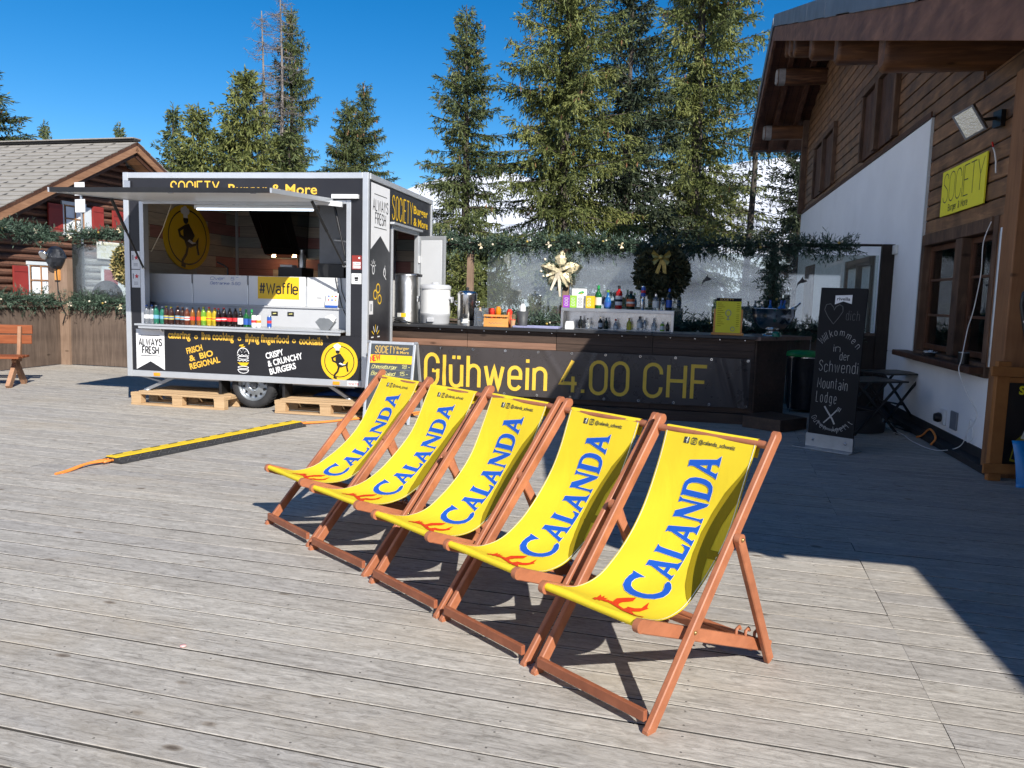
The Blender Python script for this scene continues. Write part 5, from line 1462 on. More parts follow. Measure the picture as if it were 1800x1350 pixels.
def bar_goods():
    # clear box with sauces
    t = thing("acrylic_box", "clear acrylic box right of the slim steel urn on the bar", "box", bar_w(1.385, .20, CT), az(BAR_A))
    m = MB()
    for (a, b, c, d) in ((-.10, .10, -.10, -.096), (-.10, .10, .096, .10), (-.10, -.096, -.095, .095), (.096, .10, -.095, .095)): m.box(a, b, c, d, 0, .25, "clear_box")
    m.build("side_walls", t)
    bottle(bar_w(1.35, .17, CT), .255, .034, "sauce_pale", "peach_cap", "label_paper", "pale dressing bottle with an orange cap inside the clear acrylic box", None, "pet", "sign_yellow")
    bottle(bar_w(1.43, .2, CT), .18, .03, "white_plastic", "white_plastic", None, "small white dressing bottle inside the clear acrylic box", None, "pet")
    # wooden caddy
    t = thing("wooden_caddy", "orange brown wooden condiment caddy on the bar", "caddy", bar_w(1.60, .17, CT), az(BAR_A))
    m = MB()
    W, Dp = .17, .11
    m.box(-W, W, -Dp, -Dp + .014, .0, .115, "caddy_wood"); m.box(-W, W, Dp - .014, Dp, 0, .115, "caddy_wood"); m.box(-W + .001, W - .001, -Dp + .015, Dp - .015, 0.001, .01, "caddy_wood"); m.build("tray", t, bevel=.002)
    for s in (-1, 1):
        m = MB(); m.prism([(-Dp + .015, 0.001), (Dp - .015, 0.001), (Dp - .015, .115), (.03, .20), (-.03, .20), (-Dp + .015, .115)], plane_map((s * (W - .013), 0, 0), (0, 1, 0), (0, 0, 1), (1, 0, 0)), -.006, .006, "caddy_wood"); m.build("end_panel", t)
    m = MB(); m.box(-W, W, -Dp - .0, -Dp + .013, .135, .165, "caddy_wood"); m.build("side_bar", t, bevel=.002)
    F = plane_map((0, -Dp, 0), (1, 0, 0), (0, 0, 1), (0, -1, 0)); m = MB(); stroke(m, [(-.1 + .012 * i, .05 + .012 * math.sin(i * 1.7)) for i in range(17)], .004, F, "counter_wood", .001); m.build("burnt_lettering", t)
    R = random.Random(3)
    for k, (x, y, c, lab) in enumerate(((-.09, .04, "red_plastic", "red ketchup bottle at the back left of the wooden caddy"), (.15, .06, "red_plastic", "red ketchup bottle at the right end of the wooden caddy"), (.0, .02, "orange_plastic", "tall orange sauce bottle in the middle of the wooden caddy"))):
        bottle(bar_w(1.60 + x, .17 + y, CT + .012), (.235, .23, .26)[k], .040, c, c, None, lab, None, "sauce")
    for k, (x, y) in enumerate(((-.10, -.06), (-.04, -.05), (.03, -.055), (.09, -.05))):
        o = bottle(bar_w(1.60 + x, .17 + y, CT + .012), .15, .026, "orange_plastic" if k % 2 else "kraft", "label_paper" if k % 2 == 0 else "orange_plastic", None, ("small brown pepper mill with a white top in the caddy front row" if k % 2 == 0 else "small orange squeeze bottle in the caddy front row"), "small shakers in the caddy", "pet")
    t = thing("paper_cup", "brown paper cup of wooden stirrers with a red rim on the bar", "cup", bar_w(1.83, .08, CT), az(BAR_A))
    m = MB(); m.lathe([(.026, 0), (.038, .10)], "kraft", n=18); m.lathe([(.039, .098), (.040, .106), (.036, .106)], "red_plastic", n=18); m.build("cup_body", t)
    m = MB(); [m.bar((.01 * k - .02, .0, .05), (.016 * k - .03, .012 * (k % 3) - .01, .17 + .01 * (k % 2)), .006, .003, "pallet_wood") for k in range(5)]; m.build("stirrer", t)
    t = thing("plant_pot", "dark grey pot with white straws behind the paper cup", "pot", bar_w(1.93, .24, CT), az(BAR_A))
    m = MB(); m.lathe([(.062, 0), (.085, .22), (.079, .22), (.06, .03)], "pot_grey", n=22); m.build("pot_body", t)
    m = MB(); m.lathe([(.04, 0), (.04, .16), (.02, .2)], "white_plastic", (0, 0, .12), 12); m.build("straw_bundle", t)
    t = thing("serving_tray", "flat grey blue serving tray on the bar beside the bottle shelf", "tray", bar_w(2.15, .16, CT), az(BAR_A))
    m = MB(); m.box(-.31, .31, -.13, .17, .002, .014, "grey_blue_plastic"); m.build("tray_base", t, bevel=.004)
    m = MB()
    for (a, b, c, d) in ((-.31, .31, -.13, -.118), (-.31, .31, .158, .17), (-.31, -.298, -.117, .157), (.298, .31, -.117, .157)): m.box(a, b, c, d, .0145, .028, "grey_blue_plastic")
    m.build("tray_rim", t)
    # stainless bottle shelf
    SX0, SX1, SY0, SY1, SH = 2.44, 3.95, .34, .66, .285
    t = thing("bottle_shelf", "stainless steel bottle shelf standing on the bar", "shelf", bar_w(0, 0, CT), az(BAR_A))
    m = MB(); m.box(SX0, SX1, SY0, SY1, SH - .045, SH, "brushed_steel"); m.build("shelf_top", t, bevel=.003)
    for x in (SX0, SX1 - .035):
        m = MB(); m.box(x, x + .035, SY0 + .002, SY1 - .002, .0, SH - .046, "brushed_steel"); m.build("side_panel", t, bevel=.003)
    m = MB(); m.box(SX0 + .036, SX1 - .036, SY1 - .012, SY1 - .003, .004, SH - .047, "mirror_back"); m.build("rear_panel", t)
    m = MB(); m.box(SX0 + .036, SX1 - .036, SY0 + .01, SY1 - .014, .002, .008, "brushed_steel"); m.build("bottom_panel", t)
    # tea tins
    zt = CT + SH + .001
    for k, (mt, nm) in enumerate((("tin_purple", "purple"), ("tin_lime", "lime green"), ("label_paper", "white"), ("sign_yellow", "yellow orange"))):
        t = thing("tea_box", nm + " tea box on top of the bottle shelf", "tea box", bar_w(2.50 + .093 * k + (.03 if k == 3 else 0), .46, zt), az(BAR_A), "tea boxes on the bottle shelf")
        m = MB(); m.box(-.045, .045 + (.03 if k == 3 else 0), -.05, .05, 0, .165, mt); m.build("carton", t, bevel=.002)
        m = MB(); F = plane_map((0, -.05, 0), (1, 0, 0), (0, 0, 1), (0, -1, 0))
        for q in range(3): ring2(m, 0, .04 + .04 * q, .026, .016, .006, F, "label_paper" if k != 2 else "mid_grey", .001, n=12)
        m.build("printed_pattern", t)
    t = thing("picture_card", "small white picture card with green leaves propped above the tea boxes", "card", bar_w(2.665, .47, zt + .166), az(BAR_A))
    m = MB(); F = plane_map((0, 0, 0), (1, 0, 0), Vector((0, .15, 1)).normalized(), (0, -1, 0)); m.prism([(-.10, 0), (.10, 0), (.10, .095), (-.10, .095)], F, -.003, 0, "label_paper"); m.build("card_sheet", t)
    m = MB(); poly2(m, [(-.02, .025), (.03, .015), (.07, .04), (.05, .065), (.0, .05)], F, "green_plastic", .001); poly2(m, [(.01, .02), (.05, .03), (.03, .04)], F, "amber", .002); m.build("leaf_print", t)
    # bottles on top
    top = [
        (2.925, .31, .046, "beer_green", "green_plastic", "label_paper", "wine", None, "tall green wine bottle, first on the shelf after the tea boxes"),
        (3.055, .25, .050, "gin_blue", "pet_lime", "blueprint", "round", None, "round blue spirit bottle on top of the bottle shelf"),
        (3.205, .315, .047, "campari", "black_plastic", "label_paper", "square", "dark_room", "bright red bitter bottle with a black cap on the bottle shelf"),
        (3.365, .245, .056, "herb_green", "black_plastic", "orange_red_label", "square", "label_paper", "squat dark green herb liqueur bottle with an orange label"),
        (3.53, .165, .036, "gin_clear", "steel", None, "round", None, "short clear bottle under the blue and silver can"),
        (3.70, .215, .044, "gin_clear", "steel", "label_paper", "square", None, "clear gin bottle with a pale label right of the can"),
        (3.79, .165, .036, "gin_clear", "white_plastic", None, "square", None, "shorter clear bottle between the gin and the dark bottle"),
        (3.875, .29, .040, "dark_bottle", "blueprint", "blueprint", "wine", None, "tall dark wine bottle at the right end of the shelf top"),
    ]
    for x, h, r, b, c, l, sh, l2, lab in top: bottle(bar_w(x, .48, zt), h, r, b, c, l, lab, "bottles on top of the shelf", sh, l2)
    bottle(bar_w(3.525, .44, zt + .0), .15, .030, "steel", None, "gin_clear", "silver energy drink can at the front of the shelf top", None, "can", None, "drink can")
    bottle(bar_w(3.53, .47, zt + .166), .15, .030, "steel", None, "blueprint", "blue and silver energy drink can stacked above a short clear bottle", None, "can", "red_logo", "drink can")
    low = [
        (2.70, .165, .03, "dark_bottle", "black_plastic", None, "wine", "narrow dark bottle, first in the lower row after the napkin box"),
        (2.80, .14, .035, "gin_clear", "black_plastic", None, "round", "small clear bottle with a black cap in the lower row"),
        (2.97, .17, .031, "dark_bottle", "pearl", "label_paper", "wine", "dark bottle with a cream cap in the lower row"),
        (3.05, .155, .03, "herb_green", "black_plastic", None, "wine", "dark green bottle in the middle of the lower row"),
        (3.18, .14, .035, "gin_clear", "red_plastic", "label_paper", "round", "clear bottle with a red cap in the lower row"),
        (3.36, .16, .034, "oil_yellow", "kraft", None, "wine", "yellow liqueur bottle in the lower row"),
        (3.50, .185, .037, "gin_clear", "black_plastic", "label_paper", "square", "clear square bottle with a black cap, right of the yellow one"),
        (3.57, .165, .032, "gin_clear", "steel", None, "wine", "clear slim bottle with a silver cap in the lower row"),
        (3.69, .17, .036, "gin_clear", "white_plastic", "label_paper", "round", "clear rounded bottle with a white cap in the lower row"),
        (3.80, .12, .03, "pet_lime", "white_plastic", "label_paper", "square", "small greenish bottle near the right end of the lower row"),
        (3.87, .12, .025, "dark_bottle", "black_plastic", None, "square", "small black bottle at the right end of the lower row"),
    ]
    for x, h, r, b, c, l, sh, lab in low: bottle(bar_w(x, .44, CT + .009), h, r, b, c, l, lab, "bottles in the lower shelf row", sh)
    t = thing("napkin_box", "white plastic napkin dispenser in front of the bottle shelf", "napkin box", bar_w(2.59, .18, CT), az(BAR_A))
    m = MB(); m.prism([(-.055, 0), (.055, 0), (.06, .03), (.05, .10), (.04, .108), (-.04, .108), (-.05, .10), (-.06, .03)], plane_map((0, 0, 0), (1, 0, 0), (0, 0, 1), (0, 1, 0)), -.045, .045, "white_plastic"); m.build("box_body", t, bevel=.004)
    m = MB(); m.box(-.03, .03, -.049, -.0455, .03, .06, "print_white"); m.build("slot_cover", t)
    # menu holder
    t = thing("menu_holder", "wooden stand with a lime yellow menu card on the bar", "menu stand", bar_w(4.63, .13, CT), az(BAR_A + 4))
    m = MB(); m.box(-.20, .20, -.05, .05, 0, .028, "caddy_wood"); m.build("base", t, bevel=.003)
    for s in (-1, 1):
        m = MB(); m.box(s * .165 - .013, s * .165 + .013, -.018, .018, .029, .33, "caddy_wood"); m.build("post", t, bevel=.003)
    F = plane_map((0, -.019, .03), (1, 0, 0), (0, 0, 1), (0, -1, 0)); m = MB(); m.prism([(-.155, 0), (.155, 0), (.155, .40), (-.155, .40)], F, -.008, -.001, "lime_yellow"); rect2(m, -.155, .155, .40, .44, F, "chalkboard", -.001); stext(m, "SOCIETY", F, -.11, .06, .408, .024, .0035, "gold_print", gap=.2, lvl=.001)
    for k in range(13):
        stroke(m, [(-.135, .375 - k * .024), (-.135 + .05 + .02 * ((k * 7) % 3), .375 - k * .024)], .006, F, "canvas_olive", .001)
        if k != 5: stroke(m, [(.10, .375 - k * .024), (.135, .375 - k * .024)], .006, F, "canvas_olive", .001)
    ring2(m, .0, .25, .036, .045, .008, F, "mid_grey", .002, n=18); stroke(m, [(0, .205), (0, .17)], .01, F, "mid_grey", .002); stroke(m, [(-.02, .168), (.02, .168)], .008, F, "mid_grey", .002); ring2(m, .06, .05, .026, .03, .007, F, "mid_grey", .002, n=16)
    m.build("menu_card", t)
    # polished bowl with bottles on ice
    bp_ = Vector((3.44, 10.62, CT - .006))
    t = thing("champagne_bowl", "large polished steel bottle bowl on a foot at the right end of the bar", "bowl", bp_)
    m = MB(); m.lathe([(.13, 0), (.125, .012), (.075, .03), (.06, .05), (.075, .075)], "steel", n=36); m.build("foot", t)
    m = MB(); m.lathe([(.075, .072), (.16, .10), (.235, .17), (.272, .26), (.278, .345), (.292, .352), (.292, .36), (.272, .358), (.262, .26), (.22, .17), (.1, .11)], "steel", n=44); m.build("bowl_body", t)
    for k, (x, y, tl) in enumerate(((-.13, .0, (0, -.1, 0)), (-.02, .08, (0, 0, 0)), (.06, -.02, (.1, .1, 0)), (.13, .07, (0, .15, 0)))):
        bottle(bp_ + Vector((x, y, .20)), .27 if k else .25, .037, "gin_clear" if k == 0 else "gin_blue", "blueprint" if k else "steel", None, ("clear bottle at the left in the steel bowl" if k == 0 else "blue-capped bottle %s in the steel bowl" % ("left of centre", "right of centre", "at the far right")[k - 1]), "bottles in the steel bowl", "wine", None, "bottle", tilt=tl)
    bottle(bp_ + Vector((.13, -.05, .24)), .30, .034, "gin_clear", "steel", "label_paper", "clear bottle tilted to the right out of the steel bowl", None, "wine", None, "bottle", tilt=(0, .85, .2))
    o = MB(); o.lathe([(.05, 0), (.06, .05), (.03, .07)], "pet_green", n=12); tag(o.build("glass_jar", None, bar_w(5.25, .30, CT - .006)), "small turquoise glass jar behind the foot of the steel bowl", "jar")
for nm, c in (("sauce_pale", (.72, .50, .26)), ("tin_purple", (.33, .06, .48)), ("tin_lime", (.33, .62, .06)), ("orange_red_label", (.62, .14, .05))): plain(nm, c, .5)
plain("mirror_back", (.62, .60, .57), .18, .8)
bar_goods()

# ------------------------------------------------------------------ chalk menu A-board behind the first chair
def a_board():
    t = thing("menu_board", "folding menu A-board with a yellow stripe, standing between the trailer and the bar", "A-board", (-1.78, 9.43, 0), az(13.5))
    W, Hh = .60, .985
    Mf = Matrix.Rotation(rad(-11), 4, 'X'); Mb = Matrix.Translation((0, .50, 0)) @ Matrix.Rotation(rad(14), 4, 'X')
    for nm, M_ in (("front_frame", Mf), ("rear_frame", Mb)):
        m = MB()
        m.box(0, .032, -.012, .012, 0, Hh, "aluminium", M_); m.box(W - .032, W, -.012, .012, 0, Hh, "aluminium", M_)
        m.box(.033, W - .033, -.012, .012, Hh - .035, Hh, "aluminium", M_); m.box(.033, W - .033, -.012, .012, .12, .15, "aluminium", M_)
        fr = m.build(nm, t, bevel=.004)
        m = MB(); m.box(.033, W - .033, -.006, .004, .15, Hh - .036, "slate_board", M_); pn = m.build("board", fr)
        if nm == "front_frame":
            for x in (0, W):
                m = MB(); m.box(x - .022, x + .022, -.016, .016, Hh - .028, Hh + .006, "mid_grey", M_); m.build("corner_cap", fr, bevel=.006)
            F = lambda x, y, l=0.0: M_ @ Vector((x, -.006 - l, y))
            m = MB()
            rect2(m, .034, W - .034, .72, .82, F, "sign_yellow", .001); stroke(m, [(.36, .735), (.375, .77), (.37, .805)], .004, F, "counter_wood", .002)
            stext(m, "SOCIETY", F, .09, .345, .842, .085, .008, "gold_print", gap=.16, lvl=.001); btext(m, "Burger", F, .36, .52, .893, .035, "gold_print", .015, .001); btext(m, "& More", F, .36, .52, .842, .035, "gold_print", .015, .001)
            R = rot_map(F, .045, .735, 14); stext(m, "NEW", R, 0, .125, 0, .062, .014, "red_plastic", gap=.18, lvl=.003)
            stext(m, "Cheeseburger", F, .06, .38, .655, .042, .0055, "chalk_yellow", gap=.13, slant=.3, lvl=.001, jit=.08); stext(m, "18.-", F, .44, .545, .665, .045, .0055, "chalk_yellow", gap=.2, slant=.2, lvl=.001)
            stext(m, "Beef Salad", F, .06, .36, .575, .042, .0055, "chalk_yellow", gap=.13, slant=.3, lvl=.001, jit=.08); stext(m, "15.-", F, .42, .525, .58, .045, .0055, "chalk_yellow", gap=.2, slant=.2, lvl=.001)
            for z in (.645, .565, .485): stroke(m, [(.045, z), (W - .045, z)], .003, F, "mid_grey", .001)
            m.build("menu_writing", pn)
    m = MB(); m.bar((.05, .10, .45), (.05, .40, .45), .012, .012, "aluminium"); m.lathe([(.018, -.02), (.018, .02)], "black_plastic", n=12, M=Matrix.Translation((W - .01, .06, .33)) @ Matrix.Rotation(rad(90), 4, 'Y')); m.build("brace", t)
a_board()

# ------------------------------------------------------------------ cable ramp and its cables
def cable_ramp():
    a, b = Vector((-3.50, 6.86, 0)), Vector((-2.46, 9.06, 0))
    d = (b - a); L = d.length; ang = math.atan2(d.y, d.x)
    t = thing("cable_ramp", "long black cable protector with a yellow lid lying across the deck", "cable ramp", a, ang)
    m = MB()
    prof = [(-.135, 0.002), (-.130, .012), (-.05, .046), (.05, .046), (.130, .012), (.135, 0.002)]
    n = len(prof)
    m.add([(x, y, z) for x in (0, L) for y, z in prof], [tuple(range(n)), tuple(range(n, 2*n))[::-1]] + [(i, n + i, n + i + 1, i + 1) for i in range(n - 1)], "rubber"); base = m.build("rubber_body", t)
    # raised diamonds on both flanks
    m = MB(); k = 0
    for s in (-1, 1):
        F = plane_map((0, s * .130, .012), (1, 0, 0), Vector((0, -s * .08, .034)).normalized(), Vector((0, s * .034, .08)).normalized())
        for i in range(int(L / .055)):
            for j in (0, 1):
                x = .03 + i * .055; y = .022 + .04 * j
                g = 1 if (i + j) % 2 else -1
                m.prism([(x - .02, y - g * .011 - .004), (x - .016, y - g * .011 - .008), (x + .02, y + g * .011 + .004 - .004), (x + .016, y + g * .011 + .008 - .004)], F, .0003, .0035, "rubber_worn")
    m.build("tread_pattern", base)
    for i in range(3):
        x0, x1 = L * i / 3 + .004, L * (i + 1) / 3 - .004
        m = MB(); m.box(x0, x1, -.062, .062, .0465, .056, "ramp_yellow")
        for q in range(4):
            x = x0 + (x1 - x0) * (q + .5) / 4; m.box(x - .05, x + .05, .030, .050, .0562, .0585, "rubber")
        m.build("lid", t, bevel=.003)
    def cable(name, pts, label):
        pts = [Vector(p) for p in pts]
        sm = []
        for i in range(len(pts) - 1):
            p0, p1, p2, p3 = pts[max(i-1, 0)], pts[i], pts[i+1], pts[min(i+2, len(pts)-1)]
            for q in range(8):
                u = q / 8; sm.append(.5 * ((2*p1) + (-p0+p2)*u + (2*p0-5*p1+4*p2-p3)*u*u + (-p0+3*p1-3*p2+p3)*u**3))
        sm.append(pts[-1])
        m = MB(); m.tube(sm, .0115, "orange_cable", 8); tag(m.build(name), label, "cable", "orange cables through the ramp")
    e = d.normalized(); nn = Vector((-e.y, e.x, 0))
    for k, o in enumerate((-.028, .03)):
        A = a + nn * o + e * .1; B = b + nn * o - e * .1
        lab = ("orange cable on the near side of the cable ramp, running under its lid" if k == 0 else "orange cable on the far side of the cable ramp, running under its lid")
        s = -1 if k == 0 else 1
        start = [(-3.70 + .03 * k, 6.36 + .05 * k, .005), (-3.66 + .02 * k, 6.47 + .05 * k, .012), (-3.60 + .0 * k, 6.66 + .02 * k, .03), tuple(a + nn * o + Vector((0, 0, .028)) - e * .02)]
        mid = [tuple(A + Vector((0, 0, .026))), tuple(B + Vector((0, 0, .026)))]
        end = [tuple(b + nn * o + e * .06 + Vector((0, 0, .02))), (-2.20 + .02 * k, 9.28 + .05 * k, .012), (-1.95, 9.52 + .06 * k, .012), (-1.6, 9.80 + .12 * k, .012), (-1.2, 10.1 + .2 * k, .012), (-1.0, 10.6 + .2 * k, .012)]
        cable("power_cable", start + mid + end, lab)
plain("rubber_worn", (.085, .085, .088), .6, var=.3, scale=30)
cable_ramp()

# ------------------------------------------------------------------ tall chalk sign, bin, folding tables by the lodge wall
def tall_sign():
    s0 = Vector((3.262, 8.648, 0)); ang = math.atan2(8.282 - 8.648, 3.614 - 3.262)
    t = thing("chalkboard_sign", "tall narrow black chalkboard on a metal foot with a chalk welcome message", "chalkboard", s0, ang)
    W = .50; lean = rad(-1.5)
    M_ = Matrix.Rotation(lean, 4, 'X') @ Matrix.Rotation(rad(.8), 4, 'Y')
    m = MB(); m.box(0.0, W, -.010, .010, .02, 1.735, "chalkboard", M_); pn = m.build("board", t, bevel=.003)
    m = MB(); m.box(-.01, W + .01, -.022, -.0125, .012, .155, "galvanised"); m.box(-.01, W + .01, .0125, .022, .012, .155, "galvanised"); m.box(-.09, W + .03, -.16, .16, .002, .011, "galvanised"); ft = m.build("foot_plate", t, bevel=.002)
    m = MB()
    for x in (.07, W - .07): m.lathe([(.016, .0), (.016, -.006), (.006, -.009)], "steel", n=12, M=Matrix.Translation((x, -.0225, .09)) @ Matrix.Rotation(rad(-90), 4, 'X'))
    m.build("screw", ft)
    F = lambda x, y, l=0.0: M_ @ Vector((x, -.010 - l, y))
    m = MB()
    poly2(m, [(.165, 1.655), (.345, 1.695 - .03), (.345, 1.57), (.255, 1.595), (.165, 1.56)], F, "print_white", .001)
    btext(m, "rivella", F, .185, .325, 1.605, .034, "black_plastic", .02, .002); m.build("logo_sticker", pn)
    m = MB(); C = "chalk"
    heart = [(.165, 1.355), (.10, 1.43), (.06, 1.50), (.075, 1.555), (.12, 1.565), (.155, 1.53), (.165, 1.50), (.18, 1.535), (.22, 1.56), (.255, 1.54), (.26, 1.49), (.22, 1.42), (.168, 1.35)]
    stroke(m, heart, .005, F, "chalk_dim", .001)
    m.build("chalk_heart", pn); m = MB()
    stext(m, "dich", F, .30, .44, 1.40, .10, .003, "chalk_dim", gap=.2, lvl=.001)
    # welcome in an arch
    word = "Willkommen"; ws = [GL[c][0] + .14 for c in word]; tot = sum(ws); acc = 0
    for c, w in zip(word, ws):
        f = (acc + w / 2) / tot; acc += w
        x = .045 + .42 * f; y = 1.095 + .155 * math.sin(math.pi * min(1, f * .95 + .02)) - .03 * f; an = 48 - 96 * f
        R = rot_map(F, x, y, an)
        stext(m, c, R, -.024, .024, 0, .078 if c in "Wlk" else .07, .0042, C, gap=0, lvl=.001 + .0002 * f, sx=.9)
    stext(m, "in", F, .20, .27, 1.06, .075, .0042, C, gap=.25, lvl=.001); stext(m, "der", F, .275, .375, .975, .08, .0042, C, gap=.22, lvl=.001, jit=.05)
    stext(m, "Schwendi", F, .06, .475, .84, .115, .0044, C, gap=.2, lvl=.001, jit=.06)
    stext(m, "Mountain", F, .06, .385, .66, .11, .0044, C, gap=.18, lvl=.001, jit=.06)
    stext(m, "Lodge", F, .06, .28, .50, .11, .0044, C, gap=.24, lvl=.001, jit=.06)
    m.build("chalk_writing", pn); m = MB()
    stroke(m, [(.16, .465), (.20, .41), (.255, .34), (.285, .285)], .017, F, C, .001); stroke(m, [(.165, .285), (.22, .345), (.30, .44)], .013, F, C, .0012)
    for k in range(3): stroke(m, [(.295 + .014 * k, .435 - .006 * k), (.315 + .014 * k, .475 - .006 * k)], .006, F, C, .0014)
    ar = [(.255 + .19 * math.cos(rad(a)), .44 + .19 * math.sin(rad(a))) for a in range(215, 326, 10)]
    stroke(m, [(x, y - .03) for x, y in ar], .022, F, "chalk_dim", .001)
    m.build("chalk_cutlery", pn); m = MB()
    word = "Guten Apetit"; n = len(word)
    for i, c in enumerate(word):
        if c == ' ': continue
        a = 208 + (335 - 208) * i / (n - 1)
        R = rot_map(F, .255 + .25 * math.cos(rad(a)), .42 + .215 * math.sin(rad(a)) - .005, a + 90 - 360)
        stext(m, c, R, -.02, .02, 0, .058, .0040, C, gap=0, lvl=.001 + .0001 * i, sx=.85)
    m.build("chalk_writing", pn)
tall_sign()
def waste_bin():
    t = thing("waste_bin", "black bin bag stand with a bright green lid behind the end of the bar", "bin", (4.22, 11.5, 0), az(12))
    from mathutils import noise as mn
    m = MB(); vs = []; fs = []; nz, na = 12, 28
    for j in range(nz + 1):
        z = .04 + .78 * j / nz; r = .20 + .045 * j / nz
        for i in range(na):
            a = 2 * math.pi * i / na
            q = r + .022 * mn.noise(Vector((math.cos(a) * 3, math.sin(a) * 3, z * 4)))
            vs.append((q * math.cos(a), q * .85 * math.sin(a), z))
    for j in range(nz):
        for i in range(na): fs.append((j*na+i, j*na+(i+1) % na, (j+1)*na+(i+1) % na, (j+1)*na+i))
    m.add(vs, fs, "bag_black", True); m.build("bag", t)
    m = MB(); m.lathe([(.255, .80), (.262, .825), (.245, .865), (.20, .88), (.0001, .885)], "green_plastic", n=30); m.build("lid", t)
    m = MB(); m.lathe([(.258, .785), (.258, .803)], "steel", n=30); [m.tube([(.22 * math.cos(a), .2 * math.sin(a), .0), (.24 * math.cos(a), .22 * math.sin(a), .79)], .009, "steel") for a in (.6, 2.5, 3.8, 5.6)]; m.build("stand", t)
waste_bin()
def folding_table(loc, rz, label, h, w, d, plate="black_plastic"):
    t = thing("folding_table", label, "folding table", loc, rz, "dark folding tables by the lodge wall")
    m = MB(); m.box(-w, w, -d, d, h - .02, h, plate); m.build("table_top", t, bevel=.004)
    for s in (-1, 1):
        m = MB(); m.bar((s * (w - .06), -d + .04, 0), (s * (w - .06), d - .06, h - .02), .018, .028, plate); m.build("leg", t)
        m = MB(); m.bar((s * (w - .085), d - .04, 0), (s * (w - .085), -d + .06, h - .02), .018, .028, plate); m.build("leg", t)
    m = MB(); m.bar((-w + .06, 0, h * .42), (w - .06, 0, h * .42), .016, .02, plate); m.build("stretcher", t)
folding_table((4.36, 9.75, 0), rad(-75), "black folding table with crossed legs against the white wall, behind the chalkboard", .66, .30, .36)
folding_table((4.98, 10.45, 0), rad(-75), "second black folding table further back, half hidden by the first", .70, .30, .34)
def crate():
    t = thing("log_basket", "low dark round basket standing under the folding tables", "basket", (4.32, 9.95, 0))
    m = MB(); m.lathe([(.36, .0), (.37, .10), (.33, .12), (.33, .26), (.30, .27), (.29, .05)], "plinth_black", n=24); m.build("basket_body", t)
    m = MB(); m.tube([(-.32, 0, .25), (-.28, 0, .42), (0, 0, .5), (.28, 0, .42), (.32, 0, .25)], .014, "plinth_black"); m.build("handle", t)
crate()
# ------------------------------------------------------------------ leaf and needle sprays (many small faces)
def kites(name, base, dirs, L, W, rnd, mat_idx, mats, parent=None, loc=(0, 0, 0), seed=0, droop=0.0):
    """one pointed four-sided leaf per row of base/dirs"""
    g = np.random.default_rng(seed)
    n = len(base)
    d = dirs / np.linalg.norm(dirs, axis=1, keepdims=True)
    r = g.normal(size=(n, 3)); s = np.cross(d, r); s /= np.linalg.norm(s, axis=1, keepdims=True) + 1e-9
    L = np.broadcast_to(L, (n,))[:, None]; W = np.broadcast_to(W, (n,))[:, None]
    v = np.empty((n, 4, 3), np.float32)
    v[:, 0] = base
    v[:, 1] = base + d * L * .45 + s * W * .5
    v[:, 2] = base + d * L + np.array([0, 0, -1]) * L * droop
    v[:, 3] = base + d * L * .45 - s * W * .5
    me = bpy.data.meshes.new(name)
    me.vertices.add(n * 4); me.vertices.foreach_set("co", v.ravel())
    me.loops.add(n * 4); me.loops.foreach_set("vertex_index", np.arange(n * 4, dtype=np.int32))
    me.polygons.add(n); me.polygons.foreach_set("loop_start", np.arange(0, n * 4, 4, dtype=np.int32))
    me.polygons.foreach_set("loop_total", np.full(n, 4, np.int32))
    for k in mats: me.materials.append(MATS[k])
    me.polygons.foreach_set("material_index", np.broadcast_to(np.asarray(mat_idx, np.int32), (n,)).copy())
    me.update(calc_edges=True)
    at = me.attributes.new("rnd", 'FLOAT', 'FACE'); at.data.foreach_set("value", np.clip(rnd, 0, 1).astype(np.float32))
    o = bpy.data.objects.new(name, me); COL.objects.link(o)
    o.location = loc
    if parent is not None: o.parent = parent
    return o

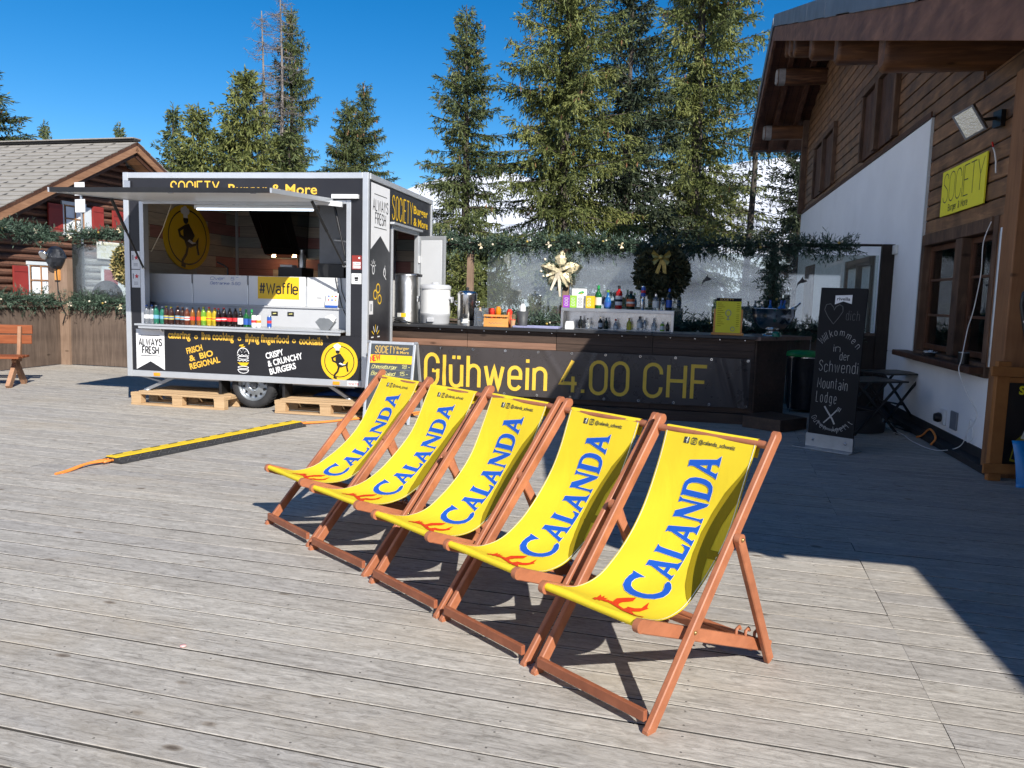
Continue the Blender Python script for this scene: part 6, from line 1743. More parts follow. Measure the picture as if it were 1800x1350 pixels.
def spruce(seed, H, R, mat, prof=0.85, nb=6, dens=1.0, needle=.15, z0=.03, droop=.42, cones=0, bare=0.0, gap=0.0, twigs=None):
    """returns (trunk MB, arrays of needles) for a spruce of height H and lower radius R"""
    g = np.random.default_rng(seed)
    tb = MB()
    nseg = 12
    bend = g.normal(size=2) * .012 * H
    def tr(z):
        t = z / H
        return np.array([bend[0] * t * t, bend[1] * t * t * (1 - t) * 2, z])
    tb.tube([tr(H * i / nseg) for i in range(nseg + 1)], [max(.012, .017 * H * (1 - i / nseg) ** .9 + .012) for i in range(nseg + 1)], "bark", 9)
    B = []; D = []; RN = []; LL = []; CB = []; CD = []
    z = H * z0
    while z < H * .985:
        t = z / H
        Lm = R * max(0.02, (1 - t)) ** prof
        n = max(4, int(round(nb * (.62 + .4 * (1 - t)) + g.uniform(-1, 1))))
        a0 = g.uniform(0, 6.28)
        for k in range(n):
            if g.random() < gap: continue
            a = a0 + 6.283 * k / n + g.uniform(-.35, .35)
            L = Lm * g.choice([g.uniform(.45, .8), g.uniform(.8, 1.22)], p=[.35, .65]) + .10
            el = math.radians(-16 + 52 * t ** 1.5 + g.uniform(-9, 9))
            h = np.array([math.cos(a), math.sin(a), 0.0]); side = np.array([-h[1], h[0], 0.0])
            zb = z + g.uniform(-.12, .12)
            dr = droop * (1 - .7 * t) * g.uniform(.6, 1.3)
            P = lambda u: tr(zb) + h * L * u * math.cos(el) + np.array([0, 0, 1.0]) * L * (math.sin(el) * u - dr * u * u + dr * .75 * u ** 3)
            if L > .35: tb.tube([P(0), P(.35), P(.7), P(1)], [.012 + .010 * L, .010 + .006 * L, .006 + .003 * L, .004], "bark", 4)
            br = g.uniform(0, 1)
            if bare and g.random() < bare: continue
            nt = int((L / .075 + 5) * dens)
            for q in range(nt):
                u = g.uniform(.02, 1.0) ** .85
                p = P(u); tan = P(min(1, u + .04)) - P(u - .04); tan /= np.linalg.norm(tan)
                s = side * (1 if q % 2 else -1)
                lt = (.16 + .42 * (1 - u)) * min(1.15, L * .62) * g.uniform(.6, 1.2) + .08
                kind = g.random()
                if kind < .36: dirv = tan * .25 + s * .25 + np.array([0, 0, -1.0]); lt *= .95
                else: dirv = tan * .75 + s * g.uniform(.35, 1.0) + np.array([0, 0, g.uniform(-.5, .12)])
                dirv /= np.linalg.norm(dirv)
                m = max(3, int(lt / (needle * .27)))
                uu = (np.arange(m) + g.uniform(0, 1, m)) / m
                pts = p + dirv * (uu * lt)[:, None] + np.array([0, 0, -1.0]) * ((uu * lt) ** 2 * .35)[:, None]
                jit = g.normal(size=(m, 3)) * .36
                B.append(pts); D.append(dirv + jit + np.array([0, 0, -.18])); RN.append(np.clip(br * .45 + g.uniform(0, .55, m), 0, 1)); LL.append(np.full(m, needle) * g.uniform(.7, 1.25, m))
            if cones and t > .35 and g.random() < cones:
                m = g.integers(2, 6)
                for _ in range(m): CB.append(P(g.uniform(.7, 1.0)) + g.normal(size=3) * .07); CD.append([g.normal() * .12, g.normal() * .12, -1.0])
        z += (.18 + .025 * H * (1 - t)) * g.uniform(.8, 1.2)
    # leader
    B.append(np.array([tr(H * .94 + H * .06 * q) for q in np.linspace(0, 1, 14)])); D.append(g.normal(size=(14, 3)) * .5 + np.array([0, 0, .9])); RN.append(g.uniform(.2, 1, 14)); LL.append(np.full(14, needle))
    return tb, np.concatenate(B), np.concatenate(D), np.concatenate(LL), np.concatenate(RN), CB, CD

SPRUCE = {}
def spruce_kind(key, **k):
    mat = k["mat"]
    tb, B, D, L, RN, CB, CD = spruce(**k)
    root = bpy.data.objects.new("spruce_tree", None); COL.objects.link(root)
    tb.build("trunk", root)
    nc = len(CB)
    mi = np.zeros(len(B) + nc, np.int32)
    if nc:
        B = np.concatenate([B, np.array(CB)]); D = np.concatenate([D, np.array(CD)]); L = np.concatenate([L, np.full(nc, .17)]); RN = np.concatenate([RN, np.random.default_rng(1).uniform(0, 1, nc)]); mi[-nc:] = 1
    W = L * .27; 
    if nc: W[-nc:] = .055
    kites("crown", B, D, L, W, RN, mi, [mat, "cones"], root, seed=k["seed"])
    SPRUCE[key] = [root, False]
    return root
def plant(key, x, y, z, sc, rz, label, grp="spruces behind the terrace", sxy=None, name=None):
    root, used = SPRUCE[key]
    if not used:
        o = root; SPRUCE[key][1] = True
    else:
        o = root.copy(); COL.objects.link(o)
        for ch in list(root.children):
            c = ch.copy(); COL.objects.link(c); c.parent = o
    o.location = (x, y, z); o.rotation_euler = (0, 0, rz); s2 = sxy or sc; o.scale = (s2, s2, sc)
    tag(o, label, "tree", grp)
    return o
def trees():
    spruce_kind("big_a", seed=11, H=15.5, R=3.25, mat="needles_yellow", prof=.52, nb=8, dens=1.95, needle=.125, cones=.55, z0=.12, droop=.36)
    spruce_kind("big_b", seed=23, H=16.0, R=2.5, mat="needles_yellow", prof=.36, nb=8, dens=2.0, needle=.125, cones=.35, z0=.06, droop=.55)
    spruce_kind("narrow", seed=5, H=12.2, R=2.5, mat="needles_green", prof=.72, nb=8, dens=1.9, needle=.115, cones=.12, z0=.03, droop=.45)
    spruce_kind("dark", seed=31, H=12.0, R=2.6, mat="needles_dark", prof=.6, nb=7, dens=1.7, needle=.14, z0=.10, droop=.3, gap=.12)
    spruce_kind("far", seed=47, H=11.0, R=2.3, mat="needles_green", prof=.8, nb=6, dens=1.25, needle=.19, z0=.02, droop=.3)
    spruce_kind("bushy", seed=53, H=10.5, R=3.5, mat="needles_yellow", prof=.66, nb=9, dens=1.2, needle=.19, z0=.0, droop=.25)
    g = -2.0
    plant("narrow", -1.50, 24.0, g, .97, .3, "slender pointed spruce with its whole tip in view, just right of the trailer")
    plant("big_a", 1.45, 25.0, g, 1.0, 1.0, "broad spruce full of brown cones, left of the two giants over the bar")
    plant("big_b", 7.30, 33.5, -2.8, 1.40, 2.0, "tall yellow-green spruce, right of the two giants and nearest the lodge roof")
    plant("dark", 3.75, 28.0, g, 1.2, .6, "dark shaded spruce in the gap between the two giant spruces")
    plant("dark", 9.6, 27.5, g, .86, 2.2, "dark open spruce half hidden behind the lodge eave")
    plant("far", 8.9, 42.0, g, 1.05, 2.2, "distant spruce seen between the giants and the lodge eave")
    plant("bushy", 3.3, 21.5, -2.3, .50, 2.9, "young bushy spruce behind the middle of the glass screen")
    plant("bushy", 6.3, 20.8, -2.3, .46, .9, "young bushy spruce behind the glass left of the lodge")
    plant("bushy", -1.3, 20.5, -2.3, .48, 1.9, "young bushy spruce behind the glass just right of the trailer door")
    G2 = "spruces behind the trailer and the chalet"
    plant("bushy", -11.37, 34.0, -2.5, 1.25, .3, "bushy bright spruce rising directly behind the middle of the trailer", G2, 1.0)
    plant("bushy", -12.9, 33.0, -2.5, 1.08, 3.3, "wide bushy spruce left of the tallest bushy one behind the trailer", G2, .9)
    plant("bushy", -9.6, 33.5, -2.5, 1.0, 5.1, "wide bushy spruce right of the tallest bushy one behind the trailer", G2, .85)
    plant("far", -12.9, 36.5, -2.5, 1.06, 1.3, "spruce left of the bushy one behind the trailer", G2, 1.0)
    plant("far", -9.3, 33.0, -2.5, .96, 2.3, "low spruce right of the bushy one behind the trailer", G2, 1.1)
    plant("far", -15.3, 36.0, -2.5, 1.09, 3.3, "spruce between the chalet gable and the trailer roof", G2, 1.0)
    plant("far", -13.6, 33.0, -2.5, .86, 4.4, "smaller spruce in front, over the left part of the trailer roof", G2, .9)
    plant("narrow", -7.75, 36.5, -2.5, 1.03, 4.1, "left tree of the slim pair above the right end of the trailer", G2)
    plant("narrow", -7.15, 38.0, -2.5, 1.12, 5.4, "right and taller tree of the slim pair above the right end of the trailer", G2)
    plant("far", -21.9, 45.0, -2.5, 1.17, .9, "distant spruce tip peeking over the chalet ridge near the gable", G2, .85)
    plant("far", -29.0, 50.0, -2.5, 1.26, 1.9, "distant spruce tip peeking over the middle of the chalet ridge", G2, .9)
    plant("narrow", -22.0, 33.5, -2.5, 1.09, .4, "large spruce cut off by the left edge of the photo, behind the chalet roof", G2, 2.0)
    plant("narrow", -10.35, 37.0, -2.5, 1.36, 2.4, "sparse dark pointed spruce standing between the grey dead larch stems", G2, 1.02)
    # grey dead larch behind the trailer
    for (x, y, H, sd, lab) in ((-11.25, 36.0, 16.0, 3, "left grey leafless larch stem above the trailer"), (-10.45, 36.0, 16.9, 8, "right and taller grey leafless larch stem above the trailer")):
        t = thing("dead_larch", lab, "dead tree", (x, y, -2.5), 0, "leafless larches")
        g_ = np.random.default_rng(sd); m = MB()
        m.tube([(0.05 * math.sin(k), 0.04 * math.cos(k), H * k / 10) for k in range(11)], [.16 * (1 - k / 10.5) + .015 for k in range(11)], "grey_bark", 7)
        m.build("trunk", t)
        m = MB(); B = []; D = []
        for k in range(120):
            z = H * g_.uniform(.42, .985); a = g_.uniform(0, 6.28); L = (2.3 * (1 - z / H) ** .6 + .25) * g_.uniform(.4, 1.1)
            h = Vector((math.cos(a), math.sin(a), 0)); up = g_.uniform(-.35, .1)
            pts = [Vector((0, 0, z)), Vector((0, 0, z)) + h * L * .4 + Vector((0, 0, up * L * .5)), Vector((0, 0, z)) + h * L * .75 + Vector((0, 0, up * L * .4)), Vector((0, 0, z)) + h * L + Vector((0, 0, up * L * .1 + .12 * L))]
            m.tube(pts, [.022, .015, .01, .006], "grey_bark", 4)
            for q in range(int(8 + L * 14)):
                u = g_.uniform(.15, 1); p = pts[0].lerp(pts[3], u) + Vector((0, 0, up * L * .35 * math.sin(u * 3)))
                B.append(p); D.append(h * g_.uniform(-.2, .8) + Vector((g_.normal() * .6, g_.normal() * .6, g_.uniform(-.9, .3))))
        m.build("branches", t)
        B = np.array([tuple(p) for p in B]); D = np.array([tuple(p) for p in D])
        kites("twigs", B, D, np.random.default_rng(1).uniform(.18, .42, len(B)), .014, np.random.default_rng(2).uniform(0, 1, len(B)), 0, ["twigs_grey"], t)
    # bare lower trunk beside the lodge
    t = thing("spruce_snag", "thin dark bare trunk with a few dry branches, left of the lodge wall", "dead tree", (8.15, 28.5, -2.0))
    m = MB(); m.tube([(0, 0, 0), (.02, 0, 4), (.12, 0, 8), (.1, 0, 11)], [.15, .13, .1, .04], "bark", 8); m.build("trunk", t)
    m = MB(); g_ = np.random.default_rng(4)
    for k in range(34):
        z = g_.uniform(3, 10.5); a = g_.uniform(0, 6.28); L = g_.uniform(.4, 1.3); h = Vector((math.cos(a), math.sin(a), 0))
        m.tube([Vector((.05, 0, z)), Vector((.05, 0, z)) + h * L * .5 + Vector((0, 0, -.05)), Vector((.05, 0, z)) + h * L + Vector((0, 0, -.22 * L))], [.018, .012, .006], "bark", 4)
    m.build("branches", t)
    B = []; D = []
    for k in range(1500):
        z = g_.uniform(5.5, 10.8); a = g_.uniform(0, 6.28); L = g_.uniform(.1, 1.15); B.append((.05 + math.cos(a) * L, math.sin(a) * L, z - .2 * L)); D.append((math.cos(a) + g_.normal() * .5, math.sin(a) + g_.normal() * .5, -.5 + g_.normal() * .4))
    kites("needles", np.array(B), np.array(D), .17, .05, g_.uniform(0, 1, 1500), 0, ["needles_dark"], t)
wood("grey_bark", (.11, .095, .085), (.21, .185, .165), (.32, .285, .26), (8, 8, 1.5), .9, .4, knots=False)
trees()

# ------------------------------------------------------------------ wind fence with glass, garlands and wreaths
FN_O = Vector((-8.705, 15.337, 0)); FN_A = 13.5
_fc, _fs = math.cos(rad(FN_A)), math.sin(rad(FN_A))
def fn_w(x, y=0.0, z=0.0):
    return Vector((FN_O.x + x * _fc + y * _fs, FN_O.y - x * _fs + y * _fc, z))
def plank_fence(x0, x1, label, O, ang, seed):
    t = thing("plank_fence", label, "fence", O, ang, "plank fence sections round the terrace")
    rg = random.Random(seed)
    m = MB(); x = x0
    while x < x1 - .02:
        w = min(rg.uniform(.12, .19), x1 - x); d = rg.uniform(-.004, .004)
        m.box(x + .002, x + w - .003, d, d + .025, .01, 1.10 + rg.uniform(-.006, .004), "fence_wood"); x += w
    m.build("planks", t, bevel=.002)
    m = MB(); m.box(x0, x1, -.035, .07, 1.106, 1.145, "fence_wood"); m.build("cap_rail", t, bevel=.004)
    return t
def fence():
    plank_fence(0, 14.55, "brown vertical plank fence running behind the trailer and the bar", FN_O, az(FN_A), 4)
    side_a = math.atan2(-1.491, -.254)
    plank_fence(.05, 5.2, "brown vertical plank fence at the left edge, at a right angle behind the bench", FN_O, side_a, 9)
    for i, x in enumerate((8.17, 9.80, 11.36, 13.02)):
        m = MB(); m.box(-.05, .05, -.03, .07, 0, 2.42, "post_wood"); o = m.build("fence_post", None, fn_w(x, .03), az(FN_A), bevel=.004)
        tag(o, ("slim brown post behind the slim steel urn", "brown post carrying the golden star", "brown post carrying the dark wreath", "post wrapped in green at the right of the glass")[i], "post", "posts of the glass screen")
    m = MB(); m.box(-.20, .22, -.06, .10, 0, 2.02, "post_wood"); m.box(.0, .012, -.066, -.061, 0.01, 2.0, "roof_gap"); tag(m.build("corner_post", None, FN_O, az(FN_A), bevel=.004), "wide brown timber post at the left corner of the fence under the black spotlight", "post")
    t = thing("gate_post", "dark brown end post and top rail of the glass screen against the white lodge wall", "post", fn_w(14.62), az(FN_A))
    m = MB(); m.box(-.10, .10, -.06, .06, 0, 2.46, "dark_post"); m.build("upright", t, bevel=.004)
    m = MB(); m.box(-.42, -.102, -.03, .03, .02, 1.12, "dark_post"); m.build("panel", t, bevel=.004)
    m = MB(); m.box(-1.7, -.102, -.03, .03, 2.43, 2.462, "dark_post"); m.build("top_rail", t)
    # panes
    spans = [(.25, 1.9), (1.92, 3.55), (3.57, 5.2), (5.22, 6.85), (8.47, 9.74), (9.86, 11.30), (11.42, 12.96), (13.08, 14.50)]
    for i, (a, b) in enumerate(spans):
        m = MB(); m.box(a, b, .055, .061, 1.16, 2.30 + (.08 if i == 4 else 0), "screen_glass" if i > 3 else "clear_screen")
        o = m.build("wind_screen", None, FN_O, az(FN_A))
        tag(o, ("glass pane beside the left corner post", "glass pane just left of the trailer", "glass pane hidden behind the trailer's left part", "glass pane behind the trailer's right part", "glass pane left of the golden star", "glass pane between the star and the dark wreath", "glass pane with a bird sticker right of the dark wreath", "glass pane with a bird sticker before the white lodge wall")[i], "glass pane", "glass panes of the wind screen")
        if i in (6, 7):
            F = plane_map((12.01 if i == 6 else 13.42, .054, 1.88), (1, 0, 0), (0, 0, 1), (0, -1, 0)); m = MB()
            poly2(m, [(-.06, -.10), (-.045, -.01), (-.01, .03), (.03, .09), (.035, .05), (.10, .02), (.05, -.005), (.0, -.015), (-.035, -.04)], F, "black_plastic", .001); m.build("bird_sticker", o)
    # black hooded spotlight on the corner post
    t = thing("spotlight", "black weather-wrapped spotlight on the wide corner post", "spotlight", fn_w(.02, -.10, 2.03), az(FN_A))
    from mathutils import noise as mn
    m = MB(); vs = []; fs = []
    for j in range(9):
        for i in range(14):
            a = 6.283 * i / 14; ph = -1.57 + 3.14 * j / 8; r = .19 + .03 * mn.noise(Vector((math.cos(a) * 2, math.sin(a) * 2, j * .6)))
            vs.append((r * math.cos(ph) * math.cos(a), r * .8 * math.cos(ph) * math.sin(a), .22 * math.sin(ph)))
    for j in range(8):
        for i in range(14): fs.append((j*14+i, j*14+(i+1) % 14, (j+1)*14+(i+1) % 14, (j+1)*14+i))
    m.add(vs, fs, "bag_black", False); m.build("cover", t)
    m = MB(); m.lathe([(.085, 0), (.09, .03), (.07, .04)], "steel", n=18, M=Matrix.Translation((-.10, -.17, .05)) @ Matrix.Rotation(rad(115), 4, 'X')); m.build("lens", t)
    m = MB(); m.box(-.04, .06, .0, .06, -.42, -.18, "caddy_wood"); m.build("bracket", t)
    m = MB(); m.tube([(.02, -.02, -.2), (.03, .0, -.6), (.12, -.0, -.95), (.16, .03, -1.05), (.10, .01, -1.25)], .01, "black_plastic"); m.build("cord", t)
fence()

def garland(pts, r, dens, label, group, seed, orn=10, mats=("garland_green",), needle=.075, name="garland"):
    """pts in world space"""
    g = np.random.default_rng(seed)
    P = [np.array(p, float) for p in pts]
    seg = [np.linalg.norm(b - a) for a, b in zip(P[:-1], P[1:])]; tot = sum(seg)
    cum = np.concatenate([[0], np.cumsum(seg)])
    A = np.array(P)
    def at(s): return np.stack([np.interp(s, cum, A[:, k]) for k in range(3)], -1)
    t = thing(name, label, "garland", tuple(P[0]), 0, group)
    core = MB(); core.tube([tuple(at(np.array(s)) - P[0] + np.array([0, 0, .02 * math.sin(s * 5)])) for s in np.linspace(0, tot, max(4, int(tot / .15)))], .02, "dark_post", 6); core.build("stem", t)
    # short bushy twigs
    nt = int(tot * dens)
    s = g.uniform(0, tot, nt)
    clump = 1 + .35 * np.sin(s * 4.1 + seed) * np.sin(s * 9.3)
    base = at(s) - P[0] + g.normal(size=(nt, 3)) * .03
    d = g.normal(size=(nt, 3)); d /= np.linalg.norm(d, axis=1, keepdims=True)
    Lt = r * clump * g.uniform(.6, 1.25, nt)
    m = 14
    u = np.linspace(.10, 1, m)
    B = (base[:, None, :] + d[:, None, :] * (u[None, :, None] * Lt[:, None, None])).reshape(-1, 3)
    D = (np.repeat(d, m, 0) + g.normal(size=(nt * m, 3)) * .6)
    tw = np.repeat(g.uniform(0, .55, nt), m) + g.uniform(0, .45, nt * m)
    kites("greenery", B, D, needle * g.uniform(.6, 1.2, nt * m), .013, tw, 0, list(mats), t, seed=seed)
    for k in range(orn):
        q = at(np.array(tot * (k + .5 + g.uniform(-.3, .3)) / orn)) - P[0] + np.array([g.uniform(-.03, .03), -r * .8, g.uniform(-.06, .06)])
        m_ = MB()
        if k % 3 == 0:
            for a in range(5):
                an = 1.256 * a + g.uniform(0, 1); w = Vector((math.cos(an), -.25, math.sin(an)))
                m_.add([Vector(q), Vector(q) + w * .035 + Vector((.016, 0, 0)), Vector(q) + w * .055, Vector(q) + w * .035 - Vector((.016, 0, .012))], [(0, 1, 2, 3)], "gold_fabric" if k % 2 else "pearl")
        elif k % 3 == 1: m_.ball(q, .020, "pearl", 7)
        else:
            m_.ball(q, .022, "gold_bow", 7); m_.ball(np.array(q) + np.array([.05, .01, .02]), .016, "pearl", 7)
        m_.build("ornament", t)
    return t
GR = "fir garlands along the wind screen"
def fw(*a): return tuple(fn_w(*a))
garland([fw(.3, -.05, 2.45), fw(1.4, -.05, 2.50), fw(2.6, -.05, 2.45)], .165, 190, "fir garland along the upper left glass beside the trailer", GR, 1, 7)
garland([fw(.25, -.05, 1.21), fw(2.6, -.05, 1.20)], .20, 190, "fir garland lying on the left plank fence beside the trailer", GR, 2, 7)
_sa = Vector((-.254, -1.491, 0)).normalized()
garland([tuple(FN_O + _sa * .1 + Vector((0, 0, 2.42))), tuple(FN_O + _sa * 1.5 + Vector((0, 0, 2.50))), tuple(FN_O + _sa * 3.4 + Vector((0, 0, 2.40)))], .20, 190, "fir garland along the top of the side screen at the left edge", GR, 3, 7)
garland([tuple(FN_O + _sa * .1 + Vector((0, 0, 1.22))), tuple(FN_O + _sa * 3.4 + Vector((0, 0, 1.26)))], .20, 190, "fir garland lying on the side fence at the left edge", GR, 4, 7)
garland([fw(6.9, -.05, 2.42), fw(8.3, -.05, 2.38), fw(9.8, -.05, 2.42), fw(11.2, -.05, 2.37), fw(12.8, -.05, 2.42), fw(14.1, -.05, 2.40)], .19, 210, "long fir garland along the top of the glass behind the bar", GR, 5, 18)
garland([fw(8.2, -.05, 1.12), fw(14.2, -.05, 1.14)], .18, 190, "fir garland along the bottom of the glass behind the bar", GR, 6, 12)
garland([fw(7.35, -.06, 2.35), fw(7.5, -.06, 1.9), fw(7.35, -.06, 1.3)], .22, 160, "hanging fir garland between the trailer door and the slim post", GR, 7, 3)
garland([fw(13.02, -.09, 2.35), fw(13.02, -.09, 1.15)], .18, 230, "dense fir garland wrapped round the post left of the white lodge wall", GR, 8, 4)

def wreath(loc, r, w, label, mat, n, seed, bow=None):
    t = thing("wreath", label, "wreath", loc, az(FN_A), "round wreaths on the wind screen")
    g = np.random.default_rng(seed)
    a = g.uniform(0, 6.283, n); b = g.uniform(0, 6.283, n); q = np.sqrt(g.uniform(0.05, 1, n)) * w
    c = np.stack([np.cos(a) * (r + q * np.cos(b)), q * np.sin(b) * .8, np.sin(a) * (r + q * np.cos(b))], -1)
    d = np.stack([np.cos(a) * np.cos(b), np.sin(b), np.sin(a) * np.cos(b)], -1) + g.normal(size=(n, 3)) * .7
    kites("leaves", c, d, g.uniform(.05, .10, n), .045, g.uniform(0, 1, n), 0, [mat], t, seed=seed)
    m = MB(); m.tube([(r * math.cos(k * .3142), 0, r * math.sin(k * .3142)) for k in range(21)], w * .55, "dark_post", 7); m.build("ring", t)
    if bow:
        m = MB(); zc = r * .9
        for s in (-1, 1):
            for k, (dx, dz) in enumerate(((.12, .05), (.10, -.06))):
                c0 = Vector((0, -w - .04, zc)); e = c0 + Vector((s * dx, -.03, dz)); n_ = Vector((0, 0, .06))
                m.add([c0, e + n_, e + Vector((s * .03, .03, 0)), e - n_], [(0, 1, 2, 3)], bow)
            c0 = Vector((0, -w - .03, zc)); m.add([c0, c0 + Vector((s * .02 + .05, 0, -.02)), c0 + Vector((s * .06 + .03, .02, -.25)), c0 + Vector((s * .06 - .025, .02, -.23))], [(0, 1, 2, 3)], bow)
        m.ball((0, -w - .06, zc), .04, bow, 7); m.build("bow", t)
    return t
wreath(fw(11.33, -.12, 1.98), .245, .17, "dark green leaf wreath with a golden bow behind the bar bottles", "wreath_leaf", 5200, 3, "gold_bow")
wreath(fw(1.62, -.02, 1.92), .27, .13, "golden leaf wreath half hidden by the left side of the trailer", "gold_leaf", 2600, 4)
def star():
    t = thing("ribbon_star", "large golden fabric poinsettia with ribbons hung on the post above the tea boxes", "decoration", fw(9.72, -.13, 1.98), az(FN_A))
    for k in range(5):
        an = rad(90 + 72 * k + (6 if k % 2 else -4)); L = .33 if k in (0, 1, 4) else .30
        m = MB(); d = Vector((math.cos(an), 0, math.sin(an))); s = Vector((-d.z, 0, d.x)); f = Vector((0, -1, 0))
        pts = []
        for u, w, h in ((.05, .02, .0), (.3, .085, .05), (.6, .095, .055), (.85, .05, .02), (1.0, .004, -.01)):
            for q in (-1, -.5, 0, .5, 1): pts.append(d * L * u + s * w * q + f * (h - .04 * abs(q)))
        m.add(pts, [(j*5+i, j*5+i+1, (j+1)*5+i+1, (j+1)*5+i) for j in range(4) for i in range(4)], "gold_fabric"); m.build("petal", t)
    R = random.Random(4)
    for k, (an, L) in enumerate(((165, .24), (205, .22), (250, .34), (275, .42), (300, .30), (20, .2))):
        a = rad(an); d = Vector((math.cos(a), 0, math.sin(a))); s = Vector((-d.z, 0, d.x)); f = Vector((0, -1, 0)); m = MB(); pts = []
        for j in range(6):
            u = j / 5
            for q in (-1, 1): pts.append(d * L * u + s * (.022 + .006 * math.sin(j)) * q + f * (.085 + .015 * math.sin(u * 6 + k)))
        m.add(pts, [(2*j, 2*j+1, 2*j+3, 2*j+2) for j in range(5)], "pearl" if k in (2, 3) else "gold_fabric"); m.build("ribbon", t)
    g = np.random.default_rng(9); n = 900
    a = g.uniform(0, 6.28, n); r = g.uniform(.02, .24, n)
    kites("fir_sprig", np.stack([np.cos(a) * r, np.full(n, -.01), np.sin(a) * r], -1), np.stack([np.cos(a), g.normal(size=n) * .3, np.sin(a)], -1) + g.normal(size=(n, 3)) * .3, .09, .014, g.uniform(0, 1, n), 0, ["garland_green"], t)
    for x, z in ((-.24, .17), (-.30, -.02), (-.26, -.1)):
        m = MB(); m.ball((x, -.03, z), .022, "pearl", 7); m.build("bead", t)
star()

# ------------------------------------------------------------------ old chalet behind the fence on the left
def chalet():
    O = Vector((-11.2, 24.0, 0)); rz = rad(75)
    T = thing("timber_chalet", "old dark log chalet with a grey slate roof and red shutters behind the left fence", "chalet", O, rz)
    yw = .9
    pit = .515
    m = MB(); F = plane_map((0, yw, 0), (1, 0, 0), (0, 0, 1), (0, -1, 0))
    zt = 5.45
    m.prism([(-5.6, -1.6), (5.2, -1.6), (5.2, zt - 5.2 * pit * 1.05), (0, zt), (-5.6, zt - 5.6 * pit)], F, -.25, 0, "log_wall"); wl = m.build("gable_wall", T)
    # log rounds give relief
    m = MB(); z = -1.4
    while z < zt - .2:
        xa = max(-5.6, -(zt - z) / pit + .05); xb = min(5.2, (zt - z) / pit - .05)
        greyx = -1.67
        if z < 2.35:
            m.tube([(xa, yw - .01, z), (greyx, yw - .01, z)], .085, "log_wall", 8); m.tube([(greyx, yw - .012, z), (xb, yw - .012, z)], .085, "grey_log", 8)
        else: m.tube([(xa, yw - .01, z), (xb, yw - .01, z)], .085, "log_wall", 8)
        z += .2
    m.build("logs", wl)
    m = MB(); m.box(-5.6, -5.35, yw + .25, 12, -1.6, 2.5, "log_wall"); m.build("side_wall", T)
    # roof: two slopes, shingle courses as stepped slabs
    def slope(s, run, nm):
        m = MB(); d = Vector((s, 0, -pit)).normalized(); up = Vector((s * pit, 0, 1)).normalized()
        L = run / abs(d.x); n = int(L / .30)
        base = Vector((0, 0, 5.75))
        for k in range(n):
            a = base + d * (k * .30); b = base + d * (k * .30 + .33)
            p = [a + up * .0, b + up * .03, b + up * -.0, a + up * -.03]
            vs = [q + Vector((0, y, 0)) for y in (0, 14) for q in p]
            m.add(vs, [(0, 1, 5, 4), (1, 2, 6, 5), (0, 3, 2, 1), (4, 5, 6, 7)], "slate_roof")
        # dark snow guards / joints in staggered columns
        for k in range(n):
            for c in range(18):
                y = .55 + .78 * c + .05 * (k % 2)
                if y > 13.8: continue
                a = base + d * (k * .30 + .31) + up * .034
                m.add([a + Vector((0, y, 0)), a + Vector((0, y + .13, 0)), a + Vector((0, y + .04, 0)) - d * .13], [(0, 1, 2)], "roof_gap")
        m.build("roof_slope", T)
        m = MB(); a = base + up * -.05; b = base + d * L + up * -.05
        m.bar(a + Vector((0, .07, -.0)), b + Vector((0, .07, 0)), .14, .10, "timber_dark", up=up)
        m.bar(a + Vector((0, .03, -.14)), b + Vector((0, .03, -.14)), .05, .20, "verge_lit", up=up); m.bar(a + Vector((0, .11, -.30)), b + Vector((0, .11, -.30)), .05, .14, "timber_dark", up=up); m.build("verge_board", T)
        m = MB(); vs = [q + Vector((0, y, 0)) for y in (.06, yw) for q in (base + up * -.12, base + d * L + up * -.12, base + d * L + up * -.16, base + up * -.16)]
        m.add(vs, [(0, 1, 5, 4), (3, 7, 6, 2), (1, 2, 6, 5)], "chalet_soffit"); m.build("soffit", T)
        for q in (.45, .85):
            p = base + d * L * q + up * -.30; m = MB(); m.box(p.x - .10, p.x + .10, .25, yw + .02, p.z - .12, p.z + .10, "beam_wood"); m.build("purlin", T, bevel=.02)
    slope(-1, 6.4, "left"); slope(1, 5.6, "right")
    m = MB(); m.bar((0, -.02, 5.79), (0, 14, 5.79), .22, .06, "roof_gap"); m.bar((0, .0, 5.835), (0, 14, 5.835), .34, .03, "slate_roof"); m.build("ridge_cap", T)
    def shutter(x0, x1, z0, z1):
        m = MB(); m.box(x0, x1, yw - .17, yw - .125, z0, z1, "red_paint"); s = m.build("shutter", T, bevel=.006)
        for z in (z0 + .1, z1 - .15):
            m = MB(); m.box(x0 + .02, x1 - .02, yw - .185, yw - .171, z, z + .05, "red_paint"); m.build("batten", s)
    def window(x0, x1, z0, z1):
        m = MB(); f = .07
        m.box(x0 - f, x1 + f, yw - .15, yw - .10, z1, z1 + .09, "white_trim"); m.box(x0 - f, x1 + f, yw - .17, yw - .09, z0 - .08, z0, "white_trim"); m.box(x1, x1 + .26, yw - .14, yw - .10, z0, z1, "white_trim"); m.box(x0 - .04, x0, yw - .14, yw - .10, z0, z1, "white_trim")
        w = m.build("window", T)
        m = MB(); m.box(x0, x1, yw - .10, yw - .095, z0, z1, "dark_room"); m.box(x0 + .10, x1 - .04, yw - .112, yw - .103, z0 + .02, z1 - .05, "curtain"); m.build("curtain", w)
        m = MB(); mx = (x0 + x1) / 2 + .05
        for x in (x0 + .02, mx, x1 - .02): m.box(x - .02, x + .02, yw - .134, yw - .12, z0, z1, "chalet_soffit")
        for z in (z0 + .02, (z0 + z1) / 2, z1 - .02): m.box(x0 + .045, x1 - .045, yw - .132, yw - .121, z - .018, z + .018, "chalet_soffit")
        m.build("sash", w)
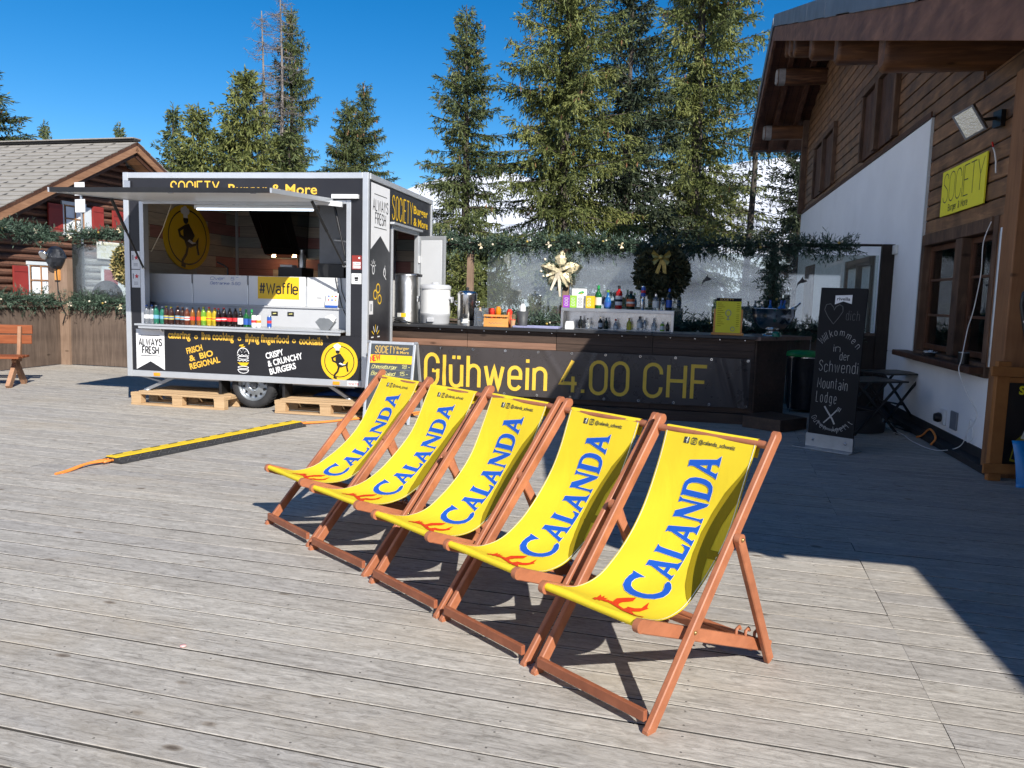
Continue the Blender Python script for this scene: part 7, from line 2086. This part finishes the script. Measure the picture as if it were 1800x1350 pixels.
    window(-2.0, -1.28, 2.97, 3.72); shutter(-2.55, -2.07, 2.93, 3.70); shutter(-1.0, -.58, 2.99, 3.78); shutter(-.22, .32, 3.03, 3.74); window(.36, 1.0, 3.0, 3.72)
    window(-3.2, -2.55, 1.22, 2.02); shutter(-3.72, -3.27, 1.2, 1.98)
    m = MB(); m.box(-.68, -.60, yw - .14, yw - .10, .2, 2.08, "white_trim"); m.box(-.60, -.05, yw - .13, yw - .10, .2, 2.0, "red_paint"); m.box(-.05, .03, yw - .14, yw - .10, .2, 2.08, "white_trim"); m.box(-.68, .03, yw - .14, yw - .1, 2.0, 2.09, "white_trim"); m.box(.03, .25, yw - .135, yw - .1, .2, 1.6, "white_trim"); m.build("door", T)
    # painted board
    F = plane_map((0, yw - .16, 0), (1, 0, 0), (0, 0, 1), (0, -1, 0))
    m = MB(); m.prism([(-.85, 2.30), (.5, 2.30), (.5, 2.80), (-.85, 2.80)], F, -.03, 0, "label_paper")
    stext(m, "BERGREST.", F, -.70, .40, 2.69, .075, .010, "chalk_yellow", gap=.3, lvl=.002); stext(m, "Alt Schwendi", F, -.75, .42, 2.53, .11, .010, "chalk_yellow", gap=.18, slant=.15, lvl=.002); stext(m, "RESTAURANT", F, -.70, .42, 2.36, .10, .012, "chalk_yellow", gap=.3, lvl=.002)
    tag(m.build("restaurant_board", None, O, rz), "pale board with faded restaurant lettering on the grey chalet wall", "sign")
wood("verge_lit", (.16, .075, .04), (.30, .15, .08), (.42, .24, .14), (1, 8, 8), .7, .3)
chalet()
def sign_post():
    t = thing("sign_post", "white blank rectangular signs on a grey pole rising behind the trailer hatch", "sign", fn_w(.23, .35), az(FN_A + 8))
    m = MB(); m.tube([(0, 0, 0), (0, 0, 3.45)], .022, "galvanised", 10); m.build("pole", t)
    for z in (2.92, 3.24):
        m = MB(); m.box(-.13, .13, -.035, -.024, z, z + .25, "print_white"); m.build("sign_plate", t, bevel=.004)
sign_post()
def round_board():
    m = MB(); F = plane_map((0, 0, 0), (1, 0, 0), (0, 0, 1), (0, -1, 0))
    m.prism([(.36 * math.cos(6.283 * k / 40), .34 * math.sin(6.283 * k / 40)) for k in range(40)], F, -.02, 0, "round_brown"); btext(m, "fiaba", F, .03, .24, .07, .07, "print_white", .01, .002)
    o = m.build("round_board", None, fn_w(.86, .22, 1.29), az(FN_A)); tag(o, "round mauve brown board with small white lettering behind the lower left glass", "sign")
plain("round_brown", (.20, .13, .125), .6)
round_board()

def bench():
    t = thing("wooden_bench", "red brown wooden bench cut off by the left edge of the photo", "bench", (-7.33, 12.05, 0), rad(-168))
    for z, y in ((.62, -.10), (.77, -.135)):
        m = MB(); m.box(.0, 1.9, y - .018, y + .018, z, z + .135, "bench_wood"); m.build("back_board", t, bevel=.008)
    for y in (.02, .17, .32):
        m = MB(); m.box(.0, 1.9, y, y + .13, .43, .465, "bench_wood"); m.build("seat_board", t, bevel=.006)
    for x in (.16, 1.7):
        m = MB(); m.bar((x, .42, .0), (x, .02, .43), .06, .11, "bench_leg", up=(0, 1, .6)); m.bar((x, -.02, .36), (x, -.11, .88), .05, .08, "bench_leg", up=(0, 1, .2)); m.bar((x, -.20, .0), (x, .16, .42), .06, .10, "bench_leg", up=(0, 1, .6)); m.build("leg", t, bevel=.006)
wood("bench_leg", (.20, .095, .05), (.36, .19, .11), (.46, .27, .17), (6, 6, 2), .7, .25)
bench()
# ------------------------------------------------------------------ lodge on the right
LG_O = Vector((4.773, 7.885, 0)); LG_A = 12.0
_lc, _ls = math.cos(rad(LG_A)), math.sin(rad(LG_A))
def lg_w(x, y, z=0.0):
    return Vector((LG_O.x + x * _lc + y * _ls, LG_O.y - x * _ls + y * _lc, z))
def lodge():
    T = thing("mountain_lodge", "large timber lodge with a white plastered corner and a deep log-beamed gable roof", "lodge", LG_O, az(LG_A))
    YF, YN = 14.5, -6.2; YW = -.64          # far and near ends of the gable wall
    RY, RZ, P = 10.75, 7.60, .305  # ridge position, underside height, pitch
    zr = lambda y: RZ - P * abs(y - RY)
    pb = 3.97                      # top of the plaster
    wy = 2.72                      # near edge of the tall plaster field
    F = plane_map((0, 0, 0), (0, 1, 0), (0, 0, 1), (-1, 0, 0))
    # timber gable: everything above the plaster and everything on the near side of it
    m = MB()
    m.prism([(wy, pb), (YF, pb), (YF, zr(YF) - .02), (RY, RZ - .02), (wy, zr(wy) - .02)], F, -.20, 0.0, "timber_wall"); m.build("gable_wall", T)
    m = MB(); m.prism([(YW, 2.46), (wy - .002, 2.46), (wy - .002, zr(wy) - .03), (.98, zr(.98) - .03), (.97, 4.02), (YW, 4.02)], F, -.20, 0.0, "timber_wall"); m.build("gable_wall", T)
    m = MB(); m.prism([(YW, .90), (-.05, .90), (-.05, 2.458), (YW, 2.458)], F, -.20, 0.0, "timber_wall"); m.prism([(2.5, .90), (wy - .002, .90), (wy - .002, 2.458), (2.5, 2.458)], F, -.2, 0.0, "timber_wall"); m.build("gable_wall", T)
    # projecting round-edged boards
    m = MB(); z = 2.56; rg = random.Random(8)
    while z < RZ - .15:
        y0 = YN if z < zr(YN) - .1 else (RY - (RZ - z) / P + .1 if z < 3.95 else max(1.0, RY - (RZ - z) / P + .1))
        y1 = wy - .01 if z < pb + .15 else min(YF - .02, RY + (RZ - z) / P - .1)
        if y1 > y0 + .2: m.box(-.016 - rg.uniform(0, .006), -.0005, y0, y1, z - .085, z + .085, "timber_wall")
        z += .19
    m.build("wall_boards", T, bevel=.012)
    # plaster
    m = MB(); m.prism([(wy, .90), (YF - .01, .90), (YF - .01, pb - .003), (wy, pb - .003)], F, -.2, .05, "plaster"); m.prism([(YW, .06), (YF - .01, .06), (YF - .01, .897), (YW, .897)], F, -.2, .05, "plaster"); m.build("plaster_wall", T, bevel=.01)
    m = MB(); m.box(-.075, -.055, wy - .06, YF, pb - .0, pb + .07, "timber_dark"); m.box(-.055, -.02, wy - .035, wy - .003, .95, pb, "white_trim"); m.build("cover_strip", T)
    m = MB(); m.box(-.20, -.052, YW, YF - .02, -.02, .062, "plinth_black"); m.box(-.07, -.0525, YW, YF - .02, .063, .16, "plinth_black"); m.build("plinth", T)
    m = MB(); m.box(.21, 1.7, YW, YW + .2, .0, 3.98, "timber_wall"); m.box(1.7, 1.9, -6.0, YW + .2, .0, 2.6, "timber_wall"); m.build("porch_wall", T)
    m = MB(); m.box(.01, 9.0, YF - .2, YF, -.5, zr(YF) - .02, "timber_wall"); m.build("side_wall", T)
    # main window
    def window(y0, y1, z0, z1, mid, nm):
        m = MB(); e = .06
        fx0, fx1 = -.10, .10
        m.box(fx0, fx1, y0 - .12, y0, z0 - .02, z1 + .14, "timber_frame"); m.box(fx0, fx1, y1, y1 + .12, z0 - .02, z1 + .14, "timber_frame"); m.box(fx0 - .02, fx1, y0 + .002, y1 - .002, z1, z1 + .139, "timber_frame")
        m.box(fx0, fx1 + .1, y0 - .12, y1 + .12, z0 - .16, z0 - .021, "timber_frame")
        if mid: m.box(fx0 - .012, fx1, mid - .11, mid + .11, z0 + .002, z1 - .002, "timber_frame")
        w = m.build("window", T, bevel=.008)
        spans = [(y0, mid - .11), (mid + .11, y1)] if mid else [(y0, y1)]
        for a, b in spans:
            m = MB(); s = .055
            m.box(-.015, .04, a + .002, a + s, z0 + .01, z1 - .01, "sash_wood"); m.box(-.015, .04, b - s, b - .002, z0 + .01, z1 - .01, "sash_wood"); m.box(-.014, .04, a + s + .001, b - s - .001, z1 - .07, z1 - .01, "sash_wood"); m.box(-.014, .04, a + s + .001, b - s - .001, z0 + .01, z0 + .07, "sash_wood")
            for q in (1/3, 2/3): m.box(-.008, .03, a + s + .001, b - s - .001, z0 + (z1 - z0) * q - .014, z0 + (z1 - z0) * q + .014, "sash_wood")
            m.build("sash", w, bevel=.003)
            m = MB(); m.box(.012, .016, a + s, b - s, z0 + .06, z1 - .06, "window_glass"); m.build("pane", w)
            m = MB()
            n = 9; cw = (b - a) * .30
            pts = [(.06 + .015 * math.sin(k * 2.1), b - s - cw * k / n) for k in range(n + 1)]
            m.add([(x, y, z) for x, y in pts for z in (z0 + .05, z1 - .05)], [(2*k, 2*k+2, 2*k+3, 2*k+1) for k in range(n)], "curtain", True); m.build("curtain", w)
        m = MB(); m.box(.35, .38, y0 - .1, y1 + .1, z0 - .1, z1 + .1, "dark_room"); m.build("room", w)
        return w
    window(.07, 2.38, 1.03, 2.32, 1.02, "main")
    m = MB(); m.box(-.24, .0, -.02, 2.98, .905, .975, "timber_dark"); m.build("window_sill", T, bevel=.012)
    window(5.35, 7.40, .95, 2.22, 6.3, "far")
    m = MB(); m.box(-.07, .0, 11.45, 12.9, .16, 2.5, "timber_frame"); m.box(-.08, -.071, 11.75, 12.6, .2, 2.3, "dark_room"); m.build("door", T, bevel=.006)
    # closed shutters in the upper wall
    for (y0, y1, z0, z1) in ((4.70, 6.95, 4.12, 5.25), (9.95, 12.45, 4.15, 5.33)):
        m = MB(); m.box(-.10, .0, y0 - .10, y0, z0, z1, "timber_frame"); m.box(-.10, .0, y1, y1 + .10, z0, z1, "timber_frame"); m.box(-.11, .0, y0 - .1, y1 + .1, z1 + .002, z1 + .13, "timber_frame"); m.box(-.12, .0, (y0 + y1) / 2 - .09, (y0 + y1) / 2 + .09, z0, z1, "timber_frame")
        w = m.build("window", T, bevel=.01)
        for a, b in ((y0 + .01, (y0 + y1) / 2 - .10), ((y0 + y1) / 2 + .10, y1 - .01)):
            m = MB(); n = 4
            for k in range(n): m.box(-.045, -.005, a + (b - a) * k / n + .004, a + (b - a) * (k + 1) / n - .004, z0 + .01, z1 - .01, "timber_dark")
            m.build("shutter", w, bevel=.004)
    # roof: two slopes
    VX, XE = -1.34, 9.5
    for s, ye in ((1, RY + 5.35), (-1, YN - .25)):
        L = abs(ye - RY); d = Vector((0, s, -P)).normalized(); up = Vector((0, s * P, 1)).normalized(); LL = L / abs(d.y)
        R0 = Vector((0, RY, RZ))
        def slab(x0, x1, u0, u1, k0, k1, mat, mb):
            vs = [Vector((x, 0, 0)) + R0 + d * u + up * k for k in (k0, k1) for u in (u0, u1) for x in (x0, x1)]
            mb.add(vs, [(0, 2, 3, 1), (4, 5, 7, 6), (0, 1, 5, 4), (2, 6, 7, 3), (0, 4, 6, 2), (1, 3, 7, 5)], mat)
        m = MB(); slab(VX + .04, XE, 0, LL - .02, .0, .05, "soffit", m); m.build("soffit", T)
        m = MB(); slab(VX + .02, XE, 0, LL, .06, .28, "plinth_black", m); slab(VX - .03, XE, 0, LL + .05, .285, .34, "metal_flashing", m); rf = m.build("roof_slope", T)
        m = MB(); slab(VX - .03, VX + .035, 0, LL + .02, -.17, .115, "verge_board", m); m.build("verge_board", T, bevel=.006)
        m = MB()
        k = 0.0; rg2 = random.Random(5)
        while k < LL - .1:
            e = min(k + 1.0, LL + .04); slab(VX - .055 - rg2.uniform(0, .006), VX - .031, k + .004, e, .118 + rg2.uniform(-.01, .01), .37, "metal_flashing", m); k += 1.0
        m.build("metal_edge", T, bevel=.004)
        # rafters under the overhang
        for x in (VX + .42, VX + .95):
            m = MB(); slab(x, x + .11, .05, LL - .05, -.13, -.002, "verge_board", m); m.build("rafter", T, bevel=.004)
        if s == 1:
            m = MB(); slab(VX - .08, XE, LL - .0, LL + .10, -.02, .13, "metal_flashing", m); m.build("gutter", T, bevel=.02)
    # log purlins
    def purlin(y, x0, x1, w, h, z=None, pale=False):
        zc = (zr(y) if z is None else z) - .002
        zt = zc - h / 2 - .13 + .13
        m = MB(); n = 16; vs = []; fs = []
        prof = [(abs(math.cos(a)) ** .55 * math.copysign(1, math.cos(a)) * w / 2, abs(math.sin(a)) ** .55 * math.copysign(1, math.sin(a)) * h / 2) for a in [2 * math.pi * k / n for k in range(n)]]
        xs = [(x0 - .05, .80), (x0 - .03, .93), (x0, 1.0), (x0 + .5, 1.02), (x1, 1.0)]
        for x, q in xs:
            for a, b in prof: vs.append((x, y + a * q, zc - h / 2 - .005 + b * q))
        for j in range(len(xs) - 1):
            for k in range(n): fs.append((j*n+k, j*n+(k+1) % n, (j+1)*n+(k+1) % n, (j+1)*n+k))
        m.add(vs, fs, "beam_wood", True); m.add(vs[:n], [tuple(range(n))], "beam_end" if pale else "beam_wood"); o = m.build("purlin", T)
        if pale:
            mm = MB(); k = 3 * n
            e = [(x, y + a * q, zc - h / 2 - .005 + b * q) for (x, q) in ((x0 - .052, .82), (x0 - .032, .95), (x0 + .02, 1.012), (x0 + .16, 1.02)) for a, b in prof]
            mm.add(e, [(j*n+k_, j*n+(k_+1) % n, (j+1)*n+(k_+1) % n, (j+1)*n+k_) for j in range(3) for k_ in range(n)], "beam_end", True); mm.add(e[:n], [tuple(range(n))], "beam_end"); mm.build("weathered_end", o)
    purlin(11.9, -1.12, .3, .34, .36, zr(11.9) - .14, True); purlin(14.55, -1.12, .3, .34, .36, zr(14.55) - .10, True)
    for y, x0, x1 in ((9.95, -1.05, .3), (9.2, -1.04, .3), (6.55, -1.05, .3), (3.8, -1.05, .3), (.79, -1.05, 2.2)): purlin(y, x0, x1, .40, .47, zr(y) - .03)
    purlin(RY, -1.05, .3, .3, .4, RZ - .14)
    # rafters and supports under far eave corner
    m = MB(); m.box(-.16, .04, YF - .2, YF + .06, 3.98, zr(YF) - .02, "timber_frame"); m.build("corner_post", T, bevel=.01)
    # tall post in front of the wall at the near end
    m = MB(); m.box(-.16, .06, -.66, -.34, .0, zr(-.5) - .45, "orange_post"); m.build("porch_post", T, bevel=.012)
    m = MB(); m.box(-.115, -.045, -.335, -.22, .0, 2.46, "timber_frame"); m.box(-.09, .0, -.215, -.055, .98, 2.46, "orange_post"); m.build("casing", T, bevel=.006)
    m = MB(); m.tube([(-.13, -.27, 1.0), (-.13, -.27, 2.25), (-.125, -.265, 2.32)], .022, "galvanised", 10); m.build("conduit", T)
    # small fittings
    m = MB(); m.box(-.095, -.053, 3.85, 4.02, 2.31, 2.44, "label_paper"); m.build("switch_box", T, bevel=.006)
    m = MB(); m.box(-.085, -.053, 1.10, 1.24, .22, .40, "white_plastic"); m.build("socket", T, bevel=.006)
    m = MB(); m.lathe([(.05, .0), (.058, .03), (.045, .07)], "black_plastic", n=12, M=Matrix.Translation((-.086, 1.20, .30)) @ Matrix.Rotation(rad(-90), 4, 'Y')); m.build("plug", T)
    m = MB(); m.box(-.075, -.053, .72, .92, .22, .42, "mid_grey"); m.build("socket", T, bevel=.006)
    m = MB(); m.tube([(-.06, 4.1, 2.2), (-.065, 4.15, 1.4), (-.07, 4.05, .8), (-.08, 4.1, .1)], .005, "mid_grey", 6); m.build("thin_cable", T)
    return T
lodge()
def lodge_goods():
    R = az(LG_A)
    # yellow sign
    F = plane_map((-.05, 0, 0), (0, -1, 0), (0, 0, 1), (-1, 0, 0))   # x runs to the right as seen
    m = MB(); m.prism([(-2.02, 2.645), (-.565, 2.645), (-.565, 3.175), (-2.02, 3.175)], F, -.014, 0, "lime_sign")
    stext(m, "SOCIETY", F, -1.95, -.62, 2.80, .335, .012, "black_plastic", gap=.13, lvl=.001)
    stext(m, "Burger & More", F, -1.72, -1.06, 2.69, .072, .010, "black_plastic", gap=.22, lvl=.001)
    tag(m.build("lodge_sign", None, LG_O, R), "yellow SOCIETY Burger & More sign on the dark timber wall above the window", "sign")
    # floodlight
    t = thing("floodlight", "square grey floodlight on an arm high on the lodge timber wall", "floodlight", lg_w(-.34, .24, 3.40))
    nv = Vector((-.60, -.74, -.30)).normalized(); lv = Vector((.62, .05, -.78)); lv = (lv - nv * lv.dot(nv)).normalized(); sv = nv.cross(lv)
    M_ = Matrix(((-nv.x, lv.x, sv.x, 0), (-nv.y, lv.y, sv.y, 0), (-nv.z, lv.z, sv.z, 0), (0, 0, 0, 1)))
    m = MB(); m.box(-.05, .05, -.14, .14, -.105, .105, "mid_grey", M_)
    for k in range(6): m.box(.051, .09, -.13 + .05 * k, -.115 + .05 * k, -.10, .10, "mid_grey", M_)
    m.build("housing", t, bevel=.008)
    m = MB(); m.box(-.054, -.0505, -.12, .12, -.085, .085, "foil", M_); m.build("reflector", t)
    m = MB(); m.bar((.04, .06, .02), (.34, .02, .06), .03, .03, "black_plastic"); m.box(.27, .32, -.06, .08, -.04, .12, "black_plastic"); m.build("arm", t)
    # loose white cable from the floodlight down to the deck
    m = MB(); pts = [(-.05, .42, 3.18), (-.07, .36, 3.17), (-.08, .28, 3.12), (-.075, .235, 3.02), (-.07, .22, 2.9)]
    m.tube(pts, .009, "white_plastic", 6); m.tube([(-.05, .46, 3.24), (-.05, .42, 3.19)], .010, "red_plastic", 6); tag(m.build("cable_end", None, LG_O, R), "short loose white cable end with red tape above the window corner", "cable")
    m = MB(); m.tube(smooth([(-.15, -.02, 2.4), (-.19, .02, 2.2), (-.18, .04, 1.9), (-.19, .12, 1.55), (-.21, .18, 1.35), (-.26, .12, 1.05), (-.28, .1, .92), (-.20, .06, .7), (-.09, .07, .5), (-.10, .16, .36), (-.09, .30, .28), (-.10, .24, .18), (-.09, .12, .25), (-.10, .2, .42), (-.09, .28, .30), (-.12, .40, .10), (-.28, .62, .012), (-.38, 1.1, .012), (-.36, 1.7, .012), (-.42, 2.2, .012), (-.30, 2.35, .012), (-.26, 2.1, .015)]), .0048, "white_plastic", 6)
    tag(m.build("power_cable", None, LG_O, R), "long white cable dangling past the window and coiling down to the deck", "cable")
    m = MB(); m.tube(smooth([(-.24, .95, .012), (-.20, .93, .10), (-.215, 1.1, .17), (-.22, 1.35, .06), (-.24, 1.5, .012)]), .012, "orange_cable", 8); tag(m.build("power_cable", None, LG_O, R), "short orange cable arching out of the deck by the wall", "cable")
    m = MB(); m.tube(smooth([(-.16, 1.9, .012), (-.24, 2.0, .012), (-.30, 2.3, .016), (-.22, 2.6, .012), (-.30, 2.75, .012), (-.24, 2.45, .02), (-.10, 2.3, .06)]), .010, "black_plastic", 6); m.box(-.40, -.34, 2.25, 2.42, .002, .05, "white_plastic"); tag(m.build("power_cable", None, LG_O, R), "black cable with a white connector lying along the wall", "cable")
    m = MB(); m.box(0, .16, 0, .12, 0, .004, "print_white", Matrix.Translation((-.42, 1.55, .025)) @ Matrix.Rotation(rad(20), 4, 'Z') @ Matrix.Rotation(rad(14), 4, 'Y')); tag(m.build("paper_tag", None, LG_O, R), "white paper tag on the cable by the lodge wall", "tag")
    # on the sill
    t = thing("tin_can", "black tin can standing on the lodge window sill", "can", lg_w(-.15, .42, .976), R)
    m = MB(); m.lathe([(.052, 0), (.052, .115)], "black_plastic", n=18); m.build("can_body", t)
    m = MB(); m.lathe([(.053, .1155), (.053, .122), (.04, .122), (.04, .118), (.0001, .118)], "brushed_steel", n=18); m.build("rim", t)
    t = thing("ash_bowl", "dark bowl with a crumpled white napkin on the lodge window sill", "bowl", lg_w(-.14, 1.62, .976), R)
    m = MB(); m.lathe([(.06, 0), (.09, .035), (.08, .035), (.05, .01)], "plinth_black", n=16); m.build("bowl_body", t)
    from mathutils import noise as mn
    m = MB(); vs = []; fs = []
    for i in range(8):
        for j in range(6): vs.append((-.05 + .02 * j, -.12 + .035 * i, .05 + .035 * mn.noise(Vector((i * 1.1, j * 1.3, 3)))))
    for i in range(7):
        for j in range(5): k = i * 6 + j; fs.append((k, k + 1, k + 7, k + 6))
    m.add(vs, fs, "print_white"); m.build("napkin", t)
    # orange framed poster
    t = thing("framed_poster", "orange wooden frame with a black poster, cut off by the right edge of the photo", "poster frame", (4.325, 7.16, 0), rad(-4))
    W = 1.25
    def st(nm, *a):
        m = MB(); m.box(*a, "sign_frame"); return m.build(nm, t, bevel=.006)
    st("upright", .03, .145, -.03, .03, .0, 1.09); st("upright", W - .145, W - .03, -.03, .03, .0, 1.09)
    r1 = st("rail", -.03, W + .03, -.055, -.031, .955, 1.045); st("rail", -.03, W + .03, -.055, -.031, .07, .16)
    st("rail", .146, W - .146, -.028, .02, .90, .95)
    m = MB(); m.box(.146, W - .146, -.020, -.004, .161, .899, "black_plastic"); pb = m.build("poster", t)
    F = plane_map((0, -.021, 0), (1, 0, 0), (0, 0, 1), (0, -1, 0)); m = MB()
    btext(m, "SH", F, .235, .36, .80, .075, "lime_yellow", .04, .001)
    M2 = rot_map(F, .30, .22, -12)
    poly2(m, [(-.085, -.05), (.065, -.05), (.07, .14), (.045, .22), (.032, .40), (-.022, .40), (-.035, .22), (-.09, .14)], M2, "bottle_art", .001)
    poly2(m, [(-.026, .40), (.036, .40), (.034, .46), (-.024, .46)], M2, "label_paper", .002); poly2(m, [(-.05, .17), (.05, .17), (.034, .38), (-.026, .38)], M2, "label_paper", .0025)
    stroke(m, [(-.02, .19), (.0, .36)], .016, M2, "plinth_black", .0035); stroke(m, [(.02, .19), (.016, .36)], .012, M2, "plinth_black", .0035); poly2(m, [(-.075, -.03), (.05, -.03), (.05, .10), (-.075, .10)], M2, "plinth_black", .0025); stroke(m, [(-.05, .03), (.03, .03)], .03, M2, "label_paper", .0035)
    m.build("poster_print", pb)
    m = MB(); F = plane_map((0, -.0555, 0), (1, 0, 0), (0, 0, 1), (0, -1, 0)); btext(m, "M", F, .27, .36, .968, .062, "red_paint", .05, .001); m.build("carved_letter", r1)
    # blue snow shovel with a black bent handle
    t = thing("snow_shovel", "bright blue plastic snow shovel leaning by the poster at the right edge", "snow shovel", (4.44, 6.90, 0), rad(-6))
    m = MB(); nx, nz = 10, 12; vs = []; fs = []
    for k in (0, .008):
        for j in range(nz + 1):
            for i in range(nx + 1):
                x = .62 * i / nx; u = j / nz; z = .0 + .40 * u
                y = -.02 + .10 * u * u - .05 * math.sin(math.pi * i / nx) * (1 - .3 * u) + k + (.012 * math.cos(i * 3.14) if 0 < i < nx else 0)
                vs.append((x + (.02 * (1 - u)), y, z + .012 * math.sin(math.pi * i / nx)))
    n1 = (nx + 1) * (nz + 1)
    for j in range(nz):
        for i in range(nx):
            a = j * (nx + 1) + i; fs.append((a, a + 1, a + nx + 2, a + nx + 1)); fs.append((n1 + a, n1 + a + nx + 1, n1 + a + nx + 2, n1 + a + 1))
    for j in range(nz):
        for i in (0, nx): a = j * (nx + 1) + i; fs.append((a, a + nx + 1, n1 + a + nx + 1, n1 + a))
    for i in range(nx):
        for j in (0, nz): a = j * (nx + 1) + i; fs.append((a, a + 1, n1 + a + 1, n1 + a))
    m.add(vs, fs, "shovel_blue", True); m.build("blade", t)
    m = MB(); m.tube([(.31, .06, .22), (.20, .10, .7), (.045, .17, 1.45), (.02, .18, 1.60), (.03, .18, 1.70), (.07, .18, 1.745), (.14, .18, 1.75)], .019, "black_plastic", 10); m.tube([(.052, .168, 1.44), (.046, .17, 1.46)], .021, "brushed_steel", 10); m.build("handle", t)
plain("lime_sign", (.92, .84, .04), .5, var=.03)
plain("shovel_blue", (.01, .19, .52), .35)
plain("bottle_art", (.33, .30, .03), .5)
plain("foil", (.75, .78, .74), .15, .95, bmp=.6, scale=14)
lodge_goods()
def annex():
    """timber annexe right of the photographer; its flat roof shades the lower right of the deck"""
    t = thing("timber_annex", "low timber annexe next to the lodge, outside the photo, shading the deck corner", "annexe", (4.62, .90, 0), az(11))
    m = MB(); m.box(.5, 6.0, -7.5, -.3, 0, 3.0, "timber_wall"); m.build("wall", t)
    m = MB(); m.box(0, 6.4, -8.0, 0, 3.0, 3.22, "metal_flashing"); m.build("roof", t)
annex()
